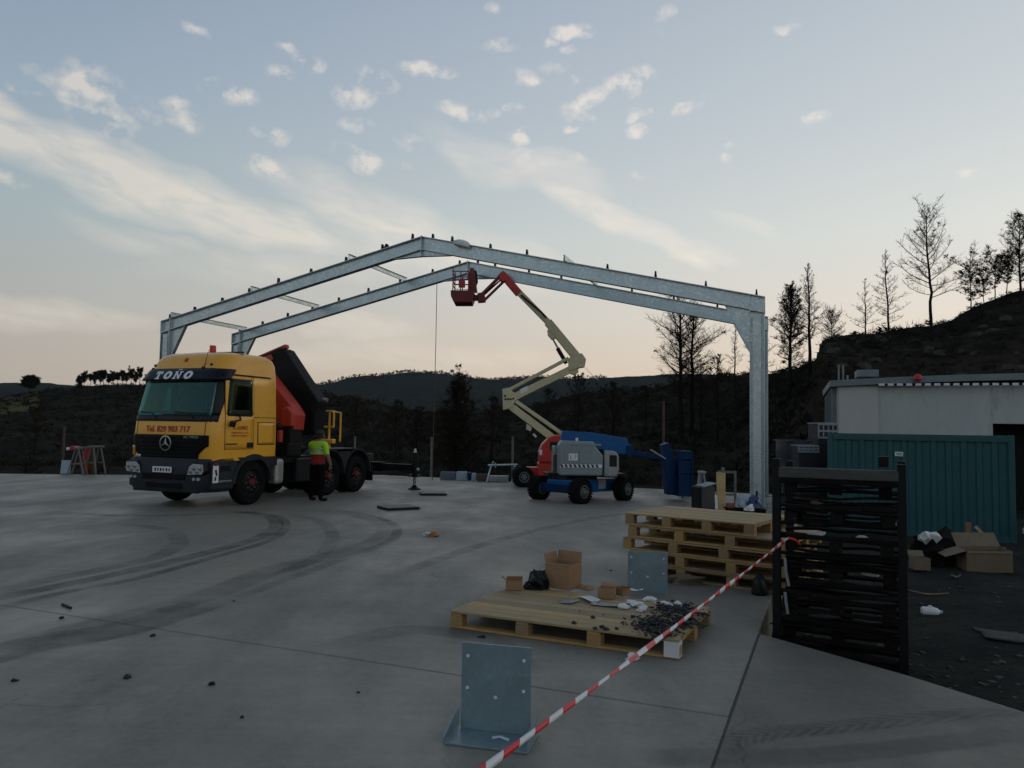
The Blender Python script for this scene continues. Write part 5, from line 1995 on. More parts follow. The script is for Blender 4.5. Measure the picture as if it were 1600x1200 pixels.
# litter on the slab
r = random.Random(77)
for k, (x, y, s, lb) in enumerate(((200, 1060, .07, 'dark lump on the open slab, the largest at lower left'), (328, 1071, .06, 'dark scrap right of the largest lump at lower left'), (19, 1065, .045, 'dark scrap on the slab at the far lower left'), (379, 1122, .035, 'lone dark scrap on the slab toward the bottom centre left'),
                                   (94, 967, .05, 'dark scrap just before the slab joint at left'), (237, 995, .045, 'dark scrap on the tyre mark before the joint'), (365, 940, .03, 'dark speck on the slab inside the tyre arcs'), (756, 997, .05, 'dark scrap on the slab under the long pallet front'),
                                   (747, 996, .03, 'tiny dark scrap beside the pallet front'), (560, 1083, .03, 'dark speck on the slab left of the upright bracket'), (1002, 872, .05, 'dark scrap beside the left end of the pallet stack'), (955, 892, .04, 'small dark scrap left of the leaning plate'), (1205, 975, .05, 'dark scrap between the pallets and the black rack'))):
    o = lump('debris_scrap', M_shard, (s * .5, s * .33, s * .25), 100 + k, 8, 1.0, True, True)
    p = G(x, y)
    o.location = (p.x, p.y, .001)
    o.rotation_euler = (0, 0, r.uniform(0, 3))
    tag(o, lb, 'debris', 'scraps on the slab')
mb = MB().bar((-.12, 0, .012), (.12, .01, .012), .02, .02)
o = mb.build('wood_splinter', M_shard, None, bevel=.003)
p = G(103, 949)
o.location = (p.x, p.y, .001)
o.rotation_euler = (0, 0, -.75)
tag(o, 'thin dark stick lying on the slab at left', 'stick')
M_orange = mat('orange_card', (.42, .13, .03), .8, 0, .2, 8.0)
o = lump('crumpled_packet', M_orange, (.085, .055, .05), 120, 12, 1.0, True, True)
p = G(674, 838)
o.location = (p.x, p.y, .002)
tag(o, 'crumpled orange packet on the slab between truck and pallets', 'packet')
o = lump('crumpled_paper', M_white, (.07, .055, .045), 121, 12, 1.0, True, True)
p = G(666, 837)
o.location = (p.x - .02, p.y, .002)
tag(o, 'crumpled white paper touching the orange packet', 'paper')
o = lump('bottle_cap', M_white, (.05, .04, .035), 122, 12, .8)
p = G(984, 1031)
o.location = (p.x, p.y, .002)
tag(o, 'small pale crumpled scrap under the tape by the pallet corner', 'debris')
o = lump('plastic_heap', mat('pale_teal_film', (.42, .56, .54), .5, 0, .25, 6.0, bump=.3), (.23, .2, .19), 130, 22, 1.1, True, True)
p = G(1069, 778)
o.location = (p.x, p.y, .002)
tag(o, 'heap of crumpled pale green plastic film near the blue platform', 'plastic film')

# stabiliser pads lying on the slab
for (x, y, w, d, a, lb) in ((676, 773, .72, .62, .2, 'dark square outrigger pad lying nearer the stabiliser foot'), (622, 795, .78, .66, .55, 'dark square outrigger pad lying nearer the camera')):
    p = G(x, y)
    t_ = thing('outrigger_pad', lb, 'outrigger pad', (p.x, p.y, .002), a, 'outrigger pads on the slab')
    MB().box((0, 0, .03), (w, d, .06)).build('board', M_black, t_, bevel=.01)
    MB().tube([(w / 2 - .1, -d / 2 - .01, .03), (w / 2 - .05, -d / 2 - .07, .035), (w / 2 + .02, -d / 2 - .01, .03)], .012, 6).build('rope_handle', M_shard, t_)

# ------------------------------------------------------------------ red and white tape
def tape_mat():
    m = bpy.data.materials.new('barrier_tape')
    m.use_nodes = True
    t = m.node_tree
    n, l = t.nodes, t.links
    uv = n.new('ShaderNodeUVMap')
    sp = n.new('ShaderNodeSeparateXYZ')
    l.new(uv.outputs[0], sp.inputs[0])
    a = n.new('ShaderNodeMath')
    a.operation = 'MULTIPLY_ADD'
    l.new(sp.outputs[1], a.inputs[0])
    a.inputs[1].default_value = .035
    l.new(sp.outputs[0], a.inputs[2])
    f = n.new('ShaderNodeMath')
    f.operation = 'PINGPONG'
    l.new(a.outputs[0], f.inputs[0])
    f.inputs[1].default_value = .125
    g = n.new('ShaderNodeMath')
    g.operation = 'GREATER_THAN'
    l.new(f.outputs[0], g.inputs[0])
    g.inputs[1].default_value = .0625
    mx = n.new('ShaderNodeMix')
    mx.data_type = 'RGBA'
    l.new(g.outputs[0], mx.inputs[0])
    mx.inputs[6].default_value = (.72, .72, .73, 1)
    mx.inputs[7].default_value = (.62, .025, .035, 1)
    b = n['Principled BSDF']
    l.new(mx.outputs[2], b.inputs['Base Color'])
    b.inputs['Roughness'].default_value = .35
    return m


pa = P(1226, 845, 7.30)
pb = P(738, 1202, 2.95)
pc = pb + (pb - pa) * .45
mid_sag = .035
N_ = 160
vs, us = [], []
Ltot = (pc - pa).length
for i in range(N_ + 1):
    t = i / N_
    p = pa.lerp(pc, t)
    p.z -= mid_sag * math.sin(math.pi * t)
    d = (pc - pa).normalized()
    s = d.cross(Vector((0, 0, 1))).normalized()
    up = s.cross(d)
    tw = 1.0 + .55 * math.sin(t * 9.0) + .25 * math.sin(t * 23)
    w = .025 + .005 * math.sin(t * 31) + .004 * math.sin(t * 57)
    e = s * math.cos(tw) + up * math.sin(tw)
    fo = up * math.cos(tw) - s * math.sin(tw)
    vs += [p - e * w / 2, p + fo * .004, p + e * w / 2]
    us.append(t * Ltot)
fs, uvs = [], []
for i in range(N_):
    for k in range(2):
        fs.append((3 * i + k, 3 * i + k + 1, 3 * i + k + 4, 3 * i + k + 3))
        uvs.append(((us[i], k / 2), (us[i], k / 2 + .5), (us[i + 1], k / 2 + .5), (us[i + 1], k / 2)))
# the loose end past the knot
q0 = len(vs)
tail = [pa, pa + Vector((.03, -.01, .03)), pa + Vector((.09, -.04, .015)), pa + Vector((.13, -.05, -.03))]
for i, p in enumerate(tail):
    vs += [p + Vector((0, 0, -.012)), p + Vector((0, -.005, 0)), p + Vector((0, 0, .012))]
for i in range(len(tail) - 1):
    for k in range(2):
        fs.append((q0 + 3 * i + k, q0 + 3 * i + k + 1, q0 + 3 * i + k + 4, q0 + 3 * i + k + 3))
        uvs.append(((i * .05, k / 2), (i * .05, k / 2 + .5), (i * .05 + .05, k / 2 + .5), (i * .05 + .05, k / 2)))
me = bpy.data.meshes.new('barrier_tape')
me.from_pydata([tuple(v) for v in vs], [], fs)
ul = me.uv_layers.new(name='UVMap')
k = 0
for q4 in uvs:
    for uv_ in q4:
        ul.data[k].uv = uv_
        k += 1
me.materials.append(tape_mat())
me.polygons.foreach_set('use_smooth', [True] * len(me.polygons))
o = bpy.data.objects.new('barrier_tape', me)
C.objects.link(o)
sd = o.modifiers.new('thick', 'SOLIDIFY')
sd.thickness = .0008
tag(o, 'twisted red and white barrier tape stretched from the black rack toward the camera', 'barrier tape')

# ------------------------------------------------------------------ things along the far edge of the slab
M_post = mat('weathered_post', (.16, .155, .145), .8, 0, .3, 4.0, bump=.2)
M_rust = mat('rusty_post', (.11, .07, .05), .85, 0, .35, 5.0, bump=.2)
M_redcl = mat('red_tool', (.50, .02, .02), .5, 0, .3, 4.0)
M_bluew = mat('pale_blue_board', (.34, .42, .48), .6, 0, .15, 3.0)
for k, (x, y0, y1, d, mt_, lb) in enumerate(((97, 741, 667, 28.2, M_rust, 'thin rusty post left of the sawhorses'), (553, 746, 683, 31.2, M_post, 'thin grey post behind the truck wheels'), (673, 747, 684, 30.6, M_post, 'thin grey post right of the stabiliser leg'),
                                             (800, 752, 683, 29.2, M_post, 'thin grey post behind the steel trestle'), (1036, 770, 628, 27.5, M_rust, 'tall thin brown post behind the blue boom'))):
    a, b = P(x, y0, d), P(x, y1, d)
    t_ = thing('fence_post', lb, 'post', (a.x, a.y, min(a.z, 0) - .5), 0, 'thin posts beyond the slab')
    h = b.z - (min(a.z, 0) - .5)
    MB().tube([(0, 0, 0), (.01, 0, h * .5), (0, 0, h)], [.045, .042, .04], 8).build('shaft', mt_, t_, smooth=True)
    MB().box((0, 0, h + .01), (.10, .10, .02)).build('cap', mt_, t_)


def sawhorse(label, px, py, rz, h=.95, w=.34, mt=M_post):
    p = G(px, py)
    t_ = thing('sawhorse', label, 'sawhorse', (p.x, p.y, .002), rz, 'sawhorses at the left')
    MB().box((0, 0, h), (.12, w + .35, .07)).build('top_beam', mt, t_, bevel=.005)
    for sx in (-1, 1):
        for sy in (-1, 1):
            MB().bar((sx * .05, sy * w / 2, h - .02), (sx * .26, sy * (w / 2 + .06), 0.01), .06, .04).build('leg', mt, t_)
    for sy in (-1, 1):
        MB().bar((-.17, sy * w * .58, h * .42), (.17, sy * w * .58, h * .42), .03, .05).build('brace', mt, t_)
    return t_


sawhorse('pale sawhorse at left carrying the red tool', 121, 742, .2)
sawhorse('pale sawhorse nearer the truck with a wide sagging top', 148, 741, -.25, 1.0)
t_ = thing('chop_saw', 'red power tool resting on the left sawhorse', 'power tool', P(117, 703, 27.75), .1)
MB().box((0, 0, .06), (.30, .22, .16)).build('body', M_redcl, t_, bevel=.04)
MB().box((-.20, 0, .04), (.16, .12, .10)).build('handle', M_white, t_, bevel=.02)
MB().box((.10, -.12, .10), (.08, .03, .06)).build('switch', M_white, t_)
a = G(131, 741)
t_ = thing('red_overalls', 'red work clothes hanging between the two sawhorses', 'work clothes', (a.x, a.y + .15, 0), 0)
MB().tube([(0, 0, .02), (.01, .02, .35), (-.02, 0, .62), (.02, .02, .98)], [.10, .12, .14, .09], 10).build('cloth', M_redcl, t_, smooth=True)
MB().tube([(-.02, -.08, .42), (.06, -.10, .44)], [.05, .06], 8).build('strap', M_post, t_, smooth=True)
MB().tube([(.20, .05, .02), (.16, .05, .5), (.12, .06, .92)], [.10, .13, .08], 10).build('trouser', mat('olive_cloth', (.085, .07, .02), .9, 0, .3, 6.0), t_, smooth=True)
MB().bar((-.45, .1, .96), (.55, .1, .98), .05, .04).build('hanging_bar', M_post, t_)
a, b = G(97, 741), G(110, 741)
o = MB().box((0, 0, .24), (.34, .05, .48), rotm('X', -.12)).build('leaning_board', M_bluew, None, bevel=.005)
o.location = ((a.x + b.x) / 2, a.y, .02)
tag(o, 'pale blue board standing by the left sawhorse', 'board')
for k, (x0, x1, h, mt_, lb) in enumerate(((688, 712, .26, mat('grey_blue_block', (.12, .14, .18), .7, 0, .2, 5.0), 'grey blue block at the left end of the row behind the slab'), (713, 730, .28, M_bluew, 'pale blue block second in the row behind the slab'),
                                          (731, 736, .26, M_dblue, 'narrow dark blue block in the row behind the slab'), (737, 744, .25, M_bluew, 'small pale blue block beside the brown one'), (745, 766, .24, M_rust, 'brown block at the right end of the row'))):
    a, b = G(x0, 749 + k * .7), G(x1, 749 + k * .7)
    t_ = thing('stacked_block', lb, 'block', ((a.x + b.x) / 2, a.y, .002), 0, 'row of blocks behind the slab')
    MB().box((0, 0, h / 2), ((b - a).length * .97, .3, h)).build('body', mt_, t_, bevel=.015)
    MB().box((0, 0, h + .012), ((b - a).length * .9, .26, .02)).build('lid', mt_, t_, bevel=.005)
# steel trestle beside the red lift
a = G(786, 753)
t_ = thing('steel_trestle', 'grey steel trestle standing left of the red lift wheel', 'trestle', (a.x, a.y, .002), 0)
MB().tube([(-.55, 0, .58), (.5, 0, .62)], .035, 8).build('top_bar', M_galv, t_)
for sx, sgn in ((-.42, -1), (.42, 1)):
    for sy in (-.2, .2):
        MB().tube([(sx, 0, .6), (sx - .16 if sgn < 0 else sx - .1, sy, 0)], .025, 8).build('leg', M_galv, t_)
MB().tube([(-.40, -.05, .60), (-.36, -.05, .72), (-.28, -.05, .66), (-.28, -.05, .50)], .022, 8).build('hook', M_galv, t_)
MB().box((-.18, 0, .12), (.75, .3, .2)).build('base_box', M_hood2, t_, bevel=.02)
MB().box((-.28, -.1, .07), (.25, .2, .14)).build('motor', M_hood, t_, bevel=.03)
# rope hanging from the far rafter
a = P(683, 428, 27.0)
o = MB().tube([a, a + Vector((.01, 0, -2.5)), a + Vector((0, 0, -5.2)), Vector((a.x, a.y, .05))], .012, 5).build('hanging_rope', M_rust, None)
tag(o, 'thin rope hanging from the far left rafter down to the slab', 'rope')


# ------------------------------------------------------------------ blackened rack of pallets at the slab's edge
GZ = -.44
RA = math.atan2(6.93 - 7.45, 3.55 - 2.52)
rack = thing('post_rack', 'tall black slatted rack of charred boards standing at the slab edge', 'rack', (2.52, 7.45, GZ), RA)
RW, RD, RH = 1.16, 1.05, 2.06
for (x, y, h) in ((.04, .04, RH), (RW - .04, .04, RH - .02), (.04, RD, RH - .05), (RW - .04, RD, RH - .02)):
    MB().box((x, y, h / 2), (.075, .075, h)).build('post', M_blackst, rack, bevel=.006)
MB().box((RW - .19, .30, RH - .01), (.09, .09, .10)).build('stub', M_blackst, rack)
r = random.Random(31)
zc = .10
lev = 0
while zc < RH - .16:
    # each level: lower board, three blocks, upper boards, the front ones warped
    for row, y in enumerate((.05, RD * .45, RD - .03)):
        for dz, th in ((0, .024), (.120, .020), (.165, .024)):
            sag = r.uniform(-.022, .022)
            y_ = y + (.0 if row else r.uniform(-.035, .04))
            pts = [(RW * t, y_ + r.uniform(-.008, .008), zc + dz + sag * math.sin(math.pi * t) + r.uniform(-.014, .014)) for t in (.06, .3, .5, .72, .94)]
            mb = MB()
            hw = r.uniform(.035, .06)
            vs = []
            for p in pts:
                tt = th / 2 * r.uniform(.8, 1.15)
                vs += [(p[0], p[1] - hw, p[2] - tt), (p[0], p[1] + hw, p[2] - tt), (p[0], p[1] + hw, p[2] + tt), (p[0], p[1] - hw, p[2] + tt)]
            fs = [(3, 2, 1, 0), tuple(4 * (len(pts) - 1) + k for k in range(4))]
            for i in range(len(pts) - 1):
                for k in range(4):
                    fs.append((4 * i + k, 4 * i + (k + 1) % 4, 4 * i + 4 + (k + 1) % 4, 4 * i + 4 + k))
            mb.add(vs, fs)
            mb.build('board', M_char, rack)
        for bx in (.16, RW / 2, RW - .16):
            if row == 0 or lev % 2:
                MB().box((bx + r.uniform(-.02, .02), y + .01, zc + .062), (.11, .09, .094)).build('block', M_char, rack)
    zc += .27
    lev += 1
MB().box((RW / 2, .05, RH - .13), (RW - .12, .10, .10)).build('top_board', mat('weathered_grey_board', (.085, .085, .08), .85, 0, .4, 3.0, bump=.5, bscale=24, stretch=(1, 8, 8)), rack, bevel=.01)
MB().box((RW / 2, .05, RH - .21), (RW - .12, .09, .035)).build('top_board', M_char, rack)
for y in (.2, .45, .72):
    MB().box((RW / 2, y, RH - .20), (RW - .1, .13, .03)).build('top_board', M_char, rack)
# pale rags and scraps caught between the boards
for k, (x, z, w, lb) in enumerate(((.36, 1.67, .10, 'pale rag in the top opening of the black rack'), (.34, 1.37, .13, 'white scrap left of centre in the second opening of the rack'), (.76, 1.36, .12, 'white scrap right of centre in the second opening of the rack'), (.30, 1.04, .07, 'pale scrap at left halfway up the black rack'),
                                   (.82, 1.03, .11, 'pale scrap at right halfway up the black rack'), (1.03, 1.50, .05, 'pale scrap beside the right post of the black rack'))):
    o = lump('rag', M_white if k % 3 else M_card2, (w * .55, .03, .022), 200 + k, 12, 1.0, True, True)
    o.location = Matrix.Translation((2.52, 7.45, GZ)) @ Matrix.Rotation(RA, 4, 'Z') @ Vector((x, .14 + .05 * (k % 3), z - .035))
    o.rotation_euler = (0, 0, RA)
    tag(o, lb, 'rag', 'rags caught in the rack')
for k, (z0, z1) in enumerate(((1.12, .86), (.80, .60))):
    MB().tube([(.12, -.012, z0), (.13, -.015, (z0 + z1) / 2), (.155 - .01 * k, -.012, z1)], .014, 6).build('cloth_strip', M_foil, rack)

# ------------------------------------------------------------------ teal container
M_cont = mat('teal_paint', (.008, .085, .095), .5, 0, .18, 1.2, bump=.05, wear=((.045, .04, .03), 2.2, .66))
c0 = Vector((7.60, 18.5, 0))
c1 = Vector((10.98, 16.78, 0))
CL = (c1 - c0).length
CA = math.atan2(c1.y - c0.y, c1.x - c0.x)
cont = thing('storage_container', 'teal corrugated steel storage container behind the black rack', 'container', (c0.x, c0.y, GZ), CA)
CH, CD = 2.36, 2.2


def corrugated(L, H, n, depth, name, parent, mt):
    """trapezoid ribs along x"""
    mb = MB()
    xs = [0]
    ys = [0]
    p = L / n
    for i in range(n):
        b = i * p
        xs += [b + p * .32, b + p * .42, b + p * .90, b + p]
        ys += [0, depth, depth, 0]
    k = len(xs)
    mb.add([(x, y, 0) for x, y in zip(xs, ys)] + [(x, y, H) for x, y in zip(xs, ys)], [(i, i + 1, k + i + 1, k + i) for i in range(k - 1)])
    return mb.build(name, mt, parent, solid=.004)


w_ = corrugated(CL - .24, CH - .30, 12, .035, 'front_panel', cont, M_cont)
w_.location = (.12, .03, .14)
w_ = corrugated(CD - .24, CH - .30, 9, .035, 'end_panel', cont, M_cont)
w_.location = (.03, CD - .12, .14)
w_.rotation_euler = (0, 0, -math.pi / 2)
w_ = corrugated(CD - .24, CH - .30, 9, .035, 'end_panel', cont, M_cont)
w_.location = (CL - .03, .12, .14)
w_.rotation_euler = (0, 0, math.pi / 2)
for x in (.06, CL - .06):
    for y in (.06, CD - .06):
        MB().box((x, y, CH / 2), (.12, .12, CH)).build('corner_post', M_cont, cont, bevel=.008)
for y in (.05, CD - .05):
    MB().box((CL / 2, y, CH - .085), (CL - .25, .09, .15)).build('top_rail', M_cont, cont, bevel=.006)
    MB().box((CL / 2, y, .075), (CL - .25, .09, .13)).build('bottom_rail', M_cont, cont, bevel=.006)
MB().box((CL / 2, CD / 2, CH - .02), (CL - .26, CD - .26, .02)).build('roof', M_cont, cont)
pl = MB().box((CL * .405, .022, CH - .47), (.17, .006, .10)).build('label_plate', M_letw, cont)
for k in range(2):
    MB().box((CL * .405 + .01 * k, .017, CH - .455 - .035 * k), (.12, .004, .016)).build('label_line', M_cont, pl)

# ------------------------------------------------------------------ low white building behind
M_wall = mat('white_render', (.50, .535, .525), .9, 0, .12, .8, bump=.15, bscale=10, wear=((.36, .38, .37), .9, .56), stretch=(1.6, 1.6, .35))
M_fasc = mat('grey_green_sheet', (.19, .235, .24), .55, .1, .2, 1.5)
b0 = P(1308, 650, 25.0)
b1 = P(1700, 650, 22.6)
BA = math.atan2(b1.y - b0.y, b1.x - b0.x)
BL = 14.0
bld = thing('low_building', 'low white rendered building with a grey roof edge behind the teal container', 'building', (b0.x, b0.y, GZ), BA)
WH = 3.92


def bpx(px):
    """distance along the front wall seen in photo column px"""
    best, bx = 1e9, 0
    for i in range(400):
        t = i * BL / 400
        p = Vector((b0.x + math.cos(BA) * t, b0.y + math.sin(BA) * t, 2.5))
        c = 800 + p.x / p.y * F
        if abs(c - px) < best:
            best, bx = abs(c - px), t
    return bx


d0 = bpx(1552)
DZ = 3.92 - 1.18
wall = MB().box((d0 / 2, .15, WH / 2), (d0, .30, WH)).build('wall', M_wall, bld)
MB().box((d0 + 2.0, .15, WH - .59), (4.0, .30, 1.18)).build('wall', M_wall, bld)
MB().box((d0 + 4.0 + (BL - d0 - 4) / 2, .15, WH / 2), (BL - d0 - 4, .30, WH)).build('wall', M_wall, bld)
MB().box((d0 + 2.0, 1.6, DZ / 2), (4.0, .1, DZ)).build('doorway_dark_sheet', M_blackst, bld)  # black sheet set inside the opening, painted for the dark of the interior
MB().box((bpx(1342) , -.035, WH / 2 - .02), (bpx(1374) - bpx(1312), .07, WH - .04)).build('pilaster', mat('pale_render', (.55, .56, .53), .9, 0, .12, .8, bump=.15, bscale=10), bld)
MB().box((-.05, 4.2, WH / 2), (.2, 7.8, WH - .1)).build('side_wall', M_fasc, bld)
for k in range(9):
    MB().box((-.16, .6 + k * .85, WH / 2 - .05), (.03, .05, WH - .12)).build('side_rib', M_fasc, bld)
# roof: shallow arched sheet with a deep edge
arc = lambda t: WH + .13 + .22 * (1 - (2 * t - .95) ** 2)
mb = MB()
n = 28
vs = []
for i in range(n + 1):
    t = i / n
    x = -.22 + (BL + .7) * t
    for (y, dz) in ((-.22, -.20), (-.22, 0), (8.5, .15), (8.5, -.1)):
        vs.append((x, y, arc(t) + dz))
fs = [(0, 1, 2, 3), tuple(4 * n + k for k in (3, 2, 1, 0))]
for i in range(n):
    for k in range(4):
        fs.append((4 * i + k, 4 * i + (k + 1) % 4, 4 * i + 4 + (k + 1) % 4, 4 * i + 4 + k))
roof = mb.add(vs, fs).build('roof', M_fasc, bld)
x = bpx(1378)
k = 0
while x < BL:
    MB().box((x, -.27, WH + .005), (.17, .05, .075)).build('edge_tile', M_letw if True else M_fasc, roof, bevel=.006)
    MB().box((x + .13, -.26, WH + .003), (.085, .04, .06)).build('edge_gap', M_blackst, roof)
    x += .26
    k += 1
    if k > 40:
        break
a = bpx(1433)
MB().lathe([(0, .13), (.07, .11), (.11, .05), (.11, -.04), (.07, -.09), (0, -.11)], 16, 'z', (a, -.36, WH + .20)).build('alarm_bell', M_redcl, bld, smooth=True)
MB().box((bpx(1358), .9, WH + .42), (bpx(1375) - bpx(1340), 1.0, .24)).build('roof_box', M_fasc, bld, bevel=.03)
for px_, h_, m_ in ((1311, .70, M_fasc), (1317, .70, M_fasc), (1323, .35, M_hood2)):
    MB().tube([(bpx(1312) + (px_ - 1311) * .022, .25, WH - .2), (bpx(1312) + (px_ - 1311) * .022, .25, WH + h_)], .03, 8).build('vent_pipe', m_, bld, smooth=True)

# crates and wrapped goods between column and container
M_wrap = mat('wrapped_dark', (.022, .032, .045), .6, 0, .4, 3.0, bump=.3)
M_crate = mat('pale_crate', (.26, .30, .32), .6, 0, .2, 6.0)
M_crated = mat('dark_crate', (.016, .019, .025), .7, 0, .3, 6.0)


def crate_tower(name, label, px0, px1, py_top, py_lat, Y, cat='crate'):
    a, b = P(px0, py_top, Y), P(px1, py_top, Y)
    w = b.x - a.x
    t_ = thing(name, label, cat, ((a.x + b.x) / 2, Y + .4, GZ + .02), 0, 'goods stacked beside the container')
    zt = a.z - GZ - .02
    zl = P(px0, py_lat, Y).z - GZ - .02
    MB().box((0, 0, zl / 2), (w, .8, zl)).build('lower_crates', M_crated, t_, bevel=.02)
    MB().box((0, 0, (zl + zt) / 2), (w * .94, .74, zt - zl - .02)).build('crate_core', M_wrap, t_)
    nx = max(3, int(w / .11))
    for i in range(nx + 1):
        MB().box((-w / 2 + w * i / nx, -.40, (zl + zt) / 2), (.03, .02, zt - zl)).build('crate_bar', M_crate, t_)
    for i in range(3):
        MB().box((0, -.405, zl + (zt - zl) * (i + .12) / 2.3), (w, .02, .05)).build('crate_rail', M_crate, t_)
    MB().box((0, 0, zt), (w, .8, .03)).build('crate_lid', M_crate, t_, bevel=.006)
    return t_


crate_tower('crate_stack', 'tower of pale lattice crates against the container corner', 1279, 1309, 661, 685, 20.6)
crate_tower('crate_stack', 'low crates with a pale lattice top left of the container', 1248, 1279, 696, 706, 19.6)
a, b = P(1228, 688, 20.2), P(1266, 688, 20.2)
t_ = thing('wrapped_bale', 'dark blue film wrapped bale left of the lattice crates', 'wrapped goods', ((a.x + b.x) / 2, 20.6, GZ + .02), .1, 'goods stacked beside the container')
hz = a.z - GZ
o = MB().grid(lambda u, v: (math.cos(u * 2 * math.pi) * .5 * (b.x - a.x) * (1.0 + .05 * math.sin(v * 22 + 3 * u)) * min(1.2, 1.25 * (abs(math.cos(u * 2 * math.pi)) ** 4 + abs(math.sin(u * 2 * math.pi)) ** 4) ** -.25), math.sin(u * 2 * math.pi) * .45 * min(1.2, 1.25 * (abs(math.cos(u * 2 * math.pi)) ** 4 + abs(math.sin(u * 2 * math.pi)) ** 4) ** -.25), hz * v), 40, 14).build('film', M_wrap, t_, smooth=True)
MB().box((0, 0, hz - .03), ((b.x - a.x) * 1.05, .9, .05)).build('top_sheet', M_wrap, t_, bevel=.02)

# ------------------------------------------------------------------ clutter round the right column, seen over the pallets
yj = 17.2


def jp(px, py, Y=yj):
    return P(px, py, Y)


a, b = jp(1092, 760), jp(1116, 760)
t_ = thing('grey_cabinet', 'dark grey metal cabinet standing behind the pallet stack', 'cabinet', ((a.x + b.x) / 2, yj + .2, .002), .15, 'clutter round the right column')
hh = a.z
MB().box((0, 0, hh / 2), ((b.x - a.x), .4, hh)).build('body', mat('cabinet_grey', (.05, .05, .053), .6, 0, .3, 4.0), t_, bevel=.01)
MB().box((-(b.x - a.x) / 2 - .02, -.02, hh / 2 - .01), (.07, .44, hh - .02)).build('side', M_blackst, t_, bevel=.005)
MB().box((.02, -.03, hh + .03), ((b.x - a.x) * .9, .45, .03), rotm('Y', -.25)).build('lid', M_crate, t_, bevel=.005)


def plank(name, label, p0, p1, w, t, mt, cat='plank', group='clutter round the right column', bevel=.004):
    p0, p1 = Vector(p0), Vector(p1)
    mb = MB().bar((0, 0, 0), p1 - p0, w, t, up=(0, 1, 0))
    o = mb.build(name, mt, None, bevel=bevel)
    o.location = p0
    return tag(o, label, cat, group)


gp = jp(1126, 806)
plank('leaning_plank', 'pale timber plank leaning upright behind the pallet stack', (gp.x, yj, .03), (jp(1133, 740).x, yj + .35, jp(1133, 740).z), .20, .05, M_wood)
plank('leaning_plank', 'narrow dark batten beside the pale leaning plank', (jp(1137, 806).x, yj + .3, .03), (jp(1139, 732).x, yj + .5, jp(1139, 732).z), .07, .05, M_post)
t_ = thing('folding_trestle', 'grey folding trestle between the cabinet and the plank', 'trestle', (jp(1112, 800).x, yj + .9, .002), 0, 'clutter round the right column')
zt = jp(1108, 738, yj + .9).z
for sx in (-.17, .0, .17):
    MB().bar((sx * .25, 0, zt), (sx, (.25 if sx == 0 else -.05), .01), .05, .04).build('leg', M_crate, t_)
MB().box((0, 0, zt), (.14, .3, .05)).build('head', M_crate, t_, bevel=.006)
t_ = thing('window_frame', 'empty wooden frame standing left of the right column', 'frame', (jp(1156, 800).x, yj + 1.0, .002), 0, 'clutter round the right column')
w_ = jp(1168, 760, yj + 1).x - jp(1143, 760, yj + 1).x
zt = jp(1150, 736, yj + 1).z
for x in (-w_ / 2, w_ / 2):
    MB().box((x, 0, zt / 2), (.05, .05, zt)).build('upright', M_post, t_, bevel=.004)
for z in (.42, zt - .03):
    MB().box((0, 0, z), (w_ - .055, .045, .05)).build('rail', M_post, t_, bevel=.004)
t_ = thing('low_skid', 'long dark timber skid under the clutter by the column', 'skid', (jp(1153, 800).x, yj, .002), 0, 'clutter round the right column')
for y in (-.25, .25):
    MB().box((0, y, .09), (1.05, .12, .18)).build('beam', M_char, t_, bevel=.01)
for k in range(5):
    MB().box((-.45 + k * .225, 0, .20), (.16, .66, .03)).build('slat', M_char if k else M_wood, t_, bevel=.004)
sk = .222


def sit(name, label, cat, mt, px, py, size, seed, dz=.0, n=18, Y=yj):
    o = lump(name, mt, size, seed, 14, .9, True, True)
    p = jp(px, py, Y)
    o.location = (p.x, Y - .05, sk + dz)
    return tag(o, label, cat, 'clutter round the right column')


sit('blue_sack', 'blue plastic sack lying at the foot of the right column', 'sack', mat('sack_blue', (.02, .04, .16), .5, 0, .3, 5.0), 1169, 785, (.17, .13, .16), 301)
sit('white_sack', 'pale plastic sack beside the blue sack by the column', 'sack', M_bluew, 1154, 784, (.15, .12, .15), 302)
sit('white_rag', 'white crumpled rag hanging before the right column foot', 'rag', M_white, 1167, 798, (.11, .08, .10), 303, -.02, Y=yj - .45)
o = MB().box((0, 0, .05), (.16, .11, .10)).build('brick', mat('brick_orange', (.26, .09, .04), .85, 0, .25, 9.0, bump=.2), None, bevel=.006)
p = jp(1139, 784)
o.location = (p.x, yj - .1, sk)
tag(o, 'single orange brick left of the pale sack', 'brick', 'clutter round the right column')
plank('strap_bar', 'dark bent bar leaning against the right column foot', (jp(1176, 800).x, yj - .2, .2), (jp(1185, 768).x, yj + .1, jp(1185, 768).z), .05, .02, M_blackst, 'bar')
plank('pale_batten', 'thin pale batten propped left of the right column', (jp(1114, 804).x, yj - .3, .2), (jp(1113, 772).x, yj - .3, jp(1113, 772).z), .05, .03, M_white, 'batten')
o = lump('dark_can', M_black, (.09, .09, .16), 305, 18, .3)
p = G(1185, 929)
o.location = (p.x, p.y, .002)
tag(o, 'dark can standing before the pallet stack by the rack', 'can')
o = lump('crumpled_card', M_card2, (.20, .11, .07), 306, 12, 1.0, True, True)
p = G(1058, 912)
o.location = (p.x, p.y, .002)
tag(o, 'crumpled brown card behind the leaning plate at the stack foot', 'card')

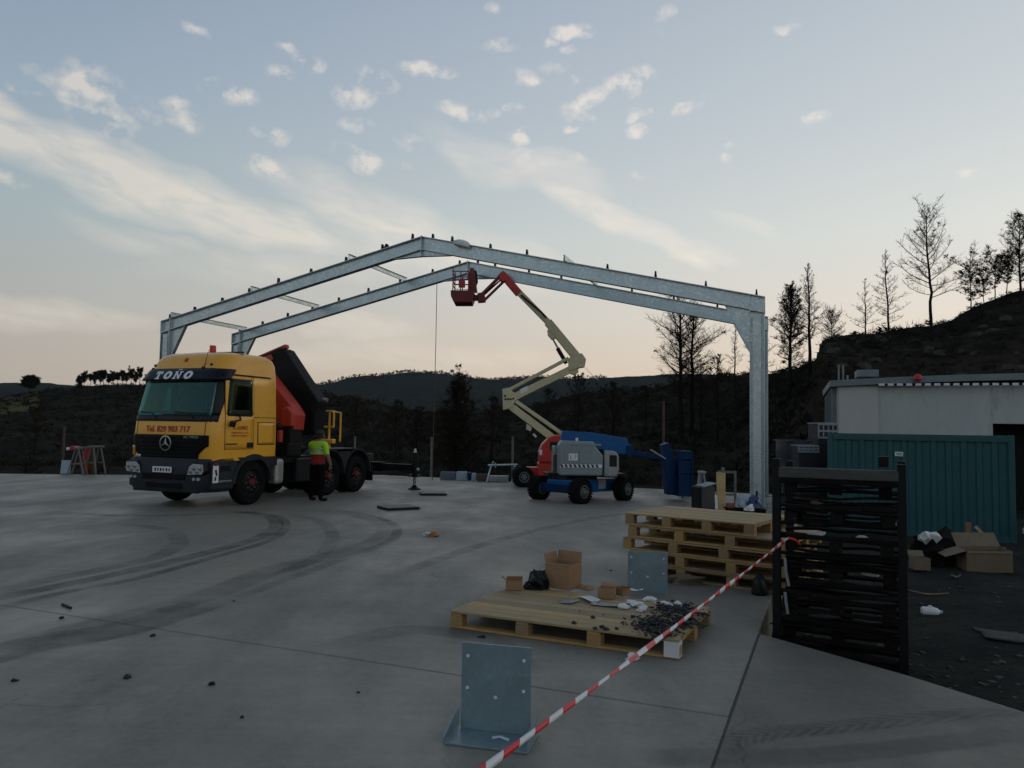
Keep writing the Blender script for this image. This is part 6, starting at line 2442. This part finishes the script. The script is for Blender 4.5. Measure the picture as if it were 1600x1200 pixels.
# ------------------------------------------------------------------ litter on the low dirt yard
M_yardp = mat('dull_plate', (.03, .036, .036), .85, 0, .3, 5.0)
q = G(1538, 893, GZ)
carton('large flattened cardboard box lying open before the container', (q.x, q.y, GZ + .03), -.15, .72, .42, .36, M_card2, ((0, -1.0, .04), (1, .7, .3), (2, -.3, .35)), (.06, -.03))
q = G(1437, 892, GZ)
carton('small cardboard box right of the black rack on the dirt', (q.x, q.y, GZ + .03), -.1, .26, .24, .20, M_card2, ((1, .8, .12),))
o = lump('white_rag', M_white, (.20, .08, .12), 310, 16, 1.3, True, True)
q = P(1437, 852, 13.9)
o.location = (q.x, q.y, GZ + .44)
o.rotation_euler = (.3, .5, .2)
tag(o, 'white crumpled rag lying on the refuse beside the rack', 'rag')
o = lump('refuse_heap', M_char, (.40, .3, .34), 311, 22, 1.1, True, True)
o.location = (q.x + .05, q.y + .05, GZ + .01)
tag(o, 'dark heap of burnt refuse at the container foot', 'refuse')
q = G(1542, 880, GZ)
plank('upright_board', 'short brown board standing up behind the large cardboard box', (q.x - .03, q.y + .45, GZ + .02), (q.x - .01, q.y + .55, P(1543, 817, q.y + .5).z), .11, .025, mat('brown_board', (.22, .12, .06), .85, 0, .3, 5.0), 'board', 'boards by the container')
plank('leaning_lath', 'pale lath leaning across the upright brown board', (q.x + .30, q.y + .30, GZ + .30), (q.x + .05, q.y + .42, GZ + .62), .06, .02, M_wood, 'lath', 'boards by the container')
q = G(1470, 852, GZ)
plank('ground_batten', 'long pale batten lying along the container foot', (q.x - .5, q.y - .6, GZ + .06), (q.x + .8, q.y - .9, GZ + .05), .10, .05, M_wood2, 'batten', 'boards by the container')
t_ = thing('white_bottle', 'white plastic bottle lying alone on the dark dirt', 'bottle', G(1457, 965, GZ), .0)
t_.location.z = GZ + .02
t_.rotation_euler = (0, 0, -.35)
MB().lathe([(0, -.13), (.04, -.13), (.055, -.11), (.055, .02), (.045, .06), (.022, .085), (.022, .09)], 18, 'x', (0, 0, .055)).build('body', M_letw, t_, smooth=True)
MB().lathe([(.024, .09), (.024, .115), (0, .116)], 14, 'x', (0, 0, .055)).build('cap', M_bluew, t_, smooth=True)
MB().tube([(-.06, 0, .10), (-.03, 0, .125), (.01, 0, .10)], .012, 6).build('handle', M_letw, t_)
for k, (x, y, w, d, a, mt_, lb) in enumerate(((1585, 1000, .62, .42, -.4, M_yardp, 'dark plate lying flat at the right edge of the yard'), (1556, 992, .40, .16, -.5, M_yardp, 'narrow dark strip left of the plate at the right edge'), (1448, 930, .55, .03, -.35, M_wood2, 'thin pale stick lying on the dirt right of the rack'), (1493, 903, .14, .05, -.2, M_card, 'small brown scrap before the large cardboard box'))):
    sheet('yard_scrap', lb, 'scrap', x, y, w, d, a, mt_, .05, GZ + .03, 320 + k, 'scraps on the dirt yard', .012)
o = lump('white_film', M_bluew, (.18, .12, .22), 330, 16, 1.2, True, True)
q = P(1598, 838, 16.2)
o.location = (q.x + .12, q.y, GZ + .25)
tag(o, 'crumpled pale film at the right end of the container', 'plastic film')
r = random.Random(5)
mb = MB()
for i in range(900):
    px_, py_ = r.uniform(1200, 1700), r.uniform(860, 1160)
    q = G(px_, py_, GZ)
    if q.y > 16:
        continue
    s = r.choice((.012, .018, .03, .05)) * r.uniform(.6, 1.3)
    mb.box((q.x, q.y, GZ + .02 + s * .1), (s * r.uniform(.8, 1.7), s, s * .6), rotm('Z', r.uniform(0, 3)) @ rotm('X', r.uniform(-.4, .4)))
o = mb.build('loose_stones', mat('yard_stone', (.045, .045, .042), .9, 0, .5, 8.0), None)
tag(o, 'loose stones and charred crumbs over the dirt yard', kind='stuff')


# ------------------------------------------------------------------ burnt trees
M_bark = mat('burnt_bark', (.024, .021, .019), .95, 0, .35, 2.0, bump=.3, spec=0.0)
M_twig = mat('burnt_twig', (.040, .031, .025), .95, 0, .35, 3.0, spec=0.0)
M_needle = mat('dead_needles', (.032, .029, .019), .9, 0, .5, 2.0, spec=0.0)
M_green = mat('dark_needles', (.022, .028, .017), .9, 0, .5, 1.0, spec=0.0)


def tri_tube(V, Fc, p, q, r0, r1, n=3):
    d = q - p
    if d.length < 1e-6:
        return
    a = d.orthogonal().normalized()
    b = d.normalized().cross(a)
    o = len(V)
    for c_, rr in ((p, r0), (q, r1)):
        for k in range(n):
            t = 2 * math.pi * k / n
            V.append(tuple(c_ + (a * math.cos(t) + b * math.sin(t)) * rr))
    for k in range(n):
        Fc.append((o + k, o + (k + 1) % n, o + n + (k + 1) % n, o + n + k))


def tuft(V, Fc, p, s, r, n=9):
    """a few leaf-sized blades round one point"""
    for _ in range(n):
        d = Vector((r.uniform(-1, 1), r.uniform(-1, 1), r.uniform(-.4, 1))).normalized()
        e = d.orthogonal().normalized() * s * .22
        c_ = p + Vector((r.uniform(-1, 1), r.uniform(-1, 1), r.uniform(-1, 1))) * s * .35
        o = len(V)
        V += [tuple(c_ - e), tuple(c_ + e), tuple(c_ + d * s)]
        Fc.append((o, o + 1, o + 2))


def mesh_obj(name, V, Fc, mt, parent):
    me = bpy.data.meshes.new(name)
    me.from_pydata(V, [], Fc)
    me.materials.append(mt)
    o = bpy.data.objects.new(name, me)
    C.objects.link(o)
    o.parent = parent
    return o


def burnt_tree(label, foot, H, seed, spread=.28, f0=.2, nbr=46, up=(-.1, .9), tufts=0.0, dens=1.0, lean=0.0, bend=0.0, twin=False, group='burnt trees against the sky', prof='cone', thick=1.0, cat='tree', mt_t=None, ts=.3):
    r = random.Random(seed)
    t_ = thing('burnt_tree', label, cat, foot - Vector((0, 0, .3)), 0, group)
    Vt, Ft, Vb, Fb, Vn, Fn = [], [], [], [], [], []
    trunks = [(Vector((0, 0, 0)), 1.0, seed)]
    if twin:
        trunks.append((Vector((H * .065, .3, 0)), .93, seed + 1))
        trunks.append((Vector((H * .13, -.2, 0)), .55, seed + 2))
    for o0, k, sd in trunks:
        rr = random.Random(sd)
        Ht = H * k
        path, rad = [], []
        nseg = 14
        wx, wy = 0, 0
        for i in range(nseg + 1):
            f = i / nseg
            wx += rr.uniform(-.006, .006) * Ht
            wy += rr.uniform(-.006, .006) * Ht
            bx = bend * Ht * (math.sin(f * 6.0) * .5 if f > .3 else 0) * .12
            path.append(o0 + Vector((wx + lean * Ht * f + bx, wy, Ht * f)))
            rad.append((.0125 * Ht * (1 - f) ** .8 + .0016 * Ht) * thick)
        mbt = MB().tube(path, rad, 7)
        o_ = len(Vt)
        Vt += mbt.v
        Ft += [tuple(i + o_ for i in f_) for f_ in mbt.f]
        az_ = rr.uniform(0, 6)
        for b in range(int(nbr * k)):
            f = f0 + (1 - f0) * ((b + rr.uniform(0, 1)) / (nbr * k)) ** .9
            f = min(f, .985)
            i = min(int(f * nseg), nseg - 1)
            base = path[i].lerp(path[i + 1], f * nseg - i)
            az_ += 2.4 + rr.uniform(-.5, .5)
            g = (f - f0) / (1 - f0)
            if prof == 'cone':
                L = spread * Ht * (1.0 - .80 * g) * (.45 + .55 * min(1, g * 5 + .4))
            elif prof == 'round':
                L = spread * Ht * (.35 + .9 * math.sin(math.pi * min(1, g * .95 + .06)) ** .8) * (1 - .35 * g)
            elif prof == 'vase':
                L = spread * Ht * (1.05 - .55 * g)
            else:
                L = spread * Ht * (.3 + .8 * g)
            L *= rr.uniform(.65, 1.65)
            a_up = up[0] + (up[1] - up[0]) * g + rr.uniform(-.18, .18)
            d = Vector((math.cos(az_) * math.cos(a_up), math.sin(az_) * math.cos(a_up), math.sin(a_up)))
            pts = [base]
            ns = 4
            for s_ in range(ns):
                d = (d + Vector((rr.uniform(-.14, .14), rr.uniform(-.14, .14), .10 + rr.uniform(-.10, .12)))).normalized()
                pts.append(pts[-1] + d * L / ns)
            r0 = max(.010, .0125 * L + .004) * thick
            for s_ in range(ns):
                tri_tube(Vb, Fb, pts[s_], pts[s_ + 1], r0 * (1 - s_ / ns * .75), r0 * (1 - (s_ + 1) / ns * .75), 4)
            nt = int((9 + 4 * L) * dens)
            for q_ in range(nt):
                u = rr.uniform(.15, 1.0)
                j = min(int(u * ns), ns - 1)
                p = pts[j].lerp(pts[j + 1], u * ns - j)
                dd = (d * .55 + Vector((rr.uniform(-1, 1), rr.uniform(-1, 1), rr.uniform(-.35, .8)))).normalized()
                l_ = L * rr.uniform(.14, .42) * (1.15 - .5 * u)
                e = p + dd * l_
                tri_tube(Vb, Fb, p, e, .010 * thick, .005 * thick)
                for w_ in range(3):
                    p2 = p.lerp(e, rr.uniform(.3, 1))
                    d2 = (dd * .7 + Vector((rr.uniform(-1, 1), rr.uniform(-1, 1), rr.uniform(-.4, .7)))).normalized()
                    tri_tube(Vb, Fb, p2, p2 + d2 * l_ * rr.uniform(.25, .55), .006 * thick, .004 * thick)
                if rr.random() < tufts:
                    tuft(Vn, Fn, e, ts * rr.uniform(.6, 1.3), rr)
            if tufts and rr.random() < tufts * 1.5:
                tuft(Vn, Fn, pts[-1], ts * rr.uniform(.8, 1.5), rr, 12)
    mesh_obj('trunk', Vt, Ft, M_bark, t_)
    cr_ = mesh_obj('crown', Vb, Fb, M_twig, t_)
    if Vn:
        mesh_obj('needles', Vn, Fn, mt_t or M_needle, cr_)
    return t_


def tree_at(label, px, py_top, r, seed, dz=0.0, **kw):
    foot = on_land(px, r)
    # height so that the tip reaches the photo row
    a = math.atan2(px - 800, F)
    d = ray(px, py_top)
    zt = EYE + d.z / math.hypot(d.x, d.y) * r
    return burnt_tree(label, foot, max(.8, zt - foot.z + .3), seed, **kw)


tree_at('tall bare burnt pine with a rounded top high on the right slope', 1457, 332, 60, 11, spread=.23, f0=.30, nbr=44, up=(.05, 1.05), prof='vase', bend=.35, tufts=.05, ts=.16, dens=1.1)
tree_at('slender bare conical tree left of the tall pine on the slope', 1391, 394, 61, 12, spread=.20, f0=.12, nbr=52, up=(-.05, .9), dens=1.1)
tree_at('small faint bare tree left of the slender one on the slope', 1355, 436, 63, 13, spread=.24, f0=.12, nbr=30, up=(.0, .9), dens=.9)
tree_at('bare upright tree rising left of the rock outcrop', 1268, 414, 74, 14, spread=.15, f0=.30, nbr=70, up=(.1, 1.0), dens=1.2, thick=1.2)
tree_at('dense dark burnt tree just right of the steel column', 1231, 450, 70, 15, spread=.15, f0=.32, nbr=84, up=(.2, 1.1), dens=1.5, tufts=.12, ts=.22, thick=1.4, prof='round')
tree_at('burnt tree with twin trunks and bare branches seen under the right rafter', 1066, 463, 76, 16, spread=.20, f0=.30, nbr=62, up=(.05, .85), dens=1.1, twin=True, thick=1.35, tufts=.02, ts=.25, prof='round')
tree_at('pale thin bare tree between the twin trunks and the column', 1148, 508, 92, 17, spread=.12, f0=.38, nbr=50, up=(.1, 1.0), dens=1.1)
tree_at('bare tree half hidden behind the right steel column', 1186, 472, 80, 18, spread=.16, f0=.3, nbr=54, up=(.1, 1.0), dens=1.1, thick=1.1)
tree_at('low bare bush on the rock outcrop', 1302, 488, 63, 19, spread=.42, f0=.10, nbr=40, up=(.2, 1.0), dens=1.2, prof='round', cat='bush')
tree_at('small flat topped dead pine right of the tall bare pine', 1521, 416, 63, 20, spread=.34, f0=.30, nbr=40, up=(.0, .5), prof='flat', tufts=.30, ts=.16, dens=1.1)
tree_at('leafy dark pine at the right edge, left of its cluster', 1560, 407, 64, 21, spread=.30, f0=.35, nbr=44, up=(.1, .6), prof='flat', tufts=.2, ts=.16, dens=1.3)
tree_at('leafy dark pine in the middle of the right edge cluster', 1578, 404, 66, 22, spread=.28, f0=.35, nbr=44, up=(.1, .6), prof='flat', tufts=.2, ts=.16, dens=1.3)
tree_at('large pale bare tree cut by the right edge of the picture', 1598, 338, 62, 23, spread=.20, f0=.25, nbr=60, up=(.1, .9), prof='round', tufts=.10, ts=.18, dens=1.3)
tree_at('short dark pine on the skyline left of the right edge cluster', 1542, 430, 65, 24, spread=.35, f0=.25, nbr=36, up=(.1, .6), prof='flat', tufts=.2, ts=.14, dens=1.2)
tree_at('broad dead pine with upright tufts in the valley behind the slab', 715, 613, 58, 25, spread=.30, f0=.18, nbr=80, up=(.35, 1.2), prof='vase', tufts=.12, ts=.28, dens=1.2, thick=1.6, group='burnt trees in the valley')
for k, (px, pt, rr_k, lb) in enumerate(((905, 592, 70, 'dim burnt tree behind the cream arms of the lift'), (958, 600, 66, 'dim burnt tree right of the raised lift arms'), (620, 628, 80, 'dim burnt tree left of the hanging rope'), (858, 612, 85, 'dim burnt tree behind the upright lift arm'), (1010, 606, 82, 'dim burnt tree over the blue boom'),
                                        (560, 622, 90, 'dim burnt tree behind the crane boom'), (770, 622, 72, 'dim burnt tree just left of the lift knuckle'), (60, 640, 120, 'dim burnt tree on the dark slope at far left'), (1120, 560, 70, 'dim burnt tree just right of the twin trunks'), (655, 640, 62, 'dim burnt tree beside the hanging rope'))):
    tree_at(lb, px, pt, rr_k, 40 + k, spread=.20, f0=.25, nbr=40, up=(.15, 1.0), prof='round', tufts=.05, ts=.3, dens=.9, thick=1.2, group='burnt trees in the valley')
ordn = ['first', 'second', 'third', 'fourth', 'fifth', 'sixth', 'seventh', 'eighth', 'ninth', 'tenth', 'eleventh', 'twelfth', 'thirteenth', 'fourteenth']
for k, (px, pt) in enumerate(((124, 590), (131, 586), (141, 587), (148, 584), (156, 581), (161, 583), (169, 586), (176, 584), (183, 585), (191, 583), (197, 585), (204, 581), (211, 583), (218, 578))):
    tree_at('%s umbrella pine from the left in the row on the left ridge' % ordn[k], px, pt, 290 + 9 * (k % 4), 70 + k, spread=.15 + .03 * (k % 3), f0=.38 + .10 * (k % 3), nbr=30, up=(.3, .8), prof='flat' if k % 2 else 'round', tufts=.28, ts=.6, dens=.7, thick=1.8, group='umbrella pines on the left ridge', mt_t=M_green)
tree_at('lone dark tree on the far left skyline', 46, 593, 318, 90, spread=.4, f0=.4, nbr=24, up=(.1, .7), prof='round', tufts=.9, ts=1.0, dens=.5, thick=1.6, group='umbrella pines on the left ridge', mt_t=M_green)

# ------------------------------------------------------------------ burnt scrub covering the slopes
r = np.random.RandomState(3)
V, Fc = [], []
nb = 9000
aa_s = r.uniform(-.66, .66, nb)
pxs = px_of_az(aa_s)
R1s = lerp_tab(RIDGE, pxs)
u = r.uniform(0, 1, nb)
rad = 36 + (R1s * 1.03 - 36) * u ** .8
zs_, _ = terrain_full(aa_s, rad)
rq = random.Random(9)
for i in range(nb):
    x, y, z = rad[i] * math.sin(aa_s[i]), rad[i] * math.cos(aa_s[i]), zs_[i]
    s = rq.uniform(.16, .5) * (1 + rad[i] / 200) * (.6 if pxs[i] > 1270 else 1)
    if rq.random() < .12:
        s *= 1.8
    for k in range(14):
        d = Vector((rq.gauss(0, 1), rq.gauss(0, 1), abs(rq.gauss(.5, .8)))).normalized()
        b0_ = Vector((x + rq.gauss(0, .35) * s, y + rq.gauss(0, .35) * s, z - .05 + rq.uniform(0, .5) * s))
        e = d.orthogonal().normalized() * s * rq.uniform(.04, .16)
        o_ = len(V)
        V += [tuple(b0_ - e), tuple(b0_ + e), tuple(b0_ + d * s * rq.uniform(.4, 1.0))]
        Fc.append((o_, o_ + 1, o_ + 2))
M_scrub = mat('burnt_scrub', (.036, .033, .024), .95, 0, .6, .09, col2=(.015, .0155, .013), spec=0.0)
o = mesh_obj('scrub', V, Fc, M_scrub, None)
tag(o, 'burnt scrub and brush covering the slopes', kind='stuff')
# small trees bristling on the far hill's skyline
V, Fc = [], []
for i in range(900):
    a = rq.uniform(-.30, .12)
    rd = rq.uniform(1750, 2090)
    z, _ = terrain_full(np.array([a]), np.array([rd]))
    h = rq.uniform(3, 8)
    p = Vector((rd * math.sin(a), rd * math.cos(a), float(z[0]) - 1))
    for k in range(7):
        q_ = p + Vector((rq.gauss(0, 2.0), rq.gauss(0, 2.0), rq.uniform(.2, 1) * h))
        d = Vector((rq.gauss(0, 1), rq.gauss(0, 1), rq.gauss(.6, 1))).normalized()
        e = d.orthogonal().normalized() * h * .22
        o_ = len(V)
        V += [tuple(q_ - e), tuple(q_ + e), tuple(q_ + d * h * .5)]
        Fc.append((o_, o_ + 1, o_ + 2))
o = mesh_obj('far_woodland', V, Fc, M_green, None)
tag(o, 'woodland on the crest of the far hill', kind='stuff')
# pale stones and ledges on the right slope
M_rock = mat('slope_rock', (.07, .066, .057), .95, 0, .4, 2.0, bump=.4, spec=0.0)
mb = MB()
for i in range(150):
    a = rq.uniform(.36, .66)
    rd = rq.uniform(34, 60)
    z, _ = terrain_full(np.array([a]), np.array([rd]))
    s = rq.uniform(.15, .7)
    mb.box((rd * math.sin(a), rd * math.cos(a), float(z[0])), (s * 1.6, s, s * .7), rotm('Z', rq.uniform(0, 3)) @ rotm('X', rq.uniform(-.5, .5)), taper=.6)
o = mb.build('slope_stones', M_rock, None, bevel=0)
tag(o, 'scattered stones on the right hand slope', kind='stuff')


# ------------------------------------------------------------------ worker beside the truck
def worker(label, loc, rz):
    t_ = thing('person', label, 'person', loc, rz)
    # skeleton: facing +y (away from the camera), joints with radii
    J_ = {}
    V, E_, Rr = [], [], []

    def jn(n, p, r, par=None):
        J_[n] = len(V)
        V.append(p)
        Rr.append(r)
        if par is not None:
            E_.append((J_[par], J_[n]))
    jn('pelvis', (0, 0, .95), (.165, .12))
    jn('waist', (0, .01, 1.10), (.155, .11), 'pelvis')
    jn('chest', (0, .02, 1.30), (.18, .125), 'waist')
    jn('upper', (0, .01, 1.43), (.14, .10), 'chest')
    jn('neck', (0, .02, 1.52), (.058, .058), 'upper')
    jn('skull', (.01, .05, 1.60), (.075, .085), 'neck')
    jn('crown', (.015, .06, 1.69), (.078, .09), 'skull')
    jn('top', (.015, .055, 1.745), (.05, .06), 'crown')
    for s, arm in ((-1, [(-.20, .0, 1.42), (-.27, .14, 1.20), (-.22, .36, 1.14), (-.20, .42, 1.13)]), (1, [(.20, 0, 1.42), (.27, -.01, 1.15), (.29, .08, .91), (.29, .10, .86)])):
        n = 'L' if s < 0 else 'R'
        jn(n + 'sh', arm[0], (.070, .070), 'upper')
        jn(n + 'el', arm[1], (.050, .050), n + 'sh')
        jn(n + 'wr', arm[2], (.034, .034), n + 'el')
        jn(n + 'pm', arm[3], (.038, .022), n + 'wr')
    for s in (-1, 1):
        n = 'l' if s < 0 else 'r'
        fx = s * .13
        jn(n + 'hip', (s * .095, 0, .88), (.105, .105), 'pelvis')
        jn(n + 'kn', (s * .115, .02, .50), (.072, .075), n + 'hip')
        jn(n + 'an', (fx, -.02, .12), (.052, .055), n + 'kn')
        jn(n + 'heel', (fx, -.03, .05), (.045, .05), n + 'an')
        jn(n + 'toe', (fx + s * .03, .17, .035), (.045, .032), n + 'heel')
    me = bpy.data.meshes.new('body')
    me.from_pydata(V, E_, [])
    o = bpy.data.objects.new('body', me)
    C.objects.link(o)
    o.modifiers.new('skin', 'SKIN')
    sub = o.modifiers.new('sub', 'SUBSURF')
    sub.levels = sub.render_levels = 2
    for i, rad_ in enumerate(Rr):
        me.skin_vertices[0].data[i].radius = rad_
    me.skin_vertices[0].data[0].use_root = True
    dg = bpy.context.evaluated_depsgraph_get()
    m2 = bpy.data.meshes.new_from_object(o.evaluated_get(dg))
    bpy.data.objects.remove(o)
    mats = [mat('skin', (.24, .13, .09), .6, 0, .15, 9.0), mat('hivis_yellow', (.36, .72, .02), .6, 0, .12, 6.0), mat('dark_red_shirt', (.26, .012, .012), .85, 0, .25, 6.0),
            mat('black_trousers', (.006, .006, .007), .9, 0, .3, 6.0, spec=.05), mat('dark_hair', (.010, .009, .008), .7, 0, .4, 30.0), mat('work_boot', (.009, .008, .007), .8, 0, .3, 9.0, spec=.1)]
    m2.materials.clear()
    for q in mats:
        m2.materials.append(q)
    for p in m2.polygons:
        c_ = p.center
        arm = abs(c_.x) > .205 and c_.z < 1.36 and c_.z > .8 or (c_.y > .16 and .9 < c_.z < 1.3)
        if c_.z < .10:
            k = 5
        elif arm:
            k = 0 if c_.z < 1.17 else 1
        elif c_.z < .92:
            k = 3
        elif c_.z < 1.17:
            k = 2
        elif c_.z < 1.49:
            k = 1
        elif c_.z > 1.60 or c_.y < .035 and c_.z > 1.56:
            k = 4
        else:
            k = 0
        p.material_index = k
        p.use_smooth = True
    b = bpy.data.objects.new('body', m2)
    C.objects.link(b)
    b.parent = t_
    # hi-vis jersey a little proud of the chest, with a reflective band
    MB().grid(lambda u, v: (.0 + (.205 - .02 * v) * math.cos(u * 2 * math.pi), .015 + (.150 - .015 * v) * math.sin(u * 2 * math.pi), 1.165 + .025 * v), 28, 2).build('jersey_hem', mats[1], t_, smooth=True)
    for zz_ in (1.20, 1.29):
        MB().grid(lambda u, v: ((.212 - .004 * abs(zz_ - 1.25)) * math.cos(u * 2 * math.pi), .018 + .158 * math.sin(u * 2 * math.pi), zz_ + .035 * v), 28, 1).build('reflective_band', M_lets, t_, smooth=True)
    # ears, nose
    for s in (-1, 1):
        MB().lathe([(0, -.012), (.022, -.008), (.026, 0), (.02, .01), (0, .012)], 10, 'x', (.012 + s * .085, .055, 1.635)).build('ear', mats[0], t_, smooth=True)
    MB().lathe([(0, .03), (.012, .02), (.018, 0), (0, -.012)], 8, 'z', (.012, .155, 1.635)).build('nose', mats[0], t_, smooth=True)
    hr = MB().grid(lambda u, v: (.013 + .098 * math.cos(u * 2 * math.pi) * math.sin(.1 + v * 1.45), .042 + .108 * math.sin(u * 2 * math.pi) * math.sin(.1 + v * 1.45), 1.665 + .108 * math.cos(.1 + v * 1.45)), 20, 8).build('cap', mats[4], t_, smooth=True)
    MB().grid(lambda u, v: (.013 + (u - .5) * .15, .13 + .10 * v - .03 * (2 * u - 1) ** 2, 1.668 - .015 * v), 8, 3).build('cap_peak', mats[4], t_, smooth=True, solid=.008)
    # hands: five fingers each
    for s, wr, dirv, side_ in ((-1, Vector((-.20, .42, 1.13)), Vector((.05, 1, -.05)), Vector((0, 0, 1))), (1, Vector((.29, .10, .87)), Vector((0, .12, -1)), Vector((0, 1, 0)))):
        dirv.normalize()
        for k, (ln, of) in enumerate(((.070, -.030), (.082, -.010), (.078, .010), (.062, .028))):
            a = wr + side_ * of + dirv * .03
            bq = a + dirv * ln * .55 + Vector((-s * .01, 0, 0))
            c_ = bq + (dirv * .6 + Vector((-s * .5, 0, 0))) * ln * .5
            MB().tube([a, bq, c_], [.010, .009, .007], 7).build('finger', mats[0], t_, smooth=True)
        a = wr + side_ * -.03 - dirv * .005
        MB().tube([a, a - side_ * .03 + dirv * .03, a - side_ * .035 + dirv * .06], [.012, .011, .008], 7).build('thumb', mats[0], t_, smooth=True)
    return t_


q = G(494, 783)
wk = worker('worker in a bright yellow green jersey and black trousers beside the truck', (q.x, q.y, .004), -.45)
wk.scale = (1.16, 1.16, 1.0)


# ------------------------------------------------------------------ evening haze over the far hills
m = bpy.data.materials.new('evening_haze')
m.use_nodes = True
n, l = m.node_tree.nodes, m.node_tree.links
n.remove(n['Principled BSDF'])
pv = n.new('ShaderNodeVolumePrincipled')
pv.inputs['Color'].default_value = (.66, .80, 1.0, 1)
pv.inputs['Density'].default_value = 3.2e-5
l.new(pv.outputs[0], n['Material Output'].inputs['Volume'])
o = MB().box((0, 0, 70), (6240, 6240, 260)).build('haze', m, None)
tag(o, 'thin blue evening haze over the valley', kind='stuff')
